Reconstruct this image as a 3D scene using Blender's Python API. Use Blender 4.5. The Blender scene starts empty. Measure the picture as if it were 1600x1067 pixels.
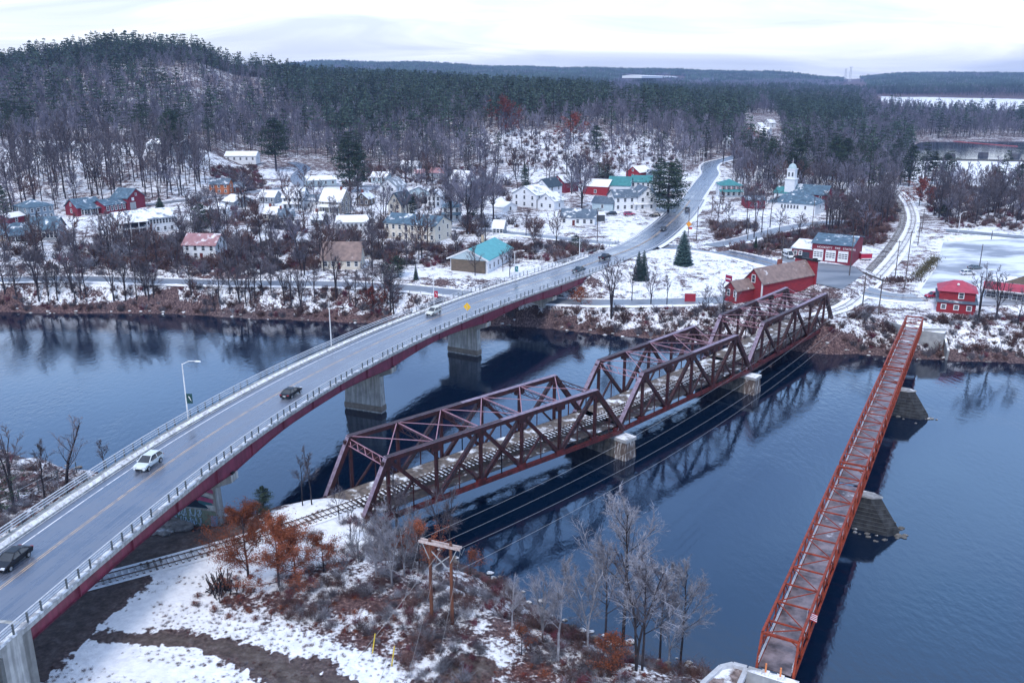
import bpy, math, random
import numpy as np
from mathutils import Vector, Matrix
R = math.radians
rng = random.Random(7)
NR = np.random.RandomState(11)
scene = bpy.context.scene
COL = scene.collection
# ---------------------------------------------------------------- camera
CAMH, FPX, PITCH = 65.4, 1371.0, R(16.62)
cd = bpy.data.cameras.new('camera'); cam = bpy.data.objects.new('camera', cd); COL.objects.link(cam)
cd.sensor_width = 36; cd.lens = 36 * FPX / 1600; cd.clip_start = 0.5; cd.clip_end = 30000
cam.location = (0, 0, CAMH); cam.rotation_euler = (R(90) - PITCH, 0, 0)
scene.camera = cam
# ---------------------------------------------------------------- world: overcast winter sky
SUN_EL, SUN_ROT = R(48), R(200)
wd = bpy.data.worlds.new('World'); scene.world = wd; wd.use_nodes = True
nt = wd.node_tree; nt.nodes.clear()
def N(nt, t, **k):
    n = nt.nodes.new(t)
    for a, b in k.items():
        if a.startswith('i_'):
            key = a[2:]
            n.inputs[int(key) if key.isdigit() else key.replace('_', ' ')].default_value = b
        else: setattr(n, a, b)
    return n
def ramp(nt, pts, interp='LINEAR'):
    n = nt.nodes.new('ShaderNodeValToRGB'); e = n.color_ramp; e.interpolation = interp
    while len(e.elements) < len(pts): e.elements.new(0.5)
    for el, (p, c) in zip(e.elements, pts):
        el.position = p; el.color = (c[0], c[1], c[2], 1) if not isinstance(c, (int, float)) else (c, c, c, 1)
    return n
L = nt.links.new
sky = N(nt, 'ShaderNodeTexSky', sky_type='NISHITA', sun_disc=False, sun_elevation=SUN_EL, sun_rotation=SUN_ROT)
bg1 = N(nt, 'ShaderNodeBackground', i_Strength=0.05); L(sky.outputs[0], bg1.inputs[0])
tc = N(nt, 'ShaderNodeTexCoord'); sep = N(nt, 'ShaderNodeSeparateXYZ'); L(tc.outputs['Generated'], sep.inputs[0])
grad = ramp(nt, [(0.0, (0.96, 0.97, 1.0)), (0.12, (0.97, 0.98, 1.0)), (0.20, (0.74, 0.85, 1.0)), (0.30, (0.34, 0.57, 0.97)), (0.55, (0.24, 0.47, 0.90)), (0.75, (0.74, 0.80, 0.88)), (1.0, (0.84, 0.87, 0.92))])
L(sep.outputs[2], grad.inputs[0])
# flat cloud deck: project the direction onto a plane overhead so that streaks flatten towards the horizon
zz = N(nt, 'ShaderNodeMath', operation='ADD', i_1=0.16); L(sep.outputs[2], zz.inputs[0])
dx = N(nt, 'ShaderNodeMath', operation='DIVIDE'); L(sep.outputs[0], dx.inputs[0]); L(zz.outputs[0], dx.inputs[1])
dy = N(nt, 'ShaderNodeMath', operation='DIVIDE'); L(sep.outputs[1], dy.inputs[0]); L(zz.outputs[0], dy.inputs[1])
cmb = N(nt, 'ShaderNodeCombineXYZ'); L(dx.outputs[0], cmb.inputs[0]); L(dy.outputs[0], cmb.inputs[1])
mp = N(nt, 'ShaderNodeMapping'); mp.inputs['Scale'].default_value = (0.75, 1.5, 1); mp.inputs['Rotation'].default_value = (0, 0, 0.5); L(cmb.outputs[0], mp.inputs[0])
no = N(nt, 'ShaderNodeTexNoise', i_Scale=0.9, i_Detail=6.0, i_Roughness=0.52, i_Distortion=0.8); L(mp.outputs[0], no.inputs['Vector'])
cr = ramp(nt, [(0.36, (0.58, 0.61, 0.70)), (0.48, (0.78, 0.80, 0.86)), (0.60, (1.02, 1.02, 1.02))]); L(no.outputs[0], cr.inputs[0])
mx = N(nt, 'ShaderNodeMixRGB', blend_type='MULTIPLY', i_Fac=1.0); L(grad.outputs[0], mx.inputs[1]); L(cr.outputs[0], mx.inputs[2])
bg2 = N(nt, 'ShaderNodeBackground'); L(mx.outputs[0], bg2.inputs[0])
# the cloud deck is brightest well above the horizon
rs = ramp(nt, [(0.0, 0.5), (0.085, 0.5), (0.18, 1.0), (0.46, 1.0), (0.72, 0.58), (1.0, 0.55)]); L(sep.outputs[2], rs.inputs[0]); ms = N(nt, 'ShaderNodeMath', operation='MULTIPLY', i_1=1.86); L(rs.outputs[0], ms.inputs[0]); L(ms.outputs[0], bg2.inputs[1])
ad = N(nt, 'ShaderNodeAddShader'); L(bg1.outputs[0], ad.inputs[0]); L(bg2.outputs[0], ad.inputs[1])
wo = N(nt, 'ShaderNodeOutputWorld'); L(ad.outputs[0], wo.inputs[0])
sl = bpy.data.lights.new('sun', 'SUN'); sl.energy = 1.7; sl.angle = R(12); sl.color = (1.0, 0.93, 0.88)
so = bpy.data.objects.new('sun', sl); COL.objects.link(so)
# Nishita: rotation 0 = +Y, clockwise
sd = Vector((math.sin(SUN_ROT) * math.cos(SUN_EL), math.cos(SUN_ROT) * math.cos(SUN_EL), math.sin(SUN_EL)))
so.rotation_euler = (-sd).to_track_quat('-Z', 'Y').to_euler()
vs = scene.view_settings; vs.view_transform = 'Standard'; vs.look = 'None'; vs.exposure = 0.27; vs.gamma = 1.0; vs.use_curve_mapping = False
scene.cycles.max_bounces = 5; scene.cycles.diffuse_bounces = 2; scene.cycles.glossy_bounces = 3
scene.cycles.transparent_max_bounces = 6; scene.cycles.volume_bounces = 0
scene.cycles.use_denoising = True
# ---------------------------------------------------------------- pixel <-> world helpers (placing things on the ground they stand on)
CP, SP = math.cos(PITCH), math.sin(PITCH)
def ray(u, v):
    x = (u - 800) / FPX; y = -(v - 533.5) / FPX
    return x, CP + y * SP, -SP + y * CP
def at(u, v, z=0.0):
    d = ray(u, v); t = (z - CAMH) / d[2]
    return np.array([d[0] * t, d[1] * t])
def pix(x, y, z):
    x, y, z = np.asarray(x, float), np.asarray(y, float), np.asarray(z, float) - CAMH
    dz = y * CP - z * SP; uy = y * SP + z * CP
    return 800 + FPX * x / dz, 533.5 - FPX * uy / dz
def inpoly(x, y, P):
    x = np.asarray(x); y = np.asarray(y); ins = np.zeros(x.shape, bool)
    P = np.asarray(P, float); a = P; b = np.roll(P, -1, 0)
    for (x0, y0), (x1, y1) in zip(a, b):
        if y0 == y1: continue
        c = (y0 > y) != (y1 > y)
        ins ^= c & (x < (x1 - x0) * (y - y0) / (y1 - y0) + x0)
    return ins
def segdist(x, y, P, closed=False, want=False):
    P = np.asarray(P, float); Q = np.roll(P, -1, 0) if closed else P[1:]; A = P if closed else P[:-1]
    best = np.full(np.shape(x), 1e9); par = np.zeros(np.shape(x))
    for i, (a, b) in enumerate(zip(A, Q)):
        d = b - a; l2 = max(d @ d, 1e-9)
        t = np.clip(((x - a[0]) * d[0] + (y - a[1]) * d[1]) / l2, 0, 1)
        q = np.hypot(x - a[0] - t * d[0], y - a[1] - t * d[1])
        m = q < best; best = np.where(m, q, best); par = np.where(m, i + t, par)
    return (best, par) if want else best
def sst(a, b, x):
    t = np.clip((x - a) / (b - a), 0, 1); return t * t * (3 - 2 * t)
# ---------------------------------------------------------------- terrain
COLS = {
 -500: [(0, 6), (230, 7), (300, 10), (350, 12), (390, 14), (480, 30), (600, 34), (850, 50), (980, 60), (1300, 60), (3500, 70), (4500, 110), (7000, 60)],
 0:    [(0, 6), (230, 7), (300, 10), (350, 11.5), (390, 13), (480, 30), (560, 33), (700, 43), (850, 58), (980, 74), (1200, 60), (2000, 50), (3500, 60), (4500, 105), (7000, 60)],
 100:  [(0, 6), (230, 7), (300, 10), (350, 11.5), (390, 13), (480, 30), (560, 34), (700, 50), (850, 72), (920, 80), (1200, 60), (2000, 50), (3500, 60), (4500, 105), (7000, 60)],
 200:  [(0, 6), (230, 7), (300, 10), (350, 11.5), (395, 13), (480, 29), (600, 37), (750, 62), (850, 82), (920, 87), (1000, 84), (1250, 60), (2000, 50), (3500, 60), (4500, 105), (7000, 60)],
 300:  [(0, 6), (230, 7), (300, 10), (350, 11.5), (395, 13), (480, 25), (600, 35), (750, 58), (850, 78), (930, 84), (1000, 82), (1250, 60), (2000, 50), (3500, 60), (4500, 110), (7000, 60)],
 400:  [(0, 6), (230, 7), (300, 10), (350, 11), (400, 12), (500, 14), (560, 20), (700, 33), (850, 56), (930, 66), (1000, 68), (1250, 56), (2000, 50), (3500, 70), (4500, 118), (7000, 60)],
 500:  [(0, 6), (230, 7), (300, 9.5), (350, 11), (500, 13), (600, 19), (700, 29), (850, 44), (1000, 56), (1200, 55), (2000, 50), (3500, 80), (4500, 136), (7000, 60)],
 600:  [(0, 6), (230, 6.5), (300, 9.5), (350, 11), (500, 13), (600, 20), (700, 30), (850, 41), (1000, 50), (1200, 52), (2000, 50), (3500, 90), (4500, 140), (7000, 60)],
 700:  [(0, 6), (230, 6.5), (290, 9), (350, 11), (500, 14), (600, 24), (700, 35), (850, 41), (1000, 48), (1200, 48), (2000, 40), (3500, 80), (4500, 132), (7000, 60)],
 800:  [(0, 6), (225, 5.5), (265, 7.5), (300, 9.5), (350, 11), (450, 14), (550, 22), (650, 34), (800, 40), (1000, 44), (1300, 40), (2000, 32), (3500, 70), (4500, 118), (7000, 60)],
 900:  [(0, 6), (225, 5.5), (255, 7), (275, 10), (350, 11), (450, 14), (550, 23), (650, 34), (800, 39), (1000, 41), (1300, 38), (2000, 30), (3500, 70), (4500, 110), (7000, 60)],
 1000: [(0, 6), (225, 5.5), (248, 6), (270, 9), (290, 10.5), (350, 11), (450, 13), (550, 20), (650, 31), (800, 35), (1000, 35), (1300, 32), (2000, 28), (3500, 60), (4500, 105), (7000, 60)],
 1100: [(0, 6), (225, 5.5), (245, 6.2), (268, 8.8), (290, 10.3), (350, 11.3), (450, 14), (550, 17), (650, 22), (800, 27), (1000, 29), (1300, 28), (2000, 28), (3500, 50), (4500, 97), (7000, 60)],
 1200: [(0, 6), (225, 6), (260, 8), (290, 9.5), (350, 11), (450, 14), (550, 16), (700, 18), (900, 22), (1200, 24), (2000, 26), (3500, 45), (4500, 90), (7000, 60)],
 1320: [(0, 6), (200, 6.4), (260, 7.5), (300, 8.5), (450, 10), (600, 12), (760, 12), (1200, 18), (2000, 20), (3500, 35), (4500, 62), (7000, 60)],
 1420: [(0, 6), (200, 6.2), (260, 7), (300, 8), (450, 8), (520, 6), (600, 4.2), (900, 4.5), (1000, 9), (1300, 14), (2000, 18), (3500, 45), (4500, 82), (7000, 60)],
 1600: [(0, 6), (200, 6), (260, 6.5), (300, 7), (450, 7), (520, 5), (600, 4.2), (900, 4.5), (1000, 9), (1300, 14), (2000, 18), (3500, 45), (4500, 84), (7000, 60)],
 2100: [(0, 6), (200, 6), (260, 6.5), (300, 7), (450, 7), (520, 5), (600, 4.2), (900, 4.5), (1000, 9), (1300, 14), (2000, 18), (3500, 45), (4500, 80), (7000, 60)],
}
CU = np.array(sorted(COLS)); YG = np.concatenate([np.arange(0, 1500, 10), np.arange(1500, 8001, 100)])
TAB = np.array([np.interp(YG, *zip(*COLS[u])) for u in CU])
k = np.array([1, 2, 3, 2, 1.]); k /= k.sum()
TAB = np.array([np.convolve(np.pad(r, 2, mode='edge'), k, mode='valid') for r in TAB])
def wob(x, y, s, seed):
    r = np.random.RandomState(seed); o = 0
    for i in range(6):
        a = r.rand() * 6.28; f = (0.6 + r.rand() * 1.6) / s; o = o + np.sin((x * math.cos(a) + y * math.sin(a)) * f * 6.28 + r.rand() * 6.28)
    return o / 6
def base(x, y):
    x = np.asarray(x, float); y = np.asarray(y, float); ys = np.maximum(y, 30)
    u = 800 + FPX * x / (ys * CP + 57 * SP)
    ui = np.interp(u, CU, np.arange(len(CU))); yi = np.interp(ys, YG, np.arange(len(YG)))
    a = np.clip(ui.astype(int), 0, len(CU) - 2); b = np.clip(yi.astype(int), 0, len(YG) - 2)
    fa = ui - a; fb = yi - b; fa = fa * fa * (3 - 2 * fa)
    z = (TAB[a, b] * (1 - fa) + TAB[a + 1, b] * fa) * (1 - fb) + (TAB[a, b + 1] * (1 - fa) + TAB[a + 1, b + 1] * fa) * fb
    z = z - 2.4 * np.exp(-((x + 45) ** 2 + (y - 113) ** 2) / 150.0)
    z = z + 0.35 * wob(x, y, 40, 1) * sst(60, 120, y) + sst(480, 700, y) * 1.6 * wob(x, y, 90, 2) * (u < 1330) + sst(1500, 3500, y) * 14 * wob(x, y, 900, 3)
    return z
SHN = [(-500, 486), (0, 487), (100, 489), (200, 489), (300, 491), (400, 498), (480, 500), (560, 504), (640, 506), (700, 509), (760, 509), (800, 508), (860, 513), (930, 521), (1000, 527), (1070, 533), (1150, 540), (1230, 545), (1290, 549), (1340, 552), (1400, 558), (1430, 560), (1500, 563), (1600, 567), (1900, 575)]
SHS = [(1180, 1072), (1110, 1050), (1050, 1042), (960, 1012), (900, 985), (850, 955), (790, 915), (740, 888), (690, 872), (640, 850), (600, 832), (560, 812), (520, 800), (480, 800), (440, 803), (400, 806), (360, 800), (310, 780), (250, 765), (150, 745), (60, 722), (0, 706), (-250, 650)]
RIVER = [tuple(at(u, v)) for u, v in SHN] + [(700, 330), (700, -300), (120, -200), (40, 30), (30, 66)] + [tuple(at(u, v)) for u, v in SHS] + [(-400, 150)]
RIVER = np.array(RIVER)
PADS = []
ROADS = []      # (name, world pts (n,2), z (n), half width)
def H0(x, y):
    b = base(x, y)
    d = segdist(x, y, RIVER, True); d = np.where(inpoly(x, y, RIVER), -d, d)
    rough = 1 + 0.35 * wob(x, y, 9, 5)
    h = b * sst(-1.5, 13, d * rough) + 0.10
    return np.where(d < 0, -0.2 - 2.5 * sst(0, 10, -d), np.maximum(h, 0.12) * 1.0), d
def H(x, y, off=0.14):
    x = np.asarray(x, float); y = np.asarray(y, float)
    h, d = H0(x, y)
    for nm, P, Z, hw, fl in ROADS:
        lo = P.min(0) - hw - 12; hi = P.max(0) + hw + 12
        m = (x > lo[0]) & (x < hi[0]) & (y > lo[1]) & (y < hi[1])
        if not np.any(m): continue
        q, t = segdist(x[m] if x.ndim else x, y[m] if x.ndim else y, P, want=True)
        zr = np.interp(t, np.arange(len(Z)), Z) - off
        w = 1 - sst(hw + 1.5, hw + fl, q)
        if x.ndim: h[m] = h[m] * (1 - w) + zr * w
        else: h = h * (1 - w) + zr * w
    for P, zp, fl in PADS:
        lo = P.min(0) - fl - 2; hi = P.max(0) + fl + 2
        m = (x > lo[0]) & (x < hi[0]) & (y > lo[1]) & (y < hi[1])
        if not np.any(m): continue
        q = segdist(x[m], y[m], P, True); ins = inpoly(x[m], y[m], P)
        w = np.where(ins, 1.0, 1 - sst(0.5, fl, q)); h[m] = h[m] * (1 - w) + (zp - off) * w
    return h
def Hs(x, y): return float(H(np.array([x]), np.array([y]))[0])
def G(u, v, zoff=0.0):
    """ground point seen at photo pixel (u, v)"""
    d = np.array(ray(u, v)); t = np.concatenate([np.linspace(40, 500, 231), np.geomspace(504, 9000, 300)]) / d[1]
    x, y, z = d[0] * t, d[1] * t, CAMH + d[2] * t
    h = np.maximum(H(x, y), 0) + zoff
    i = np.argmax(z <= h)
    if not (z <= h).any(): i = len(t) - 1
    if i > 0:
        a, b = z[i - 1] - h[i - 1], h[i] - z[i]; f = a / max(a + b, 1e-6)
        tt = t[i - 1] + (t[i] - t[i - 1]) * f
    else: tt = t[0]
    return Vector((d[0] * tt, d[1] * tt, CAMH + d[2] * tt))
def resample(P, step):
    P = np.asarray(P, float); s = np.concatenate([[0], np.cumsum(np.linalg.norm(np.diff(P, axis=0), axis=1))])
    n = max(int(s[-1] / step), 2); q = np.linspace(0, s[-1], n + 1)
    return np.stack([np.interp(q, s, P[:, i]) for i in range(P.shape[1])], 1)
def smoothp(P, it=3):
    P = np.asarray(P, float)
    for _ in range(it):
        Q = [P[0]]
        for a, b in zip(P[:-1], P[1:]): Q += [a * .75 + b * .25, a * .25 + b * .75]
        P = np.array(Q + [P[-1]])
    return P
# ---- highway bridge right edge and profile
BY = np.array([40, 60, 80, 100, 120, 140, 160, 180, 200, 220, 240, 260, 275.]); BX = np.array([-50, -47.4, -44.6, -41.6, -38.0, -33.1, -26.7, -18.5, -8.6, 2.8, 15.2, 28.1, 38.0])
_pc = np.polyfit(BY, BX, 5)
BR = resample(np.stack([np.polyval(_pc, np.linspace(50, 270, 200)), np.linspace(50, 270, 200)], 1), 2.0)
def bz(y): return np.interp(y, [50, 77, 114, 166, 206, 236, 262, 300], [16.6, 16, 15.0, 13, 11.9, 11.2, 10.85, 10.8])
_t = np.gradient(BR, axis=0); _t /= np.linalg.norm(_t, axis=1)[:, None]; BN = np.stack([-_t[:, 1], _t[:, 0]], 1)   # left normal
def bedge(off, dz=0.0):   # polyline along the bridge at distance off left of the right edge
    P = BR + BN * off
    return np.column_stack([P, bz(BR[:, 1]) + dz])
# ---- roads
def road(name, uv, hw, flat=7, zs=None, world=None, zend=None):
    if world is None: P = np.array([[*G(u, v)][:2] for u, v in uv])
    else: P = np.array(world, float)
    P = smoothp(P, 3); P = resample(P, 3.0)
    Z = H0(P[:, 0], P[:, 1])[0] if zs is None else np.interp(np.linspace(0, 1, len(P)), *zip(*zs))
    for _ in range(30): Z[1:-1] = (Z[:-2] + Z[1:-1] * 2 + Z[2:]) / 4
    ROADS.append((name, P, Z, hw, flat))
_e = bedge(7.0)
main0 = [tuple(_e[i][:2]) for i in range(len(_e) - 1, len(_e) - 12, -4)][::-1]
road('main_street', None, 6.6, 8, world=main0 + [tuple(at(u, v, 10.9)) for u, v in [(978, 393), (1012, 378), (1045, 352), (1068, 330), (1082, 310)]],
     zs=[(0, 10.85), (0.15, 10.9), (0.7, 11.2), (1, 11.8)])
road('upper_street', None, 4.6, 8, world=[tuple(at(u, v, z)) for u, v, z in [(1080, 313, 11.7), (1092, 297, 12.6), (1102, 283, 14), (1112, 270, 16), (1106, 261, 17.5), (1112, 253, 18.5), (1132, 247, 20), (1156, 241, 21)]],
     zs=[(0, 11.7), (0.25, 13), (0.6, 16.3), (1, 20)])
road('river_road', [(-120, 437), (0, 437), (200, 437), (400, 440), (560, 444), (640, 450), (700, 457), (780, 466), (860, 472), (950, 473), (1050, 472), (1140, 468)], 3.6, 5)
road('side_street', [(1015, 383), (1080, 386), (1150, 397), (1200, 411), (1250, 424), (1310, 440), (1370, 462), (1425, 468), (1462, 462)], 4.6, 6)
road('lot_road', [(1478, 360), (1520, 364), (1600, 371), (1660, 377)], 3.4, 5)
road('hill_lane', [(1110, 387), (1150, 378), (1200, 363), (1260, 350), (1320, 345)], 3.2, 5)
road('village_street', [(640, 356), (700, 355), (760, 361), (830, 368), (900, 375), (945, 380), (1000, 383)], 3.0, 5)
road('back_street', [(215, 322), (300, 312), (380, 303), (440, 293), (520, 290), (600, 292)], 3.0, 5)
road('hill_road', [(472, 292), (462, 281), (468, 270), (478, 265), (470, 258), (455, 254)], 3.6, 5)
road('depot_lane', [(1290, 432), (1310, 445), (1330, 452), (1400, 462)], 3.2, 5)
RT = {n[0]: n for n in ROADS}
def pad(uv, z, fl=6): PADS.append((np.array([at(u, v, z) for u, v in uv]), z, fl)); return PADS[-1]
_z = float(np.interp(0.55, np.linspace(0, 1, len(RT['side_street'][2])), RT['side_street'][2]))
PAD_FIRE = pad([(1222, 402), (1268, 409), (1335, 416), (1350, 428), (1316, 452), (1262, 440), (1205, 418)], 8.9)
PAD_LOT = pad([(1474, 378), (1600, 372), (1700, 372), (1700, 470), (1540, 478), (1455, 472), (1436, 456), (1462, 420)], 7.2, 5)
# ---------------------------------------------------------------- materials
MATS = {}
def principled(name):
    m = bpy.data.materials.new(name); m.use_nodes = True; nt = m.node_tree; b = nt.nodes['Principled BSDF']; return m, nt, b
def mat(name, c, c2=None, rough=0.8, scale=1.0, spec=0.3, metal=0.0, bump=0.0, detail=5.0, stretch=(1, 1, 1), lo=0.35, hi=0.65, snow=0.0, streak=0.0):
    """noise-mottled surface; snow = part of upward faces that lies under snow"""
    if name in MATS: return MATS[name]
    m, nt, b = principled(name); l = nt.links.new
    tcn = N(nt, 'ShaderNodeTexCoord'); geo = N(nt, 'ShaderNodeNewGeometry')
    mpn = N(nt, 'ShaderNodeMapping'); mpn.inputs['Scale'].default_value = stretch; l(geo.outputs['Position'], mpn.inputs[0])
    n = N(nt, 'ShaderNodeTexNoise', i_Scale=scale, i_Detail=detail, i_Roughness=0.6); l(mpn.outputs[0], n.inputs['Vector'])
    c2 = c2 or tuple(x * 0.75 for x in c)
    r = ramp(nt, [(lo, c2), (hi, c)]); l(n.outputs[0], r.inputs[0]); out = r.outputs[0]
    if snow > 0:
        n2 = N(nt, 'ShaderNodeTexNoise', i_Scale=0.35, i_Detail=7.0, i_Roughness=0.65); l(geo.outputs['Position'], n2.inputs['Vector'])
        a = 0.72 - 0.46 * snow
        r2 = ramp(nt, [(max(a - 0.05, 0), 0.0), (a + 0.06, 1.0)]); l(n2.outputs[0], r2.inputs[0])
        sp = N(nt, 'ShaderNodeSeparateXYZ'); l(geo.outputs['Normal'], sp.inputs[0])
        up = N(nt, 'ShaderNodeMath', operation='GREATER_THAN', i_1=0.35); l(sp.outputs[2], up.inputs[0])
        mm = N(nt, 'ShaderNodeMath', operation='MULTIPLY'); l(up.outputs[0], mm.inputs[0]); l(r2.outputs[0], mm.inputs[1])
        mxx = N(nt, 'ShaderNodeMixRGB'); l(mm.outputs[0], mxx.inputs[0]); l(out, mxx.inputs[1]); mxx.inputs[2].default_value = (0.80, 0.82, 0.86, 1); out = mxx.outputs[0]
    if streak > 0:
        m3 = N(nt, 'ShaderNodeMapping'); m3.inputs['Scale'].default_value = (1.2, 1.2, 0.12); l(geo.outputs['Position'], m3.inputs[0])
        n3 = N(nt, 'ShaderNodeTexNoise', i_Scale=1.6, i_Detail=4.0); l(m3.outputs[0], n3.inputs['Vector'])
        r3 = ramp(nt, [(0.42, (1 - streak,) * 3), (0.6, (1, 1, 1))]); l(n3.outputs[0], r3.inputs[0])
        m4 = N(nt, 'ShaderNodeMixRGB', blend_type='MULTIPLY', i_Fac=1.0); l(out, m4.inputs[1]); l(r3.outputs[0], m4.inputs[2]); out = m4.outputs[0]
    l(out, b.inputs['Base Color']); b.inputs['Roughness'].default_value = rough; b.inputs['Metallic'].default_value = metal
    b.inputs['Specular IOR Level'].default_value = spec
    if bump > 0:
        bp_ = N(nt, 'ShaderNodeBump', i_Strength=bump, i_Distance=0.1); l(n.outputs[0], bp_.inputs['Height']); l(bp_.outputs[0], b.inputs['Normal'])
    MATS[name] = m; return m
# ---------------------------------------------------------------- mesh builder
class MB:
    def __init__(s): s.v = []; s.f = []; s.m = []; s.mi = 0
    def add(s, vs, fs):
        o = len(s.v); s.v += [tuple(map(float, p)) for p in vs]; s.f += [tuple(i + o for i in f) for f in fs]; s.m += [s.mi] * len(fs); return s
    def box(s, c, d, rz=0.0, top=None):
        x, y, z = d[0] / 2, d[1] / 2, d[2] / 2; tx, ty = (x, y) if top is None else (top[0] / 2, top[1] / 2)
        P = [(-x, -y, -z), (x, -y, -z), (x, y, -z), (-x, y, -z), (-tx, -ty, z), (tx, -ty, z), (tx, ty, z), (-tx, ty, z)]
        cr_, sr = math.cos(rz), math.sin(rz)
        return s.add([(c[0] + a * cr_ - b * sr, c[1] + a * sr + b * cr_, c[2] + e) for a, b, e in P], [(3, 2, 1, 0), (4, 5, 6, 7), (0, 1, 5, 4), (1, 2, 6, 5), (2, 3, 7, 6), (3, 0, 4, 7)])
    def bar(s, a, b, w, h, up=(0, 0, 1)):
        a, b = Vector(a), Vector(b); d = (b - a).normalized(); u = Vector(up)
        if abs(d.dot(u)) > 0.97: u = Vector((1, 0, 0)) if abs(d.x) < .9 else Vector((0, 1, 0))
        r = d.cross(u).normalized() * (w / 2); q = r.cross(d).normalized() * (h / 2)
        P = [a - r - q, a + r - q, a + r + q, a - r + q, b - r - q, b + r - q, b + r + q, b - r + q]
        return s.add(P, [(0, 1, 2, 3), (7, 6, 5, 4), (1, 0, 4, 5), (2, 1, 5, 6), (3, 2, 6, 7), (0, 3, 7, 4)])
    def tube(s, pts, r, n=6, caps=True):
        pts = [Vector(p) for p in pts]; rs = r if hasattr(r, '__len__') else [r] * len(pts); V = []; F = []
        for i, p in enumerate(pts):
            d = (pts[min(i + 1, len(pts) - 1)] - pts[max(i - 1, 0)]).normalized()
            u = Vector((0, 0, 1)) if abs(d.z) < .9 else Vector((1, 0, 0)); a = d.cross(u).normalized(); b = a.cross(d)
            V += [p + (a * math.cos(6.2832 * k / n) + b * math.sin(6.2832 * k / n)) * rs[i] for k in range(n)]
        for i in range(len(pts) - 1):
            for k in range(n): F.append((i * n + k, i * n + (k + 1) % n, (i + 1) * n + (k + 1) % n, (i + 1) * n + k))
        if caps and n > 2: F.append(tuple(range(n))[::-1]); F.append(tuple((len(pts) - 1) * n + k for k in range(n)))
        return s.add(V, F)
    def prism(s, P, z0, z1):
        n = len(P); V = [(x, y, z0) for x, y in P] + [(x, y, z1) for x, y in P]
        return s.add(V, [tuple(range(n))[::-1], tuple(range(n, 2 * n))] + [(i, (i + 1) % n, n + (i + 1) % n, n + i) for i in range(n)])
    def strip(s, A, B):   # surface between two polylines
        n = len(A); return s.add(list(A) + list(B), [(i, i + 1, n + i + 1, n + i) for i in range(n - 1)])
    def sweep(s, A, prof):  # A: (edge polyline pts, normal per pt) ; prof: closed list of (offset, dz)
        pts, nr = A; n = len(prof); V = []
        for p, q in zip(pts, nr): V += [(p[0] + q[0] * o, p[1] + q[1] * o, p[2] + z) for o, z in prof]
        F = [(i * n + k, i * n + (k + 1) % n, (i + 1) * n + (k + 1) % n, (i + 1) * n + k) for i in range(len(pts) - 1) for k in range(n)]
        F += [tuple(range(n)), tuple((len(pts) - 1) * n + k for k in range(n))[::-1]]
        return s.add(V, F)
    def sphere(s, c, r, n=8, m=6, sz=1.0):
        V = []; F = []
        for i in range(m + 1):
            t = math.pi * i / m
            V += [(c[0] + r * math.sin(t) * math.cos(6.2832 * k / n), c[1] + r * math.sin(t) * math.sin(6.2832 * k / n), c[2] + r * sz * math.cos(t)) for k in range(n)]
        for i in range(m):
            for k in range(n): F.append((i * n + k, (i + 1) * n + k, (i + 1) * n + (k + 1) % n, i * n + (k + 1) % n))
        return s.add(V, F)
    def mesh(s, name, mats, smooth=False):
        me = bpy.data.meshes.new(name); me.from_pydata(s.v, [], s.f)
        for m_ in (mats if isinstance(mats, (list, tuple)) else [mats]): me.materials.append(m_)
        if max(s.m, default=0): me.polygons.foreach_set('material_index', s.m)
        if smooth: me.polygons.foreach_set('use_smooth', [True] * len(s.f))
        me.update(); return me
    def build(s, name, mats, parent=None, smooth=False, loc=None):
        o = bpy.data.objects.new(name, s.mesh(name, mats, smooth)); COL.objects.link(o)
        if parent is not None: o.parent = parent
        if loc is not None: o.location = loc
        return o
def tag(o, label=None, cat=None, group=None, kind=None):
    if label: o['label'] = label
    if cat: o['category'] = cat
    if group: o['group'] = group
    if kind: o['kind'] = kind
    return o
def empty(name, loc, rz=0.0, label=None, cat=None, group=None):
    o = bpy.data.objects.new(name, None); COL.objects.link(o); o.location = loc; o.rotation_euler = (0, 0, rz); o.empty_display_size = 0.5
    return tag(o, label, cat, group)
def copy_tree(o, parent=None, **kw):
    c = o.copy(); COL.objects.link(c); c.parent = parent
    for ch in [x for x in o.children]: copy_tree(ch, c)
    return c
# palette
M_CONC = mat('concrete', (0.42, 0.43, 0.42), (0.30, 0.31, 0.31), 0.85, 0.8, streak=0.35, bump=0.2)
M_CONCS = mat('concrete_snowy', (0.36, 0.37, 0.38), (0.25, 0.26, 0.27), 0.85, 0.8, snow=0.55, bump=0.2)
def road_mat(name, c, c2, wet, rough):
    m, nt, b = principled(name); l = nt.links.new; a = N(nt, 'ShaderNodeAttribute', attribute_name='rc'); geo = N(nt, 'ShaderNodeNewGeometry')
    m1 = N(nt, 'ShaderNodeMapping'); m1.inputs['Scale'].default_value = (1.1, .025, 1); l(a.outputs['Vector'], m1.inputs[0]); n1 = N(nt, 'ShaderNodeTexNoise', i_Scale=1.0, i_Detail=5.0, i_Roughness=.65); l(m1.outputs[0], n1.inputs['Vector'])
    n2 = N(nt, 'ShaderNodeTexNoise', i_Scale=.16, i_Detail=9.0, i_Roughness=.65); l(geo.outputs['Position'], n2.inputs['Vector'])
    mm = N(nt, 'ShaderNodeMixRGB', i_Fac=.42); l(n1.outputs[0], mm.inputs[1]); l(n2.outputs[0], mm.inputs[2]); r = ramp(nt, [(.36, wet), (.47, c2), (.60, c)]); l(mm.outputs[0], r.inputs[0]); l(r.outputs[0], b.inputs['Base Color'])
    r2 = ramp(nt, [(.38, rough * .45), (.62, rough * 1.5)]); l(mm.outputs[0], r2.inputs[0]); l(r2.outputs[0], b.inputs['Roughness']); b.inputs['Specular IOR Level'].default_value = .6; return m
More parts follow.
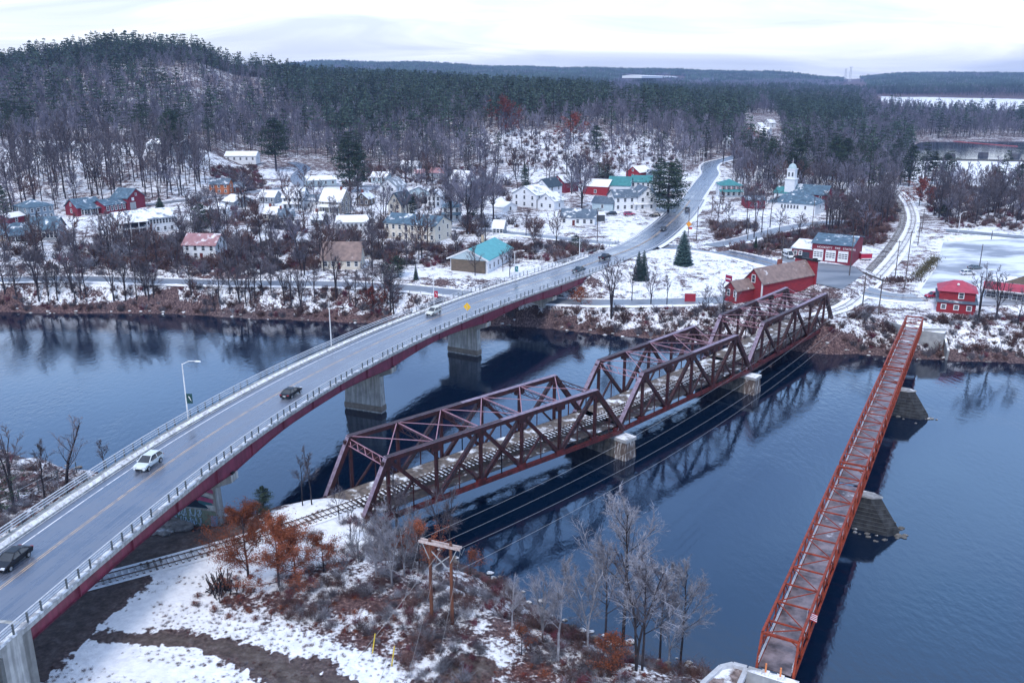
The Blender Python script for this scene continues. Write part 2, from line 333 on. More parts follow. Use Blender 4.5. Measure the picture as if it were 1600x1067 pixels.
M_ASPH = road_mat('wet_asphalt', (0.140, 0.155, 0.195), (0.098, 0.112, 0.148), (0.060, 0.072, 0.100), .30)
M_ASPH2 = road_mat('salted_asphalt', (0.24, 0.26, 0.30), (0.15, 0.165, 0.195), (0.08, 0.09, 0.115), .45)
M_SNOW = mat('snow', (0.82, 0.84, 0.88), (0.68, 0.70, 0.76), 0.85, 1.2, bump=0.5)
M_DSNOW = mat('dirty_snow', (0.78, 0.79, 0.82), (0.42, 0.41, 0.41), 0.85, 1.6, bump=0.6, lo=0.38, hi=0.56)
M_GIRD = mat('girder_maroon', (0.21, 0.040, 0.072), (0.14, 0.028, 0.048), 0.4, 0.6, streak=0.25)
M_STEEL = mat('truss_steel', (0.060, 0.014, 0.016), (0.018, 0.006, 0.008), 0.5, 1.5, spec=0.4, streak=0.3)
M_STEEL_LIT = mat('truss_steel_skylit', (0.27, 0.215, 0.28), (0.14, 0.10, 0.135), 0.6, 1.5, spec=0.4)  # pale copy of the truss steel: overhead light painted onto upper faces
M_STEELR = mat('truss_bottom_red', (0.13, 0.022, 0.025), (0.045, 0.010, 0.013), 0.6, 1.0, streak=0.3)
M_LACE = mat('bracing_pink', (0.36, 0.20, 0.24), (0.24, 0.12, 0.15), 0.6, 1.5)
M_ORNG = mat('rust_orange', (0.33, 0.046, 0.014), (0.17, 0.026, 0.011), 0.6, 2.0, streak=0.2)
M_PLANK = mat('deck_planks', (0.24, 0.185, 0.19), (0.045, 0.026, 0.022), 0.3, 0.55, spec=0.6, detail=9, lo=0.36, hi=0.64, snow=0.12)
M_GALV = mat('galvanised', (0.58, 0.60, 0.63), (0.44, 0.46, 0.49), 0.5, 3.0)
M_POST = mat('rail_post', (0.10, 0.115, 0.12), None, 0.6, 2.0)
M_WHITE = mat('white_paint', (0.78, 0.79, 0.80), (0.66, 0.67, 0.69), 0.6, 0.8)
M_LINEW = mat('line_white', (0.70, 0.71, 0.74), (0.34, 0.35, 0.39), 0.6, 0.8, lo=0.30, hi=0.5)
M_LINEY = mat('line_yellow', (0.60, 0.42, 0.26), (0.30, 0.24, 0.21), 0.6, 0.8, lo=0.38, hi=0.56)
M_WOOD = mat('pole_wood', (0.17, 0.065, 0.035), (0.075, 0.035, 0.028), 0.85, 2.0, stretch=(1, 1, 0.15))
M_WOODG = mat('pole_wood_grey', (0.13, 0.11, 0.10), (0.06, 0.05, 0.05), 0.85, 2.0, stretch=(1, 1, 0.15))
M_ARM = mat('crossarm_wood', (0.52, 0.44, 0.42), (0.32, 0.24, 0.22), 0.85, 3.0)
M_WIRE = mat('wire', (0.26, 0.26, 0.27), None, 0.5, 3.0)
M_STONE = mat('pier_stone', (0.16, 0.155, 0.15), (0.06, 0.06, 0.062), 0.85, 1.1, bump=0.6, streak=0.4)
M_ICE = mat('icy_concrete', (0.50, 0.50, 0.50), (0.10, 0.075, 0.065), 0.6, 1.3, stretch=(2.2, 2.2, 0.35), lo=0.50, hi=0.66)
M_TIE = mat('sleeper', (0.10, 0.085, 0.075), (0.05, 0.04, 0.04), 0.9, 3.0, snow=0.62)
M_RAILS = mat('rail_steel', (0.07, 0.045, 0.04), None, 0.5, 3.0)
M_GLASS = mat('window_glass', (0.035, 0.045, 0.06), None, 0.15, 1.0, spec=0.6)
M_BLACK = mat('rubber_black', (0.012, 0.012, 0.014), None, 0.7, 2.0)
M_BRICK = mat('brick', (0.24, 0.075, 0.055), (0.15, 0.05, 0.04), 0.85, 2.0)
# ---------------------------------------------------------------- ground
TRK_S = [((-17.7, 114.5), (14.4, 142.5), 5), ((24.0, 152.1), (46.8, 176.1), 4), ((55.4, 186.3), (78.3, 213.4), 4)]
trk = [tuple(at(u, v, 6.4)) for u, v in [(-60, 962), (110, 918), (300, 868), (420, 833)]]
for a, b, n_ in TRK_S:
    a, b = np.array(a), np.array(b); d = (b - a) / np.linalg.norm(b - a); nl = np.array([-d[1], d[0]])
    trk += [tuple(a - d * 7 + nl * 4.0), tuple(b + d * 7 + nl * 4.0)]
TRKA = len(trk)
trk += [tuple(at(u, v, 7.4)) for u, v in [(1322, 478), (1352, 452), (1376, 428), (1404, 396), (1422, 366), (1429, 342), (1421, 318), (1405, 300)]]
TRK = resample(smoothp(trk, 3), 1.0)
TZ = np.interp(TRK[:, 1], [60, 215, 235, 300, 600], [6.45, 6.45, 7.0, 7.4, 7.6])
iA = np.argmin(np.hypot(TRK[:, 0] + 26.0, TRK[:, 1] - 113.4)); iB = np.argmin(np.hypot(TRK[:, 0] - 80.0, TRK[:, 1] - 221.5))
ROADS.append(('rail_near', TRK[:iA + 1][::4], TZ[:iA + 1][::4], 3.2, 8))
ROADS.append(('rail_far', TRK[iB:][::4], TZ[iB:][::4], 5.0, 9))
TR2 = TRK[iB + 12:] + 4.2 * np.stack([-np.gradient(TRK[iB + 12:, 1]), np.gradient(TRK[iB + 12:, 0])], 1) / np.hypot(np.gradient(TRK[iB + 12:, 0]), np.gradient(TRK[iB + 12:, 1]))[:, None]
# image-space polygons on the ground used to decide what lies there (snow cover, leaf litter, gravel)
def P_(x, y, z, poly): u, v = pix(x, y, z); return inpoly(u, v, poly)
ZN = dict(
 nearsnow=[(-200, 990), (80, 1000), (160, 960), (230, 900), (290, 862), (420, 812), (560, 770), (640, 790), (560, 870), (440, 900), (330, 935), (430, 985), (560, 1010), (640, 1067), (640, 1200), (-200, 1200)],
 bridgemud=[(-200, 1000), (-200, 900), (100, 870), (240, 830), (360, 810), (420, 822), (330, 850), (235, 895), (160, 968), (100, 1030), (60, 1075), (-200, 1100)],
 path=[(160, 985), (230, 985), (300, 995), (380, 1000), (450, 1030), (600, 1075), (440, 1075), (380, 1040), (300, 1012), (220, 1003), (150, 995)],
 pud=[(690, 1030), (740, 1022), (770, 1040), (750, 1062), (700, 1060)],
 bluff=[(-100, 240), (130, 235), (280, 240), (380, 265), (400, 300), (300, 318), (240, 325), (120, 330), (-100, 345)],
 island=[(945, 460), (985, 420), (1030, 392), (1070, 388), (1130, 402), (1190, 420), (1210, 440), (1130, 462), (1000, 466)],
 bare1=[(1120, 395), (1180, 375), (1300, 350), (1420, 300), (1380, 380), (1330, 385), (1260, 380), (1200, 400)],
 field=[(940, 345), (1060, 355), (1020, 382), (950, 380), (930, 365)],
 lot=[(1470, 372), (1620, 365), (1640, 420), (1560, 470), (1460, 470), (1440, 440), (1470, 400)],
 quarry=[(1370, 151), (1450, 152), (1600, 155), (1700, 156), (1700, 176), (1560, 174), (1470, 170), (1380, 165)],
 icefall=[(1425, 250), (1500, 246), (1700, 250), (1700, 300), (1500, 300), (1430, 285)],
 meadow=[(960, 205), (760, 205), (720, 235), (790, 262), (960, 270), (1060, 262), (1060, 225)],
 stripR=[(1400, 420), (1460, 352), (1490, 358), (1470, 400), (1430, 445), (1400, 455)],
)
def cover(x, y, z, d):
    r = np.random.RandomState(77); acc = 0
    wx, wy = wob(x, y, 11, 71) * 2.2 + wob(x, y, 4, 72) * .8, wob(x, y, 11, 73) * 2.2 + wob(x, y, 4, 74) * .8
    for k in range(6):
        j = np.clip(y * .012, .6, 4.0); jx, jy = wx * j * .6 + r.normal(0, .7, x.shape) * j, wy * j * .6 + r.normal(0, .7, x.shape) * j
        acc = acc + np.array(cover1(x, y, z, d, *pix(x + jx, y + jy, z))) / 6
    return acc
def cover1(x, y, z, d, u, v):
    """per-vertex ground cover: r snow, g red-brown litter, b bare gravel"""
    s = 0.535 + 0 * x; g = 0.25 + 0.2 * wob(x, y, 60, 21); b = 0 * x
    s += 0.10 * wob(x, y, 45, 22)
    north = y > 190
    bank = (d < 24) & (d > -2)
    s = np.where(bank & north, 0.50, s); g = np.where(bank & north, 0.28 + 0.3 * wob(x, y, 40, 23), g)
    s = np.where((y < 190) & (x > -60), 0.52 + .12 * wob(x, y, 12, 81), s); g = np.where((y < 190), 0.45 + 0.4 * wob(x, y, 20, 24), g)
    s = np.where((y < 190) & (x < -50), 0.5, s)
    s = np.where(y > 520, 0.47, s); s = np.where(y > 1400, 0.2, s); g = np.where(y > 520, 0.25, g)
    s = np.where((d < 2.0), 0.18, s)
    def z_(nm, ss=None, gg=None, bb=None):
        nonlocal s, g, b
        m = inpoly(u, v, ZN[nm])
        if ss is not None: s = np.where(m, ss, s)
        if gg is not None: g = np.where(m, gg, g)
        if bb is not None: b = np.where(m, bb, b)
    z_('bluff', 0.52, 0.45); z_('bare1', 0.42, 0.6); z_('meadow', 0.53, 0.4); z_('stripR', 0.52, 0.9)
    m = inpoly(u, v, ZN['nearsnow']); s = np.where(m, 0.66 + .1 * wob(x, y, 16, 83), s); g = np.where(m, 0.2, g)
    z_('bridgemud', 0.0, 0.35, 0.75); z_('path', 0.05, 0.1, 1.0); z_('pud', 0.1, 0.1, 1.0)
    z_('island', 0.555, 0.35); z_('field', 0.60, 0.1); z_('lot', 0.66, 0.0, 0.9); z_('quarry', 0.57, 0.7, 0.3); z_('icefall', 0.95, 0.0, 0.0)
    return np.clip(s, 0, 1), np.clip(g, 0, 1), np.clip(b, 0, 1)
def ground_material():
    m, nt, b = principled('ground_cover'); l = nt.links.new
    geo = N(nt, 'ShaderNodeNewGeometry'); at_ = N(nt, 'ShaderNodeAttribute', attribute_name='cover'); sp = N(nt, 'ShaderNodeSeparateColor'); l(at_.outputs['Color'], sp.inputs[0])
    def noise(s, d=8.0, r=0.62, st=(1, 1, 1)):
        mpn = N(nt, 'ShaderNodeMapping'); mpn.inputs['Scale'].default_value = st; l(geo.outputs['Position'], mpn.inputs[0])
        n = N(nt, 'ShaderNodeTexNoise', i_Scale=s, i_Detail=d, i_Roughness=r); l(mpn.outputs[0], n.inputs['Vector']); return n.outputs[0]
    n1 = noise(0.35, 9.0, 0.72); n2 = noise(0.05, 4.0); n3 = noise(2.2, 6.0); n4 = noise(0.9, 5.0)
    # litter colour
    l1 = ramp(nt, [(0.35, (0.030, 0.024, 0.030)), (0.5, (0.085, 0.066, 0.072)), (0.65, (0.20, 0.16, 0.16))]); l(n3, l1.inputs[0])
    l2 = ramp(nt, [(0.35, (0.040, 0.018, 0.020)), (0.5, (0.115, 0.048, 0.042)), (0.66, (0.24, 0.115, 0.085))]); l(n3, l2.inputs[0])
    ml = N(nt, 'ShaderNodeMixRGB'); l(sp.outputs[1], ml.inputs[0]); l(l1.outputs[0], ml.inputs[1]); l(l2.outputs[0], ml.inputs[2])
    l3 = ramp(nt, [(0.3, (0.040, 0.032, 0.032)), (0.5, (0.085, 0.068, 0.062)), (0.7, (0.15, 0.13, 0.125))]); l(n4, l3.inputs[0])
    mg = N(nt, 'ShaderNodeMixRGB'); l(sp.outputs[2], mg.inputs[0]); l(ml.outputs[0], mg.inputs[1]); l(l3.outputs[0], mg.inputs[2])
    # snow mask: noise against the snow cover
    a = N(nt, 'ShaderNodeMath', operation='ADD'); nm = N(nt, 'ShaderNodeMixRGB', i_Fac=0.38); l(n1, nm.inputs[1]); l(n3, nm.inputs[2]); l(nm.outputs[0], a.inputs[0]); l(sp.outputs[0], a.inputs[1])
    a2 = N(nt, 'ShaderNodeMath', operation='MULTIPLY_ADD', i_1=0.25, i_2=-0.125); l(n2, a2.inputs[0]); a3 = N(nt, 'ShaderNodeMath', operation='ADD'); l(a.outputs[0], a3.inputs[0]); l(a2.outputs[0], a3.inputs[1])
    r = ramp(nt, [(0.0, 0.0), (1.0, 1.0)]); mr = N(nt, 'ShaderNodeMapRange', i_1=0.975, i_2=1.06); l(a3.outputs[0], mr.inputs[0])
    sc = ramp(nt, [(0.3, (0.66, 0.68, 0.73)), (0.6, (0.84, 0.86, 0.90))]); l(n4, sc.inputs[0])
    mxs = N(nt, 'ShaderNodeMixRGB'); l(mr.outputs[0], mxs.inputs[0]); l(mg.outputs[0], mxs.inputs[1]); l(sc.outputs[0], mxs.inputs[2])
    l(mxs.outputs[0], b.inputs['Base Color']); b.inputs['Roughness'].default_value = 0.9; b.inputs['Specular IOR Level'].default_value = 0.15
    bp_ = N(nt, 'ShaderNodeBump', i_Strength=0.7, i_Distance=0.25); l(n3, bp_.inputs['Height']); l(bp_.outputs[0], b.inputs['Normal'])
    return m
def make_ground():
    ys = [22.0]
    while ys[-1] < 9000:
        y = ys[-1]; ys.append(y + (max(0.7, y * 0.0085) if y < 460 else y * 0.015))
    ys = np.array([-300, -60, 0] + ys); ts = np.linspace(-1.15, 1.15, 400); ts = np.sign(ts) * (np.abs(ts) ** 1.0)
    Y, T = np.meshgrid(ys, ts, indexing='ij'); X = T * np.maximum(Y, 60); X = np.where(Y < 20, T * 500, X)
    x, y = X.ravel(), Y.ravel(); z = H(x, y); _, d = H0(x, y)
    nr, nc = len(ys), len(ts); idx = np.arange(nr * nc).reshape(nr, nc)
    f = np.stack([idx[:-1, :-1], idx[:-1, 1:], idx[1:, 1:], idx[1:, :-1]], -1).reshape(-1, 4)
    me = bpy.data.meshes.new('ground'); me.vertices.add(len(x)); me.vertices.foreach_set('co', np.stack([x, y, z], 1).ravel())
    me.loops.add(f.size); me.loops.foreach_set('vertex_index', f.ravel()); me.polygons.add(len(f)); me.polygons.foreach_set('loop_start', np.arange(0, f.size, 4)); me.polygons.foreach_set('use_smooth', np.ones(len(f), bool))
    me.update(calc_edges=True); me.validate()
    s, g, b = cover(x, y, z, d); c = me.color_attributes.new('cover', 'FLOAT_COLOR', 'POINT'); c.data.foreach_set('color', np.stack([s, g, b, np.ones_like(s)], 1).ravel().astype(np.float32))
    me.materials.append(ground_material()); o = bpy.data.objects.new('ground', me); COL.objects.link(o); tag(o, kind='structure')
make_ground()
# ---------------------------------------------------------------- water
def water_material(name, body):
    m, nt, b = principled(name); l = nt.links.new; geo = N(nt, 'ShaderNodeNewGeometry')
    mp1 = N(nt, 'ShaderNodeMapping'); mp1.inputs['Scale'].default_value = (1, 0.55, 1); mp1.inputs['Rotation'].default_value = (0, 0, 0.5); l(geo.outputs['Position'], mp1.inputs[0])
    n1 = N(nt, 'ShaderNodeTexNoise', i_Scale=0.9, i_Detail=6.0, i_Roughness=0.55); l(mp1.outputs[0], n1.inputs['Vector'])
    n2 = N(nt, 'ShaderNodeTexNoise', i_Scale=0.045, i_Detail=3.0, i_Distortion=1.2); l(mp1.outputs[0], n2.inputs['Vector'])
    r = ramp(nt, [(0.35, 0.25), (0.65, 1.0)]); l(n2.outputs[0], r.inputs[0])
    mu = N(nt, 'ShaderNodeMath', operation='MULTIPLY', i_1=0.26); l(r.outputs[0], mu.inputs[0])
    bp_ = N(nt, 'ShaderNodeBump', i_Distance=0.25); l(mu.outputs[0], bp_.inputs['Strength']); l(n1.outputs[0], bp_.inputs['Height']); l(bp_.outputs[0], b.inputs['Normal'])
    b.inputs['Base Color'].default_value = (*body, 1); b.inputs['Roughness'].default_value = 0.035; b.inputs['IOR'].default_value = 1.55; b.inputs['Specular IOR Level'].default_value = 0.9
    return m
mb = MB(); mb.add([(x, y, 0) for x, y in [(-2500, -600), (2500, -600), (2500, 330), (-2500, 330)]], [(0, 1, 2, 3)])
tag(mb.build('river_water', water_material('river_water', (0.0005, 0.007, 0.022))), kind='structure')
mb = MB(); up = [tuple(at(u, v, 5.0)) for u, v in [(1415, 232), (1440, 222), (1600, 216), (1900, 214), (1900, 262), (1620, 252), (1500, 249), (1440, 248), (1412, 242)]]
mb.add([(x, y, 5.0) for x, y in up], [tuple(range(len(up)))]); tag(mb.build('upstream_water', water_material('upstream_water', (0.03, 0.05, 0.08))), kind='structure')
# ---------------------------------------------------------------- roads
def ribbon(P, Z, w0, w1, dz, mbx, nacross=2):
    t = np.gradient(P, axis=0); t /= np.linalg.norm(t, axis=1)[:, None]; n = np.stack([-t[:, 1], t[:, 0]], 1)
    offs = np.linspace(w0, w1, nacross)
    rows = [np.column_stack([P + n * o, Z + dz]) for o in offs]
    for a, b in zip(rows[:-1], rows[1:]): mbx.strip([tuple(p) for p in b], [tuple(p) for p in a])
    return mbx
def road_mesh(P, Z, hw, dz, nm, mt):
    t = np.gradient(P, axis=0); t /= np.linalg.norm(t, axis=1)[:, None]; n = np.stack([-t[:, 1], t[:, 0]], 1); s = np.concatenate([[0], np.cumsum(np.linalg.norm(np.diff(P, axis=0), axis=1))])
    offs = [-hw, 0, hw]; V, RC, F = [], [], []; m = len(P)
    for o in offs:
        for i_ in range(m): V.append((P[i_][0] + n[i_][0] * o, P[i_][1] + n[i_][1] * o, Z[i_] + dz)); RC.append((o, s[i_], 0))
    for a in range(2):
        for i_ in range(m - 1): F.append(((a + 1) * m + i_, a * m + i_, a * m + i_ + 1, (a + 1) * m + i_ + 1)[::-1] if False else (a * m + i_, a * m + i_ + 1, (a + 1) * m + i_ + 1, (a + 1) * m + i_)[::1])
    me = bpy.data.meshes.new(nm); me.from_pydata(V, [], F); me.materials.append(mt); at_ = me.attributes.new('rc', 'FLOAT_VECTOR', 'POINT'); at_.data.foreach_set('vector', np.array(RC, np.float32).ravel()); me.update()
    o = bpy.data.objects.new(nm, me); COL.objects.link(o); return o
def snow_bank(nm, P, Z, off, seed, lab, w=1.1, h=.45):
    t = np.gradient(P, axis=0); t /= np.linalg.norm(t, axis=1)[:, None]; n = np.stack([-t[:, 1], t[:, 0]], 1); r = np.random.RandomState(seed); k = len(P)
    P2 = resample(np.column_stack([P, Z, n]), 1.3); k = len(P2); f = np.clip(.55 + .6 * np.convolve(r.rand(k + 8), np.ones(9) / 4.5, 'valid') - .6, .15, 1.3); m_ = MB(); sg = 1 if off > 0 else -1
    A = [(p[0] + p[3] * off, p[1] + p[4] * off, p[2] + .02) for p in P2]; B = [(p[0] + p[3] * (off + sg * w * .45), p[1] + p[4] * (off + sg * w * .45), p[2] + h * g_ * r.uniform(.7, 1.2)) for p, g_ in zip(P2, f)]; C = [(p[0] + p[3] * (off + sg * w * (1 + .5 * g_)), p[1] + p[4] * (off + sg * w * (1 + .5 * g_)), p[2] - .12) for p, g_ in zip(P2, f)]
    m_.strip(A, B); m_.strip(B, C); o = m_.build(nm, M_DSNOW if seed % 2 else M_SNOW, None, True); tag(o, lab, 'snow bank', kind='stuff')
for i, (nm, P, Z, hw, fl) in enumerate(ROADS):
    if nm.startswith('rail'): continue
    if nm in ('main_street', 'upper_street', 'river_road', 'side_street', 'hill_lane', 'village_street'):
        a_ = {'main_street': 14}.get(nm, 1)
        for s_ in (-1, 1): snow_bank('snow_bank', P[a_:-2] if nm != 'main_street' else P[a_:-1], Z[a_:-2] if nm != 'main_street' else Z[a_:-1], s_ * (hw - .1), i * 2 + (s_ > 0), 'ploughed snow ridge along the edge of the ' + nm.replace('_', ' '))
    tag(road_mesh(P, Z, hw, 0.02 + 0.008 * i, nm, M_ASPH if nm in ('main_street', 'upper_street', 'side_street', 'hill_road') else M_ASPH2), kind='structure')
    mk = MB()
    if nm == 'main_street':
        mk.mi = 0
        for o in (-5.6, 5.6): ribbon(P[6:], Z[6:], o - .12, o + .12, 0.09, mk)
        mk.mi = 1
        for o in (-.22, .22): ribbon(P, Z, o - .09, o + .09, 0.09, mk)
        tag(mk.build('street_markings', [M_LINEW, M_LINEY]), kind='structure')
    elif nm in ('side_street',):
        for o in (-.2, .2): ribbon(P, Z, o - .09, o + .09, 0.09, mk)
        tag(mk.build('side_street_markings', M_LINEY), kind='structure')
# cleared paved aprons
def apron(name, uv, z=None, mt=M_ASPH2, dz=0.05):
    pts = [G(u, v) for u, v in uv]; zz_ = z if z is not None else max(p.z for p in pts)
    P = [at(u, v, zz_) for u, v in uv]; m_ = MB(); m_.add([(p[0], p[1], zz_ + dz) for p in P], [tuple(range(len(P)))]); return tag(m_.build(name, mt), kind='structure')

for nm, pd in (('fire_station_apron', PAD_FIRE), ('parking_lot', PAD_LOT)):
    m_ = MB(); m_.add([(p[0], p[1], pd[1] + 0.0) for p in pd[0]], [tuple(range(len(pd[0])))]); tag(m_.build(nm, mat('apron_' + nm, (0.66, 0.69, 0.75) if 'lot' in nm else (0.20, 0.215, 0.24), (0.22, 0.24, 0.28) if 'lot' in nm else (0.11, 0.125, 0.15), 0.5, 0.1, detail=9, lo=0.40, hi=0.56, stretch=(.5, 1.2, 1))), kind='structure')
# ================================================================ highway bridge
hb = empty('road_bridge', (float(BR[45][0]), float(BR[45][1]), 0), label='long curving road bridge with maroon girders, snowy sidewalk and concrete piers', cat='bridge')
OFFB = Vector(hb.location)
def part(mbx, name, mats, parent, smooth=False):
    """mesh given in world coordinates, parented under a thing standing at its own place"""
    o = mbx.build(name, mats, None, smooth); o.parent = parent
    o.location = -Vector(parent.matrix_world.translation) if False else -root_loc(parent); return o
def root_loc(p):
    v = Vector((0, 0, 0))
    while p is not None: v += Vector(p.location); p = p.parent
    return v
PTS = [tuple(p) for p in np.column_stack([BR, bz(BR[:, 1])])]; NRM = [tuple(n) for n in BN]
i0 = 0; iE = len(PTS) - 1
WID = 13.9
part(MB().sweep((PTS, NRM), [(-.15, -.45), (WID + .15, -.45), (WID + .15, -.02), (-.15, -.02)]), 'deck_slab', M_CONC, hb)
_c = bedge(6.3); ro = road_mesh(_c[:, :2], _c[:, 2], 5.8, 0.0, 'roadway', M_ASPH); ro.parent = hb; ro.location = -OFFB
mk = MB()
for a, b in ((10.75, 10.92), (12.0, 12.1)): mk.strip([(p[0] + n[0] * b, p[1] + n[1] * b, p[2] + .006) for p, n in zip(PTS, NRM)], [(p[0] + n[0] * a, p[1] + n[1] * a, p[2] + .006) for p, n in zip(PTS, NRM)])
part(mk, 'edge_line', M_LINEW, hb)
mk = MB()
for a, b in ((6.76, 6.86), (7.04, 7.14)): mk.strip([(p[0] + n[0] * b, p[1] + n[1] * b, p[2] + .006) for p, n in zip(PTS, NRM)], [(p[0] + n[0] * a, p[1] + n[1] * a, p[2] + .006) for p, n in zip(PTS, NRM)])
part(mk, 'centre_line', M_LINEY, hb)
part(MB().sweep((PTS, NRM), [(12.1, -.01), (WID, -.01), (WID, .22), (12.1, .22)]), 'sidewalk', M_CONC, hb)
mk = MB(); rr = np.random.RandomState(3)
A_, B_, C_ = [], [], []
for i, (p, n) in enumerate(zip(PTS, NRM)):
    w0 = 12.18 + .1 * rr.rand(); w1 = 13.1 + .25 * rr.rand(); hgt = .22 + .14 * rr.rand()
    A_.append((p[0] + n[0] * w0, p[1] + n[1] * w0, p[2] + .225)); B_.append((p[0] + n[0] * (w0 + .35), p[1] + n[1] * (w0 + .35), p[2] + .225 + hgt)); C_.append((p[0] + n[0] * w1, p[1] + n[1] * w1, p[2] + .225))
mk.strip(B_, A_); mk.strip(C_, B_); part(mk, 'sidewalk_snow', M_DSNOW, hb, True)
part(MB().sweep((PTS, NRM), [(-.12, -.01), (.5, -.01), (.5, .18), (-.12, .18)]), 'kerb', mat('kerb_snow', (0.62, 0.64, 0.67), (0.30, 0.30, 0.31), 0.85, 1.3, lo=.42, hi=.56), hb)
# girders: depth swells over each pier
PIERY = [114.0, 166.5, 206.0, 235.5]
def gdepth(y):
    d = min(abs(y - q) for q in PIERY); return 1.55 + 1.0 * max(0, 1 - d / 17.0) ** 1.3
mk = MB()
gi = [i for i in range(len(PTS)) if PTS[i][1] > 69.5 and PTS[i][1] < 263]
for off in (0.35, WID - 0.35, 3.6, 7.0, 10.3):
    a = [(PTS[i][0] + NRM[i][0] * off, PTS[i][1] + NRM[i][1] * off, PTS[i][2] - .46) for i in gi]
    b = [(p[0], p[1], p[2] - gdepth(p[1])) for p in a]
    n = [NRM[i] for i in gi]
    for sgn in (-1, 1):
        mk.strip([(p[0] + q[0] * .03 * sgn, p[1] + q[1] * .03 * sgn, p[2]) for p, q in zip(a, n)], [(p[0] + q[0] * .03 * sgn, p[1] + q[1] * .03 * sgn, p[2]) for p, q in zip(b, n)])
    mk.strip([(p[0] - q[0] * .25, p[1] - q[1] * .25, p[2]) for p, q in zip(b, n)], [(p[0] + q[0] * .25, p[1] + q[1] * .25, p[2]) for p, q in zip(b, n)])
    mk.strip([(p[0] + q[0] * .25, p[1] + q[1] * .25, p[2] + .05) for p, q in zip(b, n)], [(p[0] - q[0] * .25, p[1] - q[1] * .25, p[2] + .05) for p, q in zip(b, n)])
    for k, (p, q, bb) in enumerate(zip(a, n, b)):
        if k % 5 == 0: mk.bar((p[0] - q[0] * .14, p[1] - q[1] * .14, p[2]), (bb[0] - q[0] * .14, bb[1] - q[1] * .14, bb[2] + .05), .16 if any(abs(p[1] - z) < 1.6 for z in PIERY) else .06, .25)
part(mk, 'girder', M_GIRD, hb)
# railings: each side posts + horizontal rails
for nm, off, heights in (('right', .12, (.55, .85, 1.15)), ('left', WID - .1, (.5, .85, 1.2))):
    for hh in heights:
        part(MB().tube([(p[0] + n[0] * off, p[1] + n[1] * off, p[2] + hh + (.2 if nm == 'left' else .15)) for p, n in zip(PTS, NRM)], .075, 5), 'rail', M_GALV, hb)
    k = 0; pm = None
    s_acc = 0
    for i in range(len(PTS)):
        if i % 1 == 0:
            p, n = PTS[i], NRM[i]
            zt = p[2] + (.22 if nm == 'left' else .17)
            m_ = MB(); a = (p[0] + n[0] * (off - .1 if nm == 'right' else off + .1), p[1] + n[1] * (off - .1 if nm == 'right' else off + .1), zt)
            if i % 1 == 0 and (i * 2.0) % 2 == 0:
                s_acc += 1
    posts = [i for i in range(0, len(PTS), 1)]
    for i in posts[::1][:: (1 if nm == 'right' else 1)]:
        if i % 5 in (1, 3):   # every 4-6 m resolves to 2.5 m average spacing below
            pass
    sel = [i for i in range(len(PTS)) if i % 5 in (0, 2)] if False else [int(round(k_ * 1.25)) for k_ in range(int(len(PTS) / 1.25))]
    for i in sel:
        if i >= len(PTS): continue
        p, n = PTS[i], NRM[i]; oo = off + (-.1 if nm == 'right' else .1)
        m_ = MB(); m_.bar((0, 0, 0), (0, 0, 1.25), .13, .16, up=(n[0], n[1], 0))
        o = m_.build('rail_post', M_POST, hb); o.location = Vector((p[0] + n[0] * oo, p[1] + n[1] * oo, p[2] + (.0 if nm == 'left' else 0))) - OFFB
# piers
def pier(yc, zb, wt, cap_l, mural=False):
    i = int(np.argmin(np.abs(BR[:, 1] + BN[:, 1] * 7 - yc))) if False else int(np.argmin(np.abs(BR[:, 1] - yc)))
    p, n = np.array(PTS[i]), np.array(NRM[i]); rz = math.atan2(n[1], n[0]); zt = p[2] - .46 - gdepth(p[1])
    c = p[:2] + n * 7.0
    m_ = MB(); m_.mi = 0
    # hammerhead cap
    hx = 7.1; t = .95
    V = []
    for sy in (-t, t): V += [(-hx, sy, 0), (-hx, sy, -1.0), (-4.3, sy, -2.1), (4.3, sy, -2.1), (hx, sy, -1.0), (hx, sy, 0)]
    ca, sa = math.cos(rz), math.sin(rz); W_ = [(c[0] + x * ca - y * sa, c[1] + x * sa + y * ca, zt + z) for x, y, z in V]
    m_.add(W_, [(0, 1, 2, 3, 4, 5), (11, 10, 9, 8, 7, 6)] + [(k, (k + 6), (k + 1) % 6 + 6, (k + 1) % 6)[::1] for k in range(6)])
    g = part(m_, 'pier', M_CONCS if False else M_CONC, hb)
    m_ = MB(); m_.box((c[0], c[1], (zt - 2.1 + zb) / 2), (wt + .5, 1.9, zt - 2.1 - zb), rz, top=(wt, 1.5)); cc = part(m_, 'pier_shaft', M_CONC, g)
    cc.location = -root_loc(g)
    if zb < 0:
        m_ = MB(); m_.box((c[0], c[1], .9), (wt + .62, 2.0, 1.2), rz, top=(wt + .6, 1.98)); w_ = part(m_, 'waterline_stain', mat('stained_concrete', (0.22, 0.19, 0.155), (0.13, 0.11, 0.10), 0.85, 1.2), g); w_.location = -root_loc(g)
    for off in (.35, 3.6, 7.0, 10.3, WID - .35):
        q = p[:2] + n * off; m_ = MB(); m_.box((q[0], q[1], zt + .12), (.7, .7, .26), rz); b_ = part(m_, 'bearing', M_BLACK, g); b_.location = -root_loc(g)
    return g, c, rz, zt
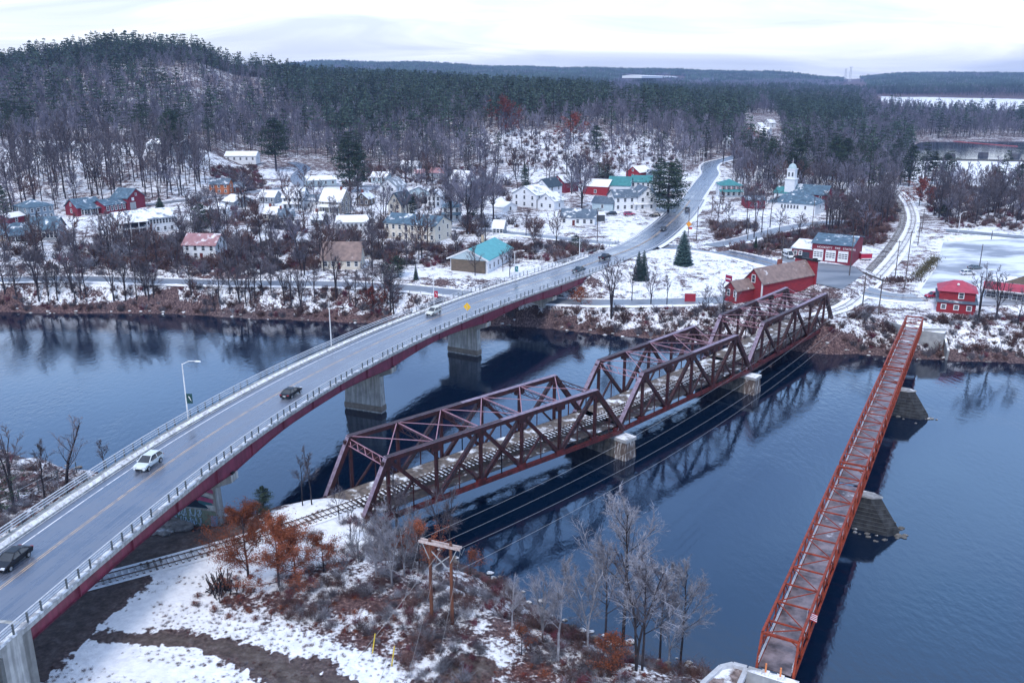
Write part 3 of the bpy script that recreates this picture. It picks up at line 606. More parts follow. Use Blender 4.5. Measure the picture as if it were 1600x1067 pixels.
for yy, zb in ((114.0, 3.0), (166.5, -2), (206.0, -2), (235.5, -1)):
    if yy == 114.0:
        g, c, rz, zt = pier(yy, zb, 8.4, 0)
        # painted mural panels on the river-facing (south) side: generic colour shapes and graffiti lettering
        ca, sa = math.cos(rz), math.sin(rz)
        hgt = zt - 2.1 - zb
        def onface(x, z, off=.02):   # x along the pier (towards the left edge of the bridge is +), z above base
            yb = .95 - .2 * (z / hgt) + off
            return (c[0] + x * ca + yb * sa * 1.0, c[1] + x * sa - yb * ca, zb + z)
        sgn = 1.0 if (onface(0, 0, 5)[1] < c[1]) else -1.0
        def of(x, z, off=.02):
            yb = (.95 - .2 * (z / hgt) + off) * sgn
            return (c[0] + x * ca + yb * sa, c[1] + x * sa - yb * ca, zb + z)
        cols = {'t': (0.05, 0.17, 0.22), 'n': (0.012, 0.03, 0.06), 'k': (0.01, 0.015, 0.02), 'r': (0.40, 0.02, 0.02), 'p': (0.45, 0.10, 0.22), 'g': (0.20, 0.26, 0.20), 'w': (0.55, 0.60, 0.62), 'b': (0.25, 0.38, 0.55)}
        shp = [('t', [(4.2, 3.6), (4.2, 7.2), (-2.2, 7.2), (-4.0, 3.6)]), ('g', [(4.25, .1), (4.25, 3.5), (-4.1, 3.2), (-4.3, .1)]), ('n', [(2.8, 3.6), (1.4, 6.6), (.2, 7.4), (-1.6, 4.4), (-3.4, 3.7)]),
               ('k', [(.9, 6.8), (.6, 8.4), (-.9, 8.8), (-1.9, 7.6), (-1.4, 5.9), (.2, 5.6)]), ('r', [(2.3, 6.9), (1.2, 7.6), (.5, 6.6), (1.4, 6.3)]), ('r', [(.1, 7.6), (-1.4, 4.7), (-1.9, 5.0), (-.5, 7.9)]),
               ('p', [(-1.7, 7.0), (-3.9, 6.6), (-4.0, 6.0), (-1.9, 6.3)]), ('p', [(-1.3, 5.6), (-3.8, 5.1), (-3.9, 4.5), (-1.2, 4.9)]), ('w', [(-1.9, 6.2), (-3.9, 5.8), (-4.0, 5.25), (-1.6, 5.7)]), ('w', [(-2.6, 4.2), (-4.0, 4.2), (-4.1, 3.4), (-3.3, 3.4)]), ('b', [(-3.2, .2), (-3.3, 2.6), (-4.3, 2.6), (-4.3, .2)])]
        for k_, (cn, P) in enumerate(shp):
            m_ = MB(); m_.add([of(x, z, .02 + .006 * k_) for x, z in P], [tuple(range(len(P)))])
            a_ = part(m_, 'mural_patch', mat('mural_' + cn, cols[cn], tuple(v * .7 for v in cols[cn]), .8, 1.5), g); a_.location = -root_loc(g)
        # bubble-letter tag in pale strokes
        m_ = MB(); r3 = np.random.RandomState(5)
        for row in range(2):
            for k_ in range(6):
                x0 = 2.4 - k_ * .78; z0 = 2.75 - row * 1.25
                pts = [of(x0 + .33 * math.cos(a) + r3.uniform(-.12, .12), z0 + .48 * math.sin(a) + r3.uniform(-.12, .12), .12) for a in np.linspace(r3.uniform(0, 3), r3.uniform(4.5, 7), 7)]
                m_.tube(pts, .075, 4)
                m_.tube([of(x0 - .25, z0 + .6, .12), of(x0 + r3.uniform(-.1, .2), z0 - .55, .12)], .07, 4)
        a_ = part(m_, 'graffiti_lettering', mat('graffiti_pale', (0.50, 0.66, 0.78), None, .8, 3.0), g); a_.location = -root_loc(g)
    else: pier(yy, zb, 8.2, 0)
# near abutment: wing wall along the right edge below the deck
ia = int(np.argmin(np.abs(BR[:, 1] - 71.5)))
m_ = MB()
q0, q1 = np.array(PTS[ia]), np.array(PTS[max(ia - 14, 0)])
n0 = np.array(NRM[ia])
def wall_seg(mb_, a, b, n, th, zt0, zt1, zb):
    P = [(a[0], a[1]), (b[0], b[1]), (b[0] + n[0] * th, b[1] + n[1] * th), (a[0] + n[0] * th, a[1] + n[1] * th)]
    mb_.add([(P[0][0], P[0][1], zb), (P[1][0], P[1][1], zb), (P[2][0], P[2][1], zb), (P[3][0], P[3][1], zb), (P[0][0], P[0][1], zt0), (P[1][0], P[1][1], zt1), (P[2][0], P[2][1], zt1), (P[3][0], P[3][1], zt0)],
            [(0, 1, 2, 3), (7, 6, 5, 4), (0, 4, 5, 1), (1, 5, 6, 2), (2, 6, 7, 3), (3, 7, 4, 0)])
wall_seg(m_, q0[:2] - n0 * .12, q1[:2] - np.array(NRM[max(ia - 14, 0)]) * .12, n0, .9, q0[2] - .46, q1[2] - .46, 2.0)
d_ = (q1[:2] - q0[:2]); d_ /= np.linalg.norm(d_)
wall_seg(m_, q0[:2] - n0 * .12, q0[:2] + d_ * 1.2 - n0 * .12, n0, WID + .2, q0[2] - .46, q0[2] - .46, 2.0)
part(m_, 'abutment', M_CONC, hb)
m_ = MB(); q = q0[:2] + d_ * 4.6 - n0 * .24; m_.box((q[0], q[1], (q0[2] + 1.5) / 2), (.45, .5, q0[2] - 2.6), math.atan2(d_[1], d_[0])); part(m_, 'drain_joint', mat('joint_dark', (0.12, 0.13, 0.13), None, .8, 2.), hb)
# graffiti scribbles low on the abutment
rz_ = math.atan2(d_[1], d_[0])
for (s0, z0, col, seed) in ((1.9, 7.2, (0.03, 0.03, 0.04), 1), (6.6, 6.6, (0.02, 0.10, 0.28), 2)):
    m_ = MB(); r3 = np.random.RandomState(seed)
    for row in range(2 if seed == 1 else 1):
        for k_ in range(3 if seed == 1 else 5):
            cx = s0 + (k_ * .62 if seed == 1 else k_ * .7); cz = z0 + .9 * row + k_ * .25 * (seed == 1)
            pts = []
            for a in np.linspace(r3.uniform(0, 2), r3.uniform(5, 7), 8):
                w_ = q0[:2] + d_ * (cx + .28 * math.cos(a)) - n0 * .15; pts.append((w_[0], w_[1], cz + .38 * math.sin(a)))
            m_.tube(pts, .05, 4)
    part(m_, 'graffiti_lettering', mat('graffiti_ink%d' % seed, col, None, .8, 3.), hb)
m_ = MB(); P = [q0[:2] + d_ * a - n0 * .14 for a in (5.6, 10.5)]
m_.add([(P[0][0], P[0][1], 5.4), (P[1][0], P[1][1], 5.4), (P[1][0], P[1][1], 7.6), ((P[0][0] + P[1][0]) / 2, (P[0][1] + P[1][1]) / 2, 7.9), (P[0][0], P[0][1], 7.2)], [(0, 1, 2, 3, 4)])
part(m_, 'painted_patch', mat('patch_blue', (0.16, 0.30, 0.55), (0.35, 0.42, 0.52), .8, 1.), hb)
# joint in the roadway where the deck begins
m_ = MB(); a, b = q0[:2] + n0 * .55, q0[:2] + n0 * 12.0
for s in (0, 1.6): m_.bar((a[0] + d_[0] * s, a[1] + d_[1] * s, q0[2] + .012), (b[0] + d_[0] * s, b[1] + d_[1] * s, q0[2] + .012), .45, .02)
part(m_, 'deck_joint', M_CONC, hb)
# far abutment
p9, n9 = np.array([*BR[gi[-1]]]), BN[gi[-1]]; t9 = np.array([n9[1], -n9[0]]); m_ = MB()
wall_seg(m_, p9 - n9 * .15, p9 + t9 * 9 - n9 * .15, n9, WID + .3, bz(262) - .47, bz(262) - .47, 3)
part(m_, 'abutment', M_CONC, hb)
# ================================================================ rail truss bridge
ZT, ZB, ZD = 14.2, 4.7, 6.1
rb = empty('railway_bridge', (21.0, 144.0, 0), label='three span maroon steel truss railway bridge over the river', cat='bridge')
def laced(mb_, a, b, w, d, side, n=None):
    """two flange bars with zigzag lacing between them; side = unit vector across the member in the truss plane"""
    a, b, side = Vector(a), Vector(b), Vector(side); L_ = (b - a).length
    for s in (-1, 1): mb_.bar(a + side * s * w / 2, b + side * s * w / 2, d, .12, up=side)
    n = n or max(3, int(L_ / (w * 1.1)))
    for k in range(n):
        p = a.lerp(b, k / n); q = a.lerp(b, (k + 1) / n); s = 1 if k % 2 else -1
        mb_.bar(p + side * s * w / 2, q - side * s * w / 2, .10, .05)
def truss_span(idx, Ra, Rb, n):
    Ra, Rb = np.array(Ra), np.array(Rb); L_ = np.linalg.norm(Rb - Ra); d = (Rb - Ra) / L_; nl = np.array([-d[1], d[0]]); pl = L_ / n; EP = 4.8 if idx == 0 else 7.4; EPf = 7.4; LT = EP + EPf + L_; W_ = 10.2
    sp_ = empty('truss_span', (0, 0, 0)); sp_.parent = rb; base_ = Ra - d * EP; sp_.location = Vector((base_[0], base_[1], 0)) - Vector(rb.location)
    O = Vector((base_[0], base_[1], 0))
    def pt(s, side, z): q = d * s + nl * (W_ * side); return (q[0], q[1], z)
    bot = [0.0] + [EP + pl * k for k in range(n + 1)] + [LT]
    dv = Vector((d[0], d[1], 0)); nv = Vector((nl[0], nl[1], 0)); up = Vector((0, 0, 1))
    for side in (0, 1):
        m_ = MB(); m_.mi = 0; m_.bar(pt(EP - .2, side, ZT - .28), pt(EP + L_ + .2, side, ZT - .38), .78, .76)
        m_.mi = 1; m_.bar(pt(EP - .35, side, ZT + .025), pt(EP + L_ + .35, side, ZT + .025), .88, .05)  # thin pale strip, light from above put into its colour
        m_.build('top_chord', [M_STEEL, M_STEEL_LIT], sp_)
        m_ = MB(); m_.bar(pt(0, side, ZB), pt(LT, side, ZB), .55, .7)
        for s in bot: m_.bar(pt(s - .8, side, ZB + .35), pt(s + .8, side, ZB + .35), .62, .9)
        m_.build('bottom_chord', M_STEELR, sp_)
        for (sa, sb) in ((0, EP), (LT, EP + L_)):
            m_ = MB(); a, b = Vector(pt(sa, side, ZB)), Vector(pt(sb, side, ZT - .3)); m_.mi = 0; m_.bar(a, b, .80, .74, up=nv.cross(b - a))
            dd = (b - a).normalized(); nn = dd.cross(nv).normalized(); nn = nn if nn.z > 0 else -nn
            m_.mi = 1; m_.bar(a + nn * .40, b + nn * .40, .84, .04, up=nn); m_.build('end_post', [M_STEEL, M_STEEL_LIT], sp_)  # same painted top light along the end post
        # web
        def diag(i, j, lace):
            a = Vector(pt(bot[i], side, ZB + .2)); b = Vector(pt(bot[j], side, ZT - .4)); ax = (b - a).normalized(); sd_ = ax.cross(nv).normalized(); m_ = MB()
            if lace: laced(m_, a, b, .58, .5, sd_)
            else: m_.bar(a, b, .56, .52, up=nv)
            m_.build('web_diagonal', M_STEEL, sp_)
            # stub strut from mid diagonal to the next bottom joint, with a short hanger
            mid = a.lerp(b, .5); k = j
            m_ = MB(); m_.bar(mid, pt(bot[k], side, ZB + .2), .3, .3); m_.bar(mid, (mid.x, mid.y, ZB + .2), .18, .18); m_.build('sub_strut', M_STEEL, sp_)
        if n == 5:
            for i, j, l_ in ((2, 1, 0), (2, 3, 1), (4, 3, 0), (3, 4, 1), (5, 4, 0), (5, 6, 1)): diag(i, j, l_)
        else:
            for i, j, l_ in ((2, 1, 0), (2, 3, 1), (4, 3, 0), (4, 5, 1)): diag(i, j, l_)
        for k in range(1, n + 2):
            m_ = MB(); s = bot[k]; m_.bar(pt(s, side, ZB + .2), pt(s, side, ZT - .4), .44, .46, up=nv)
            m_.bar(pt(s - .95, side, ZT - 1.05), pt(s + .95, side, ZT - 1.05), .62, .95); m_.build('web_vertical', M_STEEL, sp_)
        for s in (EP * .5, LT - EPf * .5):
            m_ = MB(); f = s / EP if s < EP else (LT - s) / EPf; m_.bar(pt(s, side, ZB), pt(s, side, ZB + (ZT - ZB) * f), .22, .22); m_.build('hanger', M_STEEL, sp_)
    # overhead bracing
    for k in range(n + 1):
        s = EP + pl * k; end = k in (0, n)
        m_ = MB()
        if end:
            a, b = Vector(pt(s, 0, ZT - .55)), Vector(pt(s, 1, ZT - .55)); sd_ = Vector((dv.x * (.45 if k == 0 else -.45) * -1, dv.y * (.45 if k == 0 else -.45) * -1, -.89)).normalized()
            laced(m_, a + sd_ * .45, b + sd_ * .45, 1.0, .14, sd_, 10); m_.build('portal_frame', M_STEEL if k else M_LACE, sp_)
        else:
            laced(m_, pt(s, 0, ZT - .9), pt(s, 1, ZT - .9), .9, .12, (0, 0, 1), 10); m_.build('sway_frame', M_STEEL, sp_)
            m_ = MB(); m_.bar(pt(s, 0, ZT - .1), pt(s, 1, ZT - .1), .16, .14); m_.build('top_strut', M_LACE, sp_)
    for k in range(n):
        for q in (0, 1):
            m_ = MB(); m_.bar(pt(EP + pl * k, q, ZT - .05 - .02 * q), pt(EP + pl * (k + 1), 1 - q, ZT - .05 - .02 * q), .15, .03 + .04 * q); m_.build('lateral_brace', M_LACE, sp_)
    # floor
    m_ = MB()
    for s in bot: m_.bar(pt(s, 0, ZD - .75), pt(s, 1, ZD - .75), .4, 1.0)
    for o in (.25, .47, .62, .84): m_.bar(pt(0, o, ZD - .62), pt(LT, o, ZD - .62), .32, .7)
    m_.build('floor_beams', M_STEEL, sp_)
    m_ = MB(); m_.add([pt(0, .03, ZD - .3), pt(LT, .03, ZD - .3), pt(LT, .97, ZD - .3), pt(0, .97, ZD - .3), pt(0, .03, ZD - .4), pt(LT, .03, ZD - .4), pt(LT, .97, ZD - .4), pt(0, .97, ZD - .4)], [(0, 1, 2, 3), (7, 6, 5, 4), (0, 4, 5, 1), (1, 5, 6, 2), (2, 6, 7, 3), (3, 7, 4, 0)]); m_.build('floor_timbers', mat('floor_timber', (0.075, 0.06, 0.055), (0.03, 0.025, 0.025), .9, 1.5, snow=.25), sp_)
    m_ = MB(); Ltot = LT
    a0, a1 = 4.6 / W_, 9.0 / W_
    m_.add([pt(0, .5, ZD - .14), pt(Ltot, .5, ZD - .14), pt(Ltot, .93, ZD - .14), pt(0, .93, ZD - .14), pt(0, .5, ZD - .26), pt(Ltot, .5, ZD - .26), pt(Ltot, .93, ZD - .26), pt(0, .93, ZD - .26)], [(0, 1, 2, 3), (7, 6, 5, 4), (0, 4, 5, 1), (1, 5, 6, 2), (2, 6, 7, 3), (3, 7, 4, 0)])
    m_.build('walkway_deck', mat('walkway_snowy', (0.20, 0.165, 0.14), (0.08, 0.065, 0.06), .9, 1.2, stretch=(1, 1, 1), snow=.34), sp_)
    return base_, base_ + d * Ltot, nl
ends = []
for k, (a, b, n) in enumerate(TRK_S): ends.append(truss_span(k, a, b, n))
def rpier(c, nl, near=True):
    m_ = MB(); rz = math.atan2(nl[1], nl[0]); cx = c + nl * 5.1
    m_.box((cx[0], cx[1], .6), (13.6, 3.2, 5.6), rz, top=(13.0, 2.4)); g = part(m_, 'pier', M_STONE, rb)
    q = c - nl * 1.3; m_ = MB(); m_.box((q[0], q[1], .55), (2.9, 3.6, 5.6), rz, top=(2.3, 2.6)); e = part(m_, 'pier_nose', M_ICE, g); e.location = -root_loc(g)
    m_ = MB(); m_.box((q[0], q[1], 3.65), (2.7, 3.0, .6), rz); e = part(m_, 'pier_cap', M_CONCS, g); e.location = -root_loc(g)
    m_ = MB(); m_.box((cx[0], cx[1], 3.62), (13.4, 2.8, .45), rz); e = part(m_, 'bearing_shelf', M_CONCS, g); e.location = -root_loc(g)
rpier((ends[0][1] + ends[1][0]) / 2, ends[1][2]); rpier((ends[1][1] + ends[2][0]) / 2, ends[2][2])
for c, nl, sg in ((ends[0][0], ends[0][2], -1), (ends[2][1], ends[2][2], 1)):
    rz = math.atan2(nl[1], nl[0]); cx = c + nl * 5.1 + np.array([nl[1], -nl[0]]) * 2.2 * sg; m_ = MB(); m_.box((cx[0], cx[1], 1.6), (14, 5.0, 5.4), rz); part(m_, 'abutment', M_STONE, rb)
# ---- railway track: rails and sleepers all the way
def track(P, Z, lbl, gauge=1.435):
    t = np.gradient(P, axis=0); t /= np.linalg.norm(t, axis=1)[:, None]; n = np.stack([-t[:, 1], t[:, 0]], 1)
    o = empty('railway_track', (P[0][0], P[0][1], 0), label=lbl, cat='railway track')
    for s in (-1, 1):
        q = P + n * s * gauge / 2; part(MB().tube([(a, b, z + .17) for (a, b), z in zip(q[::2], Z[::2])], .085, 4), 'rail', M_RAILS, o)
    m_ = MB(); S_ = resample(np.column_stack([P, Z]), .78); tt = np.gradient(S_[:, :2], axis=0)
    for (x, y, z), (a, b) in zip(S_, tt): m_.box((x, y, z - .0), (2.6, .26, .2), math.atan2(b, a) + math.pi / 2)
    part(m_, 'sleepers', M_TIE, o); o.children[-1]['kind'] = 'stuff'; return o
track(TRK, TZ, 'single railway track running over the truss bridge and away between the trees')
track(TR2, np.interp(TR2[:, 1], [60, 215, 235, 300, 600], [6.45, 6.45, 7.0, 7.4, 7.6]), 'siding track beside the main track beyond the bridge')
for nm, P, Z, w in (('ballast', TRK[:iA + 2], TZ[:iA + 2], 1.9), ('ballast', TRK[iB - 2:], TZ[iB - 2:], 2.6)):
    tag(ribbon(P, Z, -w, w, -.06 if w < 2 else .075, MB(), 3).build(nm, mat('ballast_snowy', (0.20, 0.19, 0.19), (0.09, 0.085, 0.085), .9, 3.0, snow=.80)), kind='structure')
# ================================================================ foot bridge
fb = empty('foot_bridge', (28.0, 79.0, 0), label='narrow rust orange steel truss foot bridge with plank deck', cat='bridge')
J = [np.array(q) for q in ((28.0, 79.0), (51.3, 121.8), (77.1, 168.6), (98.9, 208.2))]
fd = (J[3] - J[0]) / np.linalg.norm(J[3] - J[0]); fn = np.array([fd[1], -fd[0]]); FO = J[0] + fn * 0.0
FZT, FZB, FZD, FW = 9.4, 5.75, 6.35, 3.75
def fpt(s, t, z): q = FO + fd * s + fn * t; return (q[0] , q[1], z)
segs = [(-1.3, 48.1, 12), (49.2, 101.4, 13), (102.6, 148.4, 12)]
fdv = Vector((fd[0], fd[1], 0)); fnv = Vector((fn[0], fn[1], 0))
for si, (s0, s1, n) in enumerate(segs):
    sp_ = empty('truss_span', Vector(fpt(s0, 0, 0)) - Vector(fb.location)); sp_.parent = fb
    OO = Vector(fpt(s0, 0, 0))
    def q(s, t, z): return Vector(fpt(s, t, z)) - OO
    inset = 1.6 if si == 0 else .35
    xs = np.linspace(s0, s1, n + 1)
    for side in (-1, 1):
        t = side * FW / 2
        m_ = MB(); m_.bar(q(s0 + inset, t, FZT), q(s1 - .35, t, FZT), .26, .26)
        m_.bar(q(s0, t, FZB), q(s1, t, FZB), .24, .28); m_.bar(q(s0, t, FZB), q(s0 + inset, t, FZT), .24, .24, up=fnv); m_.bar(q(s1, t, FZB), q(s1 - .35, t, FZT), .24, .24, up=fnv)
        m_.bar(q(s0, t, FZD + 1.35), q(s1, t, FZD + 1.35), .1, .1); m_.build('side_truss', M_ORNG, sp_)
        m_ = MB()
        for k in range(1, n): m_.bar(q(xs[k], t, FZB), q(xs[k], t, FZT), .15, .15)
        for k in range(n):
            a, b = (k, k + 1) if k < n / 2 else (k + 1, k)
            m_.bar(q(xs[a] + (inset if a == 0 else 0), t, FZT), q(xs[b], t, FZB), .12, .12)
        m_.build('web_members', M_ORNG, sp_)
        m_ = MB()
        for zz_ in (.45, .75, 1.08): m_.tube([q(s0, t - side * .16, FZD + zz_), q(s1, t - side * .16, FZD + zz_)], .035, 4)
        m_.build('handrail', M_GALV, sp_)
    m_ = MB()
    for k in range(n + 1):
        if k == 0: sx = s0 + inset
        elif k == n: sx = s1 - .35
        else: sx = xs[k]
        w_ = .26 if k in (0, n) else .16
        m_.bar(q(sx, -FW / 2, FZT), q(sx, FW / 2, FZT), w_, w_)
        if k in (0, n):
            for side in (-1, 1): m_.tube([q(sx, side * FW / 2, FZT - 1.0), q(sx, side * (FW / 2 - .25), FZT - .45), q(sx, side * (FW / 2 - .8), FZT - .12)], .06, 5)
    for k in range(n):
        a, b = xs[k] + (inset if k == 0 else 0), xs[k + 1]; sg = 1 if k % 2 else -1
        m_.bar(q(a, sg * FW / 2, FZT), q(b, -sg * FW / 2, FZT), .09, .09)
    m_.build('top_bracing', M_ORNG, sp_)
    m_ = MB()
    for k in range(n + 1): m_.bar(q(xs[k], -FW / 2, FZB), q(xs[k], FW / 2, FZB), .2, .3)
    m_.build('floor_beams', M_ORNG, sp_)
    m_ = MB(); x_ = s0; a = math.atan2(fd[1], fd[0]); rr = np.random.RandomState(si)
    while x_ < s1: m_.box(q(x_ + .15, 0, FZD - .05 + rr.uniform(-.01, .01)), (.285, FW - .4, .1), a); x_ += .3
    m_.build('plank_deck', M_PLANK, sp_)
def fpier(s, lean=1.0):
    c = FO + fd * s
    def P(a, b, z): qq = c + fd * a + fn * b; return (qq[0], qq[1], z)
    V = []; lv = [(-1.2, -2.9, 8.0, 3.1), (.9, -2.7, 7.5, 2.9), (5.2, -2.0, 4.6, 1.8)]
    for z, b0, b1, w in lv: V += [P(-w / 2, b0, z), P(w / 2, b0, z), P(w / 2, b1 - 1.5, z), P(0, b1, z), P(-w / 2, b1 - 1.5, z)]
    F = [tuple(range(10, 15))] + [(r * 5 + k, r * 5 + (k + 1) % 5, (r + 1) * 5 + (k + 1) % 5, (r + 1) * 5 + k) for r in range(2) for k in range(5)]
    g = part(MB().add(V, F), 'pier', mat('pier_masonry', (0.050, 0.053, 0.058), (0.016, 0.018, 0.021), .85, .9, bump=.5, streak=.3), fb)
    m_ = MB(); m_.add([(x, y, z) for z in (5.21, 5.5) for x, y, _ in [P(-.95, -2.1, 0), P(.95, -2.1, 0), P(.95, 3.4, 0), P(0, 4.8, 0), P(-.95, 3.4, 0)]], [tuple(range(5))[::-1], tuple(range(5, 10))] + [(k, (k + 1) % 5, 5 + (k + 1) % 5, 5 + k) for k in range(5)])
    e = part(m_, 'pier_cap', mat('cap_stone', (0.34, 0.35, 0.36), (0.18, 0.18, 0.19), .85, 1.0, snow=.3), g); e.location = -root_loc(g)
    # mortar courses as thin proud bands
    m_ = MB()
    for k in range(7):
        z = .6 + k * .62; f = min(max((z - .9) / 4.3, 0), 1); b1 = 7.5 + (4.6 - 7.5) * f; w = 2.9 + (1.8 - 2.9) * f; b0 = -2.7 + .7 * f
        ps = [P(w / 2 + .02, b0, z), P(w / 2 + .02, b1 - 1.5, z), P(0, b1 + .02, z), P(-w / 2 - .02, b1 - 1.5, z), P(-w / 2 - .02, b0, z)]
        m_.tube(ps, .035, 4)
    e = part(m_, 'masonry_course', mat('mortar', (0.085, 0.09, 0.095), None, .85, 2.), g); e.location = -root_loc(g)
fpier(48.6); fpier(102.0)
# abutments of the foot bridge
def fP(s, t, z): return fpt(s, t, z)
m_ = MB(); m_.prism([fP(-1.5, -2.6, 0)[:2], (23.5, 79.3), (22.1, 78.9), (19.8, 76.4), (17.5, 72.5), (19.5, 64.0), fP(-16, -2.6, 0)[:2]], -1, 5.7); part(m_, 'abutment', mat('abutment_rubble', (0.30, 0.24, 0.23), (0.09, 0.065, 0.06), .9, 1.6, snow=.36), fb)
m_ = MB(); m_.prism([fP(-1.6, -2.58, 0)[:2], fP(-1.6, 2.6, 0)[:2], fP(-2.6, 2.6, 0)[:2], fP(-2.6, -2.58, 0)[:2]], -1, 6.25); part(m_, 'end_wall', M_CONCS, fb)
# parapets on the near wing
m_ = MB()
_w = [fP(-1.7, -2.75, 5.9), (23.5, 79.5, 5.85), (22.1, 79.1, 5.8), (19.7, 76.6, 5.75), (17.6, 73.0, 5.7)]
for a, b in list(zip(_w[:-1], _w[1:])) + [(fP(-1.9, -2.75, 5.9), fP(-12, -2.75, 5.9))]: m_.bar(a, b, .5, .5)
part(m_, 'parapet', mat('parapet_concrete', (0.52, 0.54, 0.57), (0.38, 0.39, 0.41), .85, 1.), fb)
for t in (-.75, .75):
    o = empty('bollard', fpt(-2.1, t, 6.25), label='orange topped bollard at the near end of the foot bridge, %s' % ('left one' if t < 0 else 'right one'), cat='bollard', group='bollards at the foot bridge')
    m_ = MB(); m_.box((0, 0, .12), (.75, .75, .24), math.atan2(fd[1], fd[0])); m_.build('base', M_DSNOW, o)
    m_ = MB(); m_.tube([(0, 0, .2), (0, 0, 1.25)], .1, 8); m_.build('post', mat('bollard_orange', (0.75, 0.26, 0.10), None, .6, 2.), o)
m_ = MB(); m_.prism([fP(149, -2.4, 0)[:2], fP(149, 7.0, 0)[:2], fP(151.5, 7.2, 0)[:2], fP(156, 5, 0)[:2], fP(160, 2.6, 0)[:2], fP(160, -2.6, 0)[:2], fP(152, -5.5, 0)[:2]], -1, 5.9); part(m_, 'abutment', M_CONCS, fb)
m_ = MB(); m_.bar(fP(149.2, 2.4, 6.2), fP(151.5, 7.0, 6.2), .45, .8); m_.bar(fP(151.5, 7.0, 3.4), fP(146, 8.4, 1.2), .5, 3.0); m_.bar(fP(149.2, -2.4, 6.2), fP(153, -6.6, 6.0), .45, .8); m_.bar(fP(153, -6.6, 3.4), fP(147, -8.6, 1.4), .5, 3.0)
part(m_, 'wing_wall', M_CONCS, fb)
# flag hung on the right truss
fo = empty('flag', fpt(6.2, FW / 2 - .35, FZT - .9), rz=math.atan2(fd[1], fd[0]), label='small striped flag hanging inside the right truss near the near end of the foot bridge', cat='flag')
MB().tube([(0, 0, -.9), (.1, -.1, 1.3)], .02, 5).build('pole', M_GALV, fo)
for k in range(9):
    x0 = .08; z0 = 1.15 - k * .11
    m_ = MB(); pts = [(x0 + a * .28, -.12 - .16 * a - .07 * math.sin(a * 3), z0 - a * .22) for a in range(6)]
    m_.strip(pts, [(p[0], p[1], p[2] - .11) for p in pts]); m_.build('stripe', mat('flag_red', (0.55, 0.03, 0.06), None, .7, 3.) if k % 2 == 0 else M_WHITE, fo)
pts = [(x0 + a * .28, -.135 - .16 * a - .07 * math.sin(a * 3), 1.16 - a * .22) for a in range(3)]
MB().strip(pts, [(p[0], p[1], p[2] - .55) for p in pts]).build('canton', mat('flag_blue', (0.03, 0.06, 0.22), None, .7, 3.), fo)
# ================================================================ buildings
WCOL = dict(white=((0.72, 0.74, 0.76), (0.58, 0.60, 0.63)), cream=((0.66, 0.60, 0.50), (0.54, 0.49, 0.41)), tan=((0.50, 0.38, 0.27), (0.40, 0.30, 0.22)), red=((0.30, 0.025, 0.035), (0.20, 0.020, 0.03)),
            barn=((0.20, 0.022, 0.040), (0.14, 0.018, 0.032)), grey=((0.26, 0.29, 0.32), (0.18, 0.20, 0.23)), dark=((0.07, 0.075, 0.085), (0.04, 0.045, 0.05)), bluegrey=((0.19, 0.25, 0.30), (0.14, 0.18, 0.22)), pale=((0.42, 0.52, 0.56), (0.33, 0.42, 0.46)),
            stone=((0.38, 0.34, 0.28), (0.20, 0.19, 0.17)), brick=((0.24, 0.075, 0.055), (0.15, 0.05, 0.04)), plum=((0.28, 0.10, 0.19), (0.20, 0.06, 0.12)), orange=((0.45, 0.15, 0.06), (0.3, 0.1, 0.05)), brown=((0.16, 0.12, 0.09), (0.10, 0.08, 0.06)))
RCOL = dict(slate=((0.115, 0.155, 0.20), (0.07, 0.10, 0.14), .25), snow=((0.78, 0.79, 0.81), (0.60, 0.62, 0.65), 0), lightsnow=((0.30, 0.34, 0.38), (0.20, 0.23, 0.27), .62), teal=((0.06, 0.23, 0.24), (0.04, 0.17, 0.18), .12), paleteal=((0.11, 0.37, 0.40), (0.09, 0.30, 0.33), .10),
            dark=((0.05, 0.075, 0.10), (0.03, 0.05, 0.07), .08), brown=((0.27, 0.195, 0.175), (0.17, 0.125, 0.115), .10), pink=((0.36, 0.20, 0.21), (0.28, 0.15, 0.16), .25), red=((0.42, 0.07, 0.11), (0.33, 0.05, 0.085), .0), grey=((0.23, 0.25, 0.28), (0.15, 0.17, 0.19), .35), slateblue=((0.10, 0.17, 0.23), (0.05, 0.085, 0.12), .22))
def wm(k):
    c = WCOL[k]; return mat('wall_' + k, c[0], c[1], .8, 0.9, stretch=(1, 1, 3.5))
def rm(k):
    c = RCOL[k]; return mat('roof_' + k, c[0], c[1], .75, 0.8, snow=c[2]) if k != 'snow' else mat('roof_snow', c[0], c[1], .85, 0.5, lo=.25, hi=.5)
M_TRIM = mat('trim_white', (0.74, 0.75, 0.76), None, .6, 2.0)
M_TRIMG = mat('trim_grey', (0.35, 0.36, 0.37), None, .6, 2.0)
_wc = {}
def window_meshes(w, h, trim, tw):
    k = (w, h, trim.name, tw)
    if k not in _wc:
        a = MB(); f = .13 * tw
        for c, d in (((0, -.03, h / 2 + f / 2), (w + 2 * f, .1, f)), ((0, -.03, -h / 2 - f / 2), (w + 2 * f, .14, f)), ((-w / 2 - f / 2, -.03, 0), (f, .1, h)), ((w / 2 + f / 2, -.03, 0), (f, .1, h)), ((0, -.03, 0), (w, .06, .07))): a.box(c, d)
        if w > 1.3: a.box((0, -.03, 0), (.08, .06, h))
        b = MB(); b.box((0, -.005, 0), (w, .03, h)); _wc[k] = (a.mesh('window', trim), b.mesh('pane', M_GLASS))
    return _wc[k]
def add_window(root, p, rz, w=1.0, h=1.45, trim=M_TRIM, pane=True, tw=1.0):
    fm, pm = window_meshes(w, h, trim, tw); o = bpy.data.objects.new('window', fm); COL.objects.link(o); o.parent = root; o.location = p; o.rotation_euler = (0, 0, rz)
    q = bpy.data.objects.new('pane', pm); COL.objects.link(q); q.parent = o
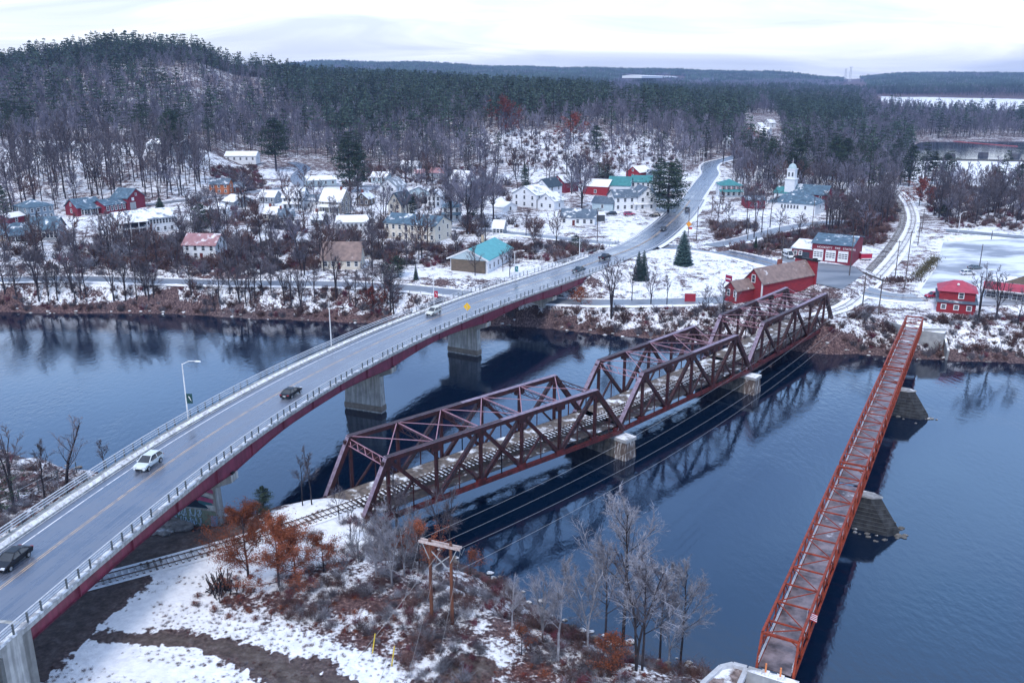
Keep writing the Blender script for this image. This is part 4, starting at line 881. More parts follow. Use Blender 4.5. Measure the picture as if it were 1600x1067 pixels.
def gable_block(root, W, D, wh, rh, ridge, wall, roof, x0=0.0, y0=0.0, z0=0.0, ov=.45, names=('wall', 'roof'), chim=None, th=.22):
    m_ = MB(); zb = -1.5 if z0 == 0 else z0
    m_.box((x0 + W / 2, y0 + D / 2, (z0 + wh + zb) / 2), (W, D, z0 + wh - zb)); zt = z0 + wh
    r_ = MB()
    if ridge == 'x':
        for xx in (x0, x0 + W): m_.add([(xx, y0, zt), (xx, y0 + D, zt), (xx, y0 + D / 2, zt + rh)], [(0, 1, 2)])
        s = rh / (D / 2)
        for ys, sg in ((y0 - ov, 1), (y0 + D + ov, -1)):
            A = [(x0 - ov, ys, zt - ov * s), (x0 + W + ov, ys, zt - ov * s), (x0 + W + ov, y0 + D / 2, zt + rh), (x0 - ov, y0 + D / 2, zt + rh)]
            B = [(a, b, c + th) for a, b, c in A]; r_.add(A + B, [(3, 2, 1, 0), (4, 5, 6, 7), (0, 1, 5, 4), (1, 2, 6, 5), (2, 3, 7, 6), (3, 0, 4, 7)])
    elif ridge == 'y':
        for yy in (y0, y0 + D): m_.add([(x0, yy, zt), (x0 + W, yy, zt), (x0 + W / 2, yy, zt + rh)], [(0, 1, 2)])
        s = rh / (W / 2)
        for xs in (x0 - ov, x0 + W + ov):
            A = [(xs, y0 - ov, zt - ov * s), (xs, y0 + D + ov, zt - ov * s), (x0 + W / 2, y0 + D + ov, zt + rh), (x0 + W / 2, y0 - ov, zt + rh)]
            B = [(a, b, c + th) for a, b, c in A]; r_.add(A + B, [(3, 2, 1, 0), (4, 5, 6, 7), (0, 1, 5, 4), (1, 2, 6, 5), (2, 3, 7, 6), (3, 0, 4, 7)])
    elif ridge == 'hip':
        i = min(W, D) / 2; A = [(x0 - ov, y0 - ov, zt), (x0 + W + ov, y0 - ov, zt), (x0 + W + ov, y0 + D + ov, zt), (x0 - ov, y0 + D + ov, zt)]
        T_ = [(x0 + i, y0 + D / 2, zt + rh), (x0 + W - i, y0 + D / 2, zt + rh)] if W >= D else [(x0 + W / 2, y0 + i, zt + rh), (x0 + W / 2, y0 + D - i, zt + rh)]
        r_.add(A + T_, [(3, 2, 1, 0), (0, 1, 5, 4), (1, 2, 5), (2, 3, 4, 5), (3, 0, 4)] if W >= D else [(3, 2, 1, 0), (0, 1, 4), (1, 2, 5, 4), (2, 3, 5), (3, 0, 4, 5)])
        r_.box((x0 + W / 2, y0 + D / 2, zt - .08), (W + 2 * ov, D + 2 * ov, .16))
    elif ridge == 'shed':
        A = [(x0 - ov, y0 - ov, zt), (x0 + W + ov, y0 - ov, zt), (x0 + W + ov, y0 + D + .1, zt + rh), (x0 - ov, y0 + D + .1, zt + rh)]; B = [(a, b, c + th) for a, b, c in A]
        r_.add(A + B, [(3, 2, 1, 0), (4, 5, 6, 7), (0, 1, 5, 4), (1, 2, 6, 5), (2, 3, 7, 6), (3, 0, 4, 7)]); m_.add([(x0, y0, zt), (x0, y0 + D, zt), (x0, y0 + D, zt + rh), (x0 + W, y0, zt), (x0 + W, y0 + D, zt), (x0 + W, y0 + D, zt + rh)], [(0, 1, 2), (3, 4, 5), (1, 4, 5, 2)])
    else:
        r_.box((x0 + W / 2, y0 + D / 2, zt + .15), (W + .5, D + .5, .3))
    w_ = m_.build(names[0], wm(wall), root); r = r_.build(names[1], rm(roof), root)
    if chim is not None:
        c = MB(); c.box((x0 + W * chim, y0 + D * .5, zt + rh + .35), (.8, .8, 1.7)); c.build('chimney', M_BRICK, r)
    return w_, r
def house(a, b, D, wh, rh, ridge, wall, roof, label, cat='house', name='house', fl=2, nf=3, ns=2, chim=None, door=None, porch=None, trim=M_TRIM, win=(1.0, 1.45), group=None, gw=True, z=None, extra=None, tw=1.0, snug=0.0):
    u0, v0 = a; u1, v1 = b
    g0, g1 = G(u0, v0), G(u1, v1)
    if z is None: z = (g0.z + g1.z) / 2
    p0, p1 = at(u0, v0, z), at(u1, v1, z); d = p1 - p0; W = float(np.linalg.norm(d)); rz = math.atan2(d[1], d[0])
    rz = max(min(rz, R(75)), R(-75))
    root = empty(name, (p0[0], p0[1], z), rz, label, cat, group)
    gable_block(root, W, D, wh, rh, ridge, wall, roof, chim=chim)
    st = wh / fl
    ww, hh = win
    for f in range(fl):
        zc = st * f + min(st * .55, 1.75)
        for k in range(nf):
            x = W * (k + .5) / nf
            if door is not None and f == 0 and abs(x / W - door) < .5 / nf: continue
            add_window(root, (x, -.02, zc), 0, ww, hh, trim, tw=tw)
        for k in range(ns):
            y = D * (k + .5) / ns
            add_window(root, (W + .02, y, zc), math.pi / 2, ww, hh, trim, tw=tw); add_window(root, (-.02, y, zc), -math.pi / 2, ww, hh, trim, tw=tw)
    if gw and rh > 2.2:
        if ridge == 'y': add_window(root, (W / 2, -.02, wh + rh * .32), 0, ww * .85, hh * .8, trim, tw=tw)
        elif ridge == 'x':
            add_window(root, (W + .02, D / 2, wh + rh * .3), math.pi / 2, ww * .85, hh * .8, trim, tw=tw); add_window(root, (-.02, D / 2, wh + rh * .3), -math.pi / 2, ww * .85, hh * .8, trim, tw=tw)
    if door is not None:
        m_ = MB(); m_.box((W * door, -.04, 1.05), (1.0, .08, 2.1)); dd = m_.build('door', mat('door_dark_red', (0.12, 0.02, 0.02), None, .6, 2.), root)
        m_ = MB(); m_.box((W * door + .35, -.1, 1.05), (.08, .06, .14)); m_.build('handle', M_GALV, dd)
    if porch:
        x0, x1, dp, hp = porch; m_ = MB(); m_.add([(W * x0, -dp, hp), (W * x1, -dp, hp), (W * x1, .0, hp + .7), (W * x0, 0, hp + .7), (W * x0, -dp, hp + .2), (W * x1, -dp, hp + .2), (W * x1, 0, hp + .9), (W * x0, 0, hp + .9)], [(3, 2, 1, 0), (4, 5, 6, 7), (0, 1, 5, 4), (1, 2, 6, 5), (3, 0, 4, 7)])
        pr = m_.build('porch_roof', rm('snow' if roof in ('snow', 'lightsnow', 'slate') else roof), root); n = max(2, int(W * (x1 - x0) / 2.6)); m_ = MB()
        for k in range(n + 1): m_.box((W * (x0 + (x1 - x0) * k / n) + (.08 if k == 0 else -.08 if k == n else 0), -dp + .1, hp / 2 - .4), (.16, .16, hp + .8))
        m_.box((W * (x0 + x1) / 2, -dp / 2, -.1), (W * (x1 - x0), dp, .35)); m_.build('porch_posts', M_TRIM, pr)
    if extra: extra(root, W, D, wh, rh)
    return root
def wing(x0, y0, W, D, wh, rh, ridge, wall, roof, nf=2, ns=0, fl=1, win=(1.0, 1.4)):
    def f(root, RW, RD, Rh, Rr):
        gable_block(root, W, D, wh, rh, ridge, wall, roof, x0=x0 * RW, y0=y0 * RD, names=('wing_wall', 'wing_roof'))
        for q in range(fl):
            for k in range(nf): add_window(root, (x0 * RW + W * (k + .5) / nf, y0 * RD - .02, wh / fl * q + 1.5), 0, *win)
            for k in range(ns): add_window(root, (x0 * RW + W + .02, y0 * RD + D * (k + .5) / ns, wh / fl * q + 1.5), math.pi / 2, *win)
    return f
# ---- left cluster
def barn_front(root, W, D, wh, rh):
    m_ = MB(); m_.box((W * .28, -.06, 1.5), (3.0, .12, 3.0)); m_.build('barn_door', M_TRIMG, root); m_ = MB(); m_.box((W * .3, -.06, 4.3), (1.3, .12, 1.3)); m_.build('loft_door', M_TRIM, root)
    gable_block(root, 11.0, 7.5, 3.2, 2.0, 'x', 'barn', 'slateblue', x0=-11.0, y0=1.0, names=('wing_wall', 'wing_roof'))
    for k in range(5): add_window(root, (-11 + 1.3 + 2.1 * k, .97, 1.8), 0, 1.0, 1.7, tw=1.3)
house((201, 328.5), (228, 324), 9, 5.0, 3.4, 'y', 'barn', 'slateblue', 'dark red gabled barn with white trim and long low window wing, below the bluff', 'barn', 'barn', nf=0, ns=1, extra=barn_front, win=(.8, 1.1))
def lp(root, W, D, wh, rh):
    pass
house((122, 338), (161, 333), 9, 3.4, 3.0, 'x', 'barn', 'slateblue', 'red cottage with grey roof and long white glazed porch, left of the barn wing', nf=0, ns=1, fl=1, porch=(.12, .95, 2.6, 2.5), extra=lambda r, W, D, wh, rh: [add_window(r, (W * .2 + 1.25 * k, -.02, 1.4), 0, .9, 1.8) for k in range(6)])
house((48, 347), (86, 342), 11, 5.6, 2.4, 'hip', 'bluegrey', 'slateblue', 'two storey blue grey house with hip roof under the wooded bluff', nf=4, ns=2)
house((14, 352), (37, 347), 5, 2.8, 1.2, 'x', 'barn', 'snow', 'low red shed with snow covered roof beside the hip roofed house', 'shed', 'shed', fl=1, nf=1, ns=0)
house((-14, 377), (14, 378), 8, 3.2, 2.4, 'x', 'tan', 'slateblue', 'tan cottage with blue grey roof cut by the left edge of the photo', fl=1, nf=3, ns=1, porch=(.0, .9, 1.8, 2.6))
house((16, 378), (46, 378), 9, 3.0, 3.0, 'x', 'dark', 'slateblue', 'dark cottage with a white porch roof along its front, beside the river bluff', fl=1, nf=3, ns=1, porch=(0, 1, 2.5, 2.4))
house((48, 376), (91, 375), 9, 4.0, 3.6, 'x', 'grey', 'slateblue', 'grey house with blue grey roof and white framed glazed front, rightmost of the front row', fl=1, nf=7, ns=2, win=(1.1, 1.9))
def sunroom(root, W, D, wh, rh):
    for k in range(4):
        m_ = MB(); m_.box((W * .02 + k * 3.0, -2.4, 1.2), (.3, .3, 7.6)); m_.build('porch_post', M_TRIM, root)
    m_ = MB(); m_.box((W * .02 + 4.5, -1.2, 2.7), (9.6, 2.6, .3)); m_.build('balcony_floor', M_TRIM, root)
    m_ = MB(); m_.box((W * .02 + 4.5, -.06, 3.9), (9.0, .1, 2.0)); m_.build('dark_glazing', M_GLASS, root)
    m_ = MB(); m_.add([(-.6, -2.8, 4.95), (W * .02 + 9.6, -2.8, 4.95), (W * .02 + 9.6, .2, 5.7), (-.6, .2, 5.7)], [(0, 1, 2, 3)]); m_.build('balcony_roof', rm('snow'), root)
    for k in range(11): add_window(root, (W * .45 + k * 1.15, -.02, 4.1), 0, .75, 1.5)
    for k in range(5): add_window(root, (W * .42 + k * 2.6, -.02, 1.4), 0, .9, 1.3)
house((187, 370), (277, 360), 11, 5.4, 2.6, 'x', 'white', 'lightsnow', 'long white two storey house with tall porch posts and a row of upstairs windows', nf=0, ns=2, extra=sunroom)
house((288, 405), (338, 406), 9, 4.8, 2.8, 'x', 'white', 'pink', 'white house with faded pink roof above the river road', nf=4, ns=2, door=.55)
house((328, 303), (358, 303), 7, 4.5, 2.2, 'x', 'orange', 'slate', 'orange brick house with slate roof at the foot of the wooded slope', fl=2, nf=3, ns=1, win=(.9, 1.1))
house((362, 302), (381, 301), 6, 2.8, 1.8, 'x', 'brick', 'slate', 'small brick cottage right of the orange brick house', fl=1, nf=2, ns=1)
house((331, 338), (358, 337), 8, 2.9, 2.4, 'hip', 'white', 'lightsnow', 'white cottage with snowy hip roof behind the lone green pine', fl=1, nf=2, ns=1)
house((366, 326), (396, 322), 8, 2.8, 2.2, 'y', 'grey', 'snow', 'low grey house under a thick white snowy roof left of the big white houses', fl=1, nf=2, ns=1)
house((58, 241), (118, 239), 10, 3.4, 2.2, 'x', 'grey', 'lightsnow', 'long grey green house on top of the left bluff behind the tree trunks', fl=1, nf=6, ns=1)
house((232, 239), (281, 241), 9, 5.0, 2.4, 'x', 'grey', 'lightsnow', 'grey two storey house behind trunks near the middle of the bluff top', fl=2, nf=4, ns=1)
house((352, 253), (400, 253), 9, 3.4, 2.2, 'x', 'white', 'snow', 'white low house on the bluff top, rightmost of those behind the trunks', fl=1, nf=5, ns=1)
# ---- centre left
house((442, 328), (474, 328), 12, 5.2, 3.6, 'x', 'white', 'lightsnow', 'big white farmhouse with pale blue grey roof and wraparound porch below the black hill road', nf=4, ns=2, porch=(0, 1, 2.2, 2.7), extra=wing(1.0, .25, 7, 7, 3.6, 2.0, 'x', 'white', 'slate'))
house((500, 332), (533, 334), 9, 5.0, 4.4, 'x', 'stone', 'snow', 'stone gabled house with white snow covered roof and front porch', nf=3, ns=3, porch=(-.05, .95, 2.8, 2.7), chim=.8)
house((527, 369), (575, 368), 12, 5.0, 1.6, 'x', 'white', 'snow', 'white building with red lower walls and snow covered roof, ribbon of small windows', nf=7, ns=2, fl=2, win=(.8, 1.0), extra=lambda r, W, D, wh, rh: MB().box((W * .22, -.9, .9), (W * .4, 1.8, 2.4)).build('red_annex', wm('barn'), r))
house((438, 350), (461, 349), 7, 3.0, 2.4, 'x', 'white', 'slate', 'small white house with blue grey roof and red brick chimney', fl=1, nf=4, ns=1, chim=.12)
house((607, 337), (627, 338.5), 10, 5.0, 4.4, 'y', 'cream', 'dark', 'cream steep gabled house with dark blue roof and dark red door', nf=2, ns=2, door=.72)
house((594, 312), (620, 313), 12, 6.2, 3.2, 'y', 'white', 'grey', 'tall white gabled house with grey dormer roof behind the cream house', nf=2, ns=3)
house((691, 345), (719, 345), 8, 5.4, 2.0, 'hip', 'white', 'slateblue', 'white two storey house with dark porch roof among bare trees', nf=3, ns=2, porch=(-.05, 1.05, 2.4, 2.5))
house((601, 372), (680, 379), 12, 5.8, 2.6, 'x', 'cream', 'slateblue', 'long cream and blue apartment house behind bare trees', 'apartment house', 'apartment_house', nf=8, ns=2)
house((648, 279), (662, 279), 7, 2.8, 1.8, 'x', 'grey', 'pink', 'small cottage with pink roof near the foot of the forest', fl=1, nf=2, ns=1)
house((671, 279), (696, 280), 8, 3.2, 2.2, 'x', 'grey', 'pink', 'grey house with pink roof edged in snow, at the foot of the forest', fl=1, nf=3, ns=1)
house((701, 289), (727, 291), 10, 3.0, 4.0, 'x', 'white', 'snow', 'white cottage with steep snow covered roof left of the tall bare maples', fl=1, nf=3, ns=1)
house((503, 421), (563, 421), 9, 3.2, 4.6, 'x', 'cream', 'brown', 'cream cottage with steep dark roof and pointed gable beside the river road', fl=1, nf=5, ns=2, door=.45)
house((481, 292), (526, 290), 8, 3.2, 1.6, 'x', 'pale', 'snow', 'pale teal bungalow behind the tallest pine right of the black hill road', fl=1, nf=4, ns=1)
house((640, 309), (668, 309), 8, 3.0, 1.8, 'y', 'pale', 'lightsnow', 'pale low house in the snow behind the cream steep gabled house', fl=1, nf=2, ns=1)
# teal roofed building beside the highway ramp
def tealx(root, W, D, wh, rh):
    m_ = MB(); m_.box((W * .5, -.5, 2.0), (W * .9, .8, 4.0)); m_.build('stone_front', wm('brown'), root)
    m_ = MB(); m_.add([(-.6, -1.1, wh), (W + .6, -1.1, wh), (W / 2, -1.1, wh + rh)], [(0, 1, 2)]); m_.build('teal_gable', wm('pale'), root)
    m_ = MB()
    m_.bar((-.8, -1.2, wh - .1), (W / 2, -1.2, wh + rh + .1), .2, .45); m_.bar((W + .8, -1.2, wh - .1), (W / 2, -1.2, wh + rh + .1), .2, .45); m_.build('barge_board', M_TRIM, root)
    m_ = MB(); m_.box((W * .35, D * .75, wh + rh + .6), (.8, .8, 2.2)); m_.build('chimney', wm('tan'), root)
house((704, 422.5), (762, 427), 22, 4.0, 3.0, 'y', 'white', 'paleteal', 'long hall with bright teal roof and brown stone front beside the bridge ramp', 'hall', 'village_hall', fl=1, nf=2, ns=6, extra=tealx)
# ---- centre right
house((801, 322), (838, 326), 12, 5.6, 3.4, 'y', 'white', 'lightsnow', 'white gabled house with attic window, left of two white gabled houses in front', nf=3, ns=3)
house((840, 326.5), (866, 329), 8, 3.8, 3.0, 'y', 'white', 'lightsnow', 'smaller white gabled garage house right of the white gabled house', nf=2, ns=1, fl=1)
house((836, 309), (857, 311), 11, 5.4, 3.2, 'y', 'white', 'dark', 'white house with dark teal gabled roof and dormer in front of the dark red barn', nf=2, ns=2)
house((861, 299), (882, 302), 9, 5.0, 3.0, 'y', 'barn', 'lightsnow', 'dark red gabled barn with white trimmed doors behind the white houses', 'barn', 'barn', nf=2, ns=1, door=.4)
house((787, 331), (808, 328), 6, 1.8, 1.8, 'y', 'white', 'snow', 'low white garage roof poking from the snow left of the white gabled house', 'garage', 'garage', fl=1, nf=1, ns=0)
house((911, 304), (949, 306), 11, 4.2, 2.6, 'x', 'red', 'snow', 'long bright red barn with snow covered roof joined to the teal roofed inn', 'barn', 'barn', fl=1, nf=1, ns=0)
house((950, 306), (984, 307), 12, 5.0, 3.4, 'x', 'white', 'teal', 'white building with deep teal roof between the red barn and the porch house', nf=2, ns=1, win=(1.1, 1.8), fl=1)
house((985, 303), (1016, 304), 11, 5.8, 2.4, 'x', 'white', 'teal', 'white two storey house with teal roof right behind the big white inn', nf=4, ns=1)
def crossg(root, W, D, wh, rh):
    gable_block(root, 8.5, D + 1.0, wh, 4.0, 'y', 'white', 'slate', x0=W - 8.5, y0=-1.0, names=('wing_wall', 'wing_roof'))
    for q in (0, 1):
        for k in range(2): add_window(root, (W - 8.5 + 2.2 + 4 * k, -1.02, 1.6 + 2.9 * q), 0)
    add_window(root, (W - 4.25, -1.02, wh + 1.2), 0)
house((960, 330), (1024, 328), 10, 5.8, 2.6, 'x', 'white', 'slate', 'big white two storey inn with cross gable and front porch beside the big conifer', 'inn', 'inn', nf=6, ns=2, porch=(.45, .9, 1.8, 2.6), extra=crossg)
house((925, 328), (957, 330), 9, 3.2, 2.2, 'x', 'pale', 'slate', 'pale green garage with grey roof left of the big white inn', 'garage', 'garage', fl=1, nf=1, ns=1)
house((876, 352), (929, 353.5), 9, 3.2, 2.6, 'x', 'white', 'slate', 'white ranch house with blue grey roof facing the bridge ramp', fl=1, nf=5, ns=1, door=.38)
house((930, 346), (945, 346), 5, 2.5, .4, 'flat', 'dark', 'snow', 'dark open carport beside the white ranch house', 'carport', 'carport', fl=1, nf=0, ns=0)
house((978, 279), (999, 281), 10, 3.8, 2.8, 'y', 'red', 'snow', 'small bright red barn with snow covered roof left of the big conifer', 'barn', 'barn', nf=1, ns=0, fl=1)
house((1126, 308), (1158, 308), 10, 5.4, 2.4, 'hip', 'white', 'teal', 'white two storey house with red shutters and a wide front porch by the main street', nf=4, ns=2, porch=(-.1, 1.05, 2.6, 2.6), extra=lambda r, W, D, wh, rh: [MB().box((W * (k + .5) / 4 + s * .8, -.05, wh / 2 + 1.55), (.4, .08, 1.5)).build('shutter', wm('barn'), r) for k in range(4) for s in (-1, 1)])
house((1166, 326), (1195, 326), 9, 3.6, 1.2, 'x', 'barn', 'slate', 'low dark red shed behind bare trunks left of the church hall', 'shed', 'shed', fl=1, nf=1, ns=0)
house((1128, 231), (1141, 231.5), 9, 4.6, 3.0, 'y', 'white', 'snow', 'small white gabled house above the bend of the upper road', nf=2, ns=2)
for k_, (uu, vv, ww_, lb) in enumerate([(1176, 205, 12, 'white gabled house high on the far hill road, nearest the forest'), (1186, 213, 13, 'white house with snowy roof halfway down the far hill road'), (1193, 199, 9, 'small white house at the very top of the far hill road'), (1252, 262, 11, 'white cottage among bare trees behind the church'), (1232, 258, 9, 'snow roofed cottage left of the white cottage behind the church'), (1180, 283, 11, 'white house with pale roof behind the trees above the porch house')]):
    house((uu, vv), (uu + ww_, vv + .5), 9, 4.2, 3.0, 'y' if k_ % 2 == 0 else 'x', 'white', 'snow' if k_ % 2 else 'lightsnow', lb, fl=2 if k_ % 2 == 0 else 1, nf=2, ns=1)
house((1231, 154.5), (1266, 154.8), 30, 6, 2.0, 'x', 'white', 'snow', 'long white flat building with snowy roof rising out of the distant forest', 'warehouse', 'warehouse', fl=1, nf=0, ns=0)
house((1003, 121.5), (1068, 123), 60, 5, 3.0, 'x', 'white', 'snow', 'very wide white roofed building on the far ridge', 'warehouse', 'warehouse', fl=1, nf=0, ns=0)
# ---- church: hall, nave and bell tower
ch = house((1199, 327.5), (1273, 333.5), 15, 3.6, 4.0, 'hip', 'white', 'slateblue', 'white church with domed bell tower, slate roofed nave and low white hall', 'church', 'church', fl=1, nf=0, ns=1)
Wc = 63 / FPX * 330
for k in range(6): add_window(ch, (6.2 + 1.35 * k, -.02, 2.0), 0, .6, 1.3, M_TRIMG)
add_window(ch, (16.2, -.02, 2.0), 0, .6, 1.3, M_TRIMG)
gable_block(ch, 14.5, 11, 5.6, 3.4, 'x', 'barn', 'slateblue', x0=5.0, y0=19.0, names=('nave_wall', 'nave_roof'))
gable_block(ch, 6.5, 8, 5.2, 2.2, 'x', 'white', 'teal', x0=-4.0, y0=20.0, names=('side_wall', 'side_roof'))
for k in range(4): add_window(ch, (6.8 + 3.4 * k, 18.98, 4.0), 0, .9, 2.2)
m_ = MB(); m_.box((2.6, 22.5, 5.0), (4.4, 4.4, 12.5)); m_.box((2.6, 22.5, 11.4), (5.0, 5.0, .45)); tw_ = m_.build('bell_tower', wm('white'), ch)
m_ = MB(); m_.box((2.6, 22.5, 13.6), (3.5, 3.5, 4.0)); m_.box((2.6, 22.5, 15.7), (4.1, 4.1, .4)); m_.build('belfry', wm('white'), tw_)
m_ = MB(); m_.sphere((2.6, 22.5, 15.9), 1.85, 14, 10, 1.25); m_.build('dome', mat('dome_pale', (0.40, 0.50, 0.52), (0.30, 0.40, 0.42), .5, 1.), tw_, True)
m_ = MB(); m_.tube([(2.6, 22.5, 18.0), (2.6, 22.5, 20.6)], [.14, .03], 6); m_.build('finial', M_TRIM, tw_)
for s_ in (-.8, .8): add_window(tw_, (2.6 + s_, 20.72, 13.5), 0, .55, 1.6, M_TRIMG)
# ---- fire station
fs = house((1267, 405), (1329.5, 411), 20, 5.4, 1.7, 'x', 'barn', 'slateblue', 'dark red fire station with three white garage doors and a slate roof', 'fire station', 'fire_station', fl=1, nf=0, ns=0, gw=False, z=8.9)
Wf = float(np.linalg.norm(at(1329.5, 411, 8.9) - at(1267, 405, 8.9)))
for k in range(3):
    x = Wf * (.155 + .31 * k) + .2; m_ = MB(); m_.box((x, -.06, 1.75), (Wf * .25, .14, 3.5)); gd = m_.build('garage_door', M_TRIM, fs); m_ = MB()
    for r_ in range(3):
        for c_ in range(3): m_.box((x + (c_ - 1) * Wf * .076, -.14, 1.25 + r_ * .62), (Wf * .064, .04, .3))
    m_.build('door_glazing', M_GLASS, gd)
gable_block(fs, 6.4, 12, 3.0, 1.2, 'shed', 'barn', 'lightsnow', x0=-6.4, y0=.3, names=('annex_wall', 'annex_roof'))
for x in (-5.2, -3.6): add_window(fs, (x, .28, 1.7), 0, .8, 1.1, tw=1.4)
m_ = MB(); m_.box((-1.9, .26, 1.1), (2.4, .1, 2.2)); m_.build('dark_entrance', M_GLASS, fs)
def text(s, size, loc, rot, parent, mt, name='lettering', ext=.02, align='LEFT'):
    cu = bpy.data.curves.new(name, 'FONT'); cu.body = s; cu.size = size; cu.extrude = ext; cu.align_x = align; cu.materials.append(mt)
    t_ = bpy.data.objects.new(name, cu); COL.objects.link(t_); dg = bpy.context.evaluated_depsgraph_get(); me = bpy.data.meshes.new_from_object(t_.evaluated_get(dg)); bpy.data.objects.remove(t_)
    o = bpy.data.objects.new(name, me); COL.objects.link(o); o.parent = parent; o.location = loc; o.rotation_euler = rot; return o
text('HOOKSETT   FIRE   STATION', .92, (Wf * .13, -.08, 4.0), (R(90), 0, 0), fs, M_TRIM)
# ---- red depot store beside the track
zd = 7.3
dp = house((1162, 461), (1190, 468), 22, 4.6, 3.4, 'y', 'red', 'brown', 'long bright red store with brown shingle roof and raised far parapet beside the rail bridge', 'store', 'store', fl=1, nf=0, ns=0, gw=False, z=zd)
q0_, q1_ = at(1162, 461, zd), at(1190, 468, zd)
Wd = float(np.linalg.norm(q1_ - q0_))
add_window(dp, (Wd * .48, -.02, 5.3), 0, 1.0, 1.9, tw=1.3)
for x in (0.1, Wd - .1):
    m_ = MB(); m_.box((x, -.08, 2.1), (.45, .16, 5.0)); m_.build('corner_trim', M_TRIM, dp)
m_ = MB(); m_.box((Wd / 2, 22.3, 3.4), (Wd + 1.2, .6, 9.6)); pw = m_.build('parapet_wall', wm('red'), dp); m_ = MB(); m_.box((Wd / 2, 22.3, 8.35), (Wd + 2.2, 1.3, .4)); m_.box((Wd * .1, 22.3, 8.7), (1.0, 1.0, .5)); m_.box((Wd * .95, 22.3, 8.7), (1.0, 1.0, .5)); m_.build('cornice', M_BLACK, pw)
m_ = MB(); m_.box((Wd * .42, 11, 8.4), (1.0, 1.0, 2.0)); m_.build('chimney', M_BRICK, dp)
gable_block(dp, Wd * .62, 7.0, 3.0, 2.0, 'y', 'red', 'brown', x0=-.6, y0=-7.0, names=('annex_wall', 'annex_roof'))
for x in (.6, 3.0): add_window(dp, (x, -7.02, 1.9), 0, .8, 1.6, tw=1.3)
m_ = MB(); m_.box((Wd * .62 - .65, -7.05, 1.5), (.4, .16, 3.2)); m_.build('annex_corner', M_TRIM, dp)
m_ = MB(); m_.box((-.4, -6.2, 5.4), (2.2, .25, 1.9)); sg = m_.build('roof_sign', mat('sign_crimson', (0.30, 0.01, 0.06), None, .5, 3.), dp); m_ = MB(); m_.box((-.4, -6.35, 5.35), (1.7, .04, .3)); m_.build('sign_stripe', M_TRIM, sg)
# ---- red two tier building at the right and the long red fascia shop
def tiers(root, W, D, wh, rh):
    m_ = MB(); m_.box((W / 2, 4.2, 4.0), (W - .6, 5.5, 2.6)); uw = m_.build('upper_wall', wm('red'), root)
    r_ = MB(); ov = .6; x0, x1, y0, y1, zt, rr_ = .3 - ov, W - .3 + ov, 1.45 - ov, 6.95 + ov + 3, 5.3, 2.3
    r_.add([(x0, y0, zt), (x1, y0, zt), (x1, y1, zt), (x0, y1, zt), ((x0 + x1) / 2 - 1.0, (y0 + y1) / 2, zt + rr_), ((x0 + x1) / 2 + 1.0, (y0 + y1) / 2, zt + rr_)], [(3, 2, 1, 0), (0, 1, 5, 4), (1, 2, 5), (2, 3, 4, 5), (3, 0, 4)]); r_.build('upper_roof', rm('red'), root)
    add_window(root, (W * .6, 1.4, 4.35), 0, 1.0, 1.3, tw=1.6)
    m_ = MB(); m_.sphere((W / 2, 3.4, 6.9), .35, 8, 6); m_.build('roof_vent', M_TRIM, root)
house((1463, 486), (1523, 491.5), 11, 2.6, 1.1, 'shed', 'red', 'slate', 'square red building with pink pyramid roof above a slate skirt roof near the foot bridge', 'shop', 'shop', fl=1, nf=3, ns=2, extra=tiers, z=6.6, win=(.9, 1.0), tw=1.6)
def fascia(root, W, D, wh, rh):
    m_ = MB(); m_.add([(-.5, -1.6, wh + .1), (W + .5, -1.6, wh + .1), (W + .5, -.4, wh + 2.2), (-.5, -.4, wh + 2.2)], [(0, 1, 2, 3)]); m_.build('red_fascia', rm('red'), root)
    m_ = MB(); m_.box((W / 2, -1.62, wh + .05), (W + 1.2, .12, .3)); m_.build('eave_board', M_TRIM, root)
    m_ = MB(); m_.add([(W * .22, D * .45, wh + .4), (W * .95, D * .45, wh + .4), (W * .55, D * .45, wh + 3.0)], [(0, 1, 2)]); m_.build('roof_gable', wm('brown'), root)
    for k in range(5): add_window(root, (W * (k + .5) / 5, -.02, 1.5), 0, 2.2, 1.6)
house((1537, 467), (1640, 479), 20, 3.0, .4, 'flat', 'grey', 'lightsnow', 'long low shop with dark red fascia and snowy flat roof at the right edge', 'shop', 'shop', fl=1, nf=0, ns=0, extra=fascia, z=6.9)
# small signs and structures
def signpost(u, v, w, h, hz, col, label, name='sign', z=None, legs=True, cat='sign'):
    g = G(u, v); o = empty(name, (g.x, g.y, g.z if z is None else z), 0, label, cat)
    m_ = MB(); m_.box((0, 0, hz + h / 2), (w, .15, h)); m_.build('panel', col, o)
    m_ = MB()
    for s in (-1, 1): m_.bar((s * w * .4, .05, -.3), (s * w * .4, .05, hz), .1, .1)
    m_.build('posts', M_WOODG, o); return o
signpost(1078, 472, 3.0, 2.2, .2, mat('sign_red', (0.34, 0.03, 0.05), (0.26, 0.02, 0.04), .6, 2.), 'square red board sign beside the lower road by the river', cat='sign')

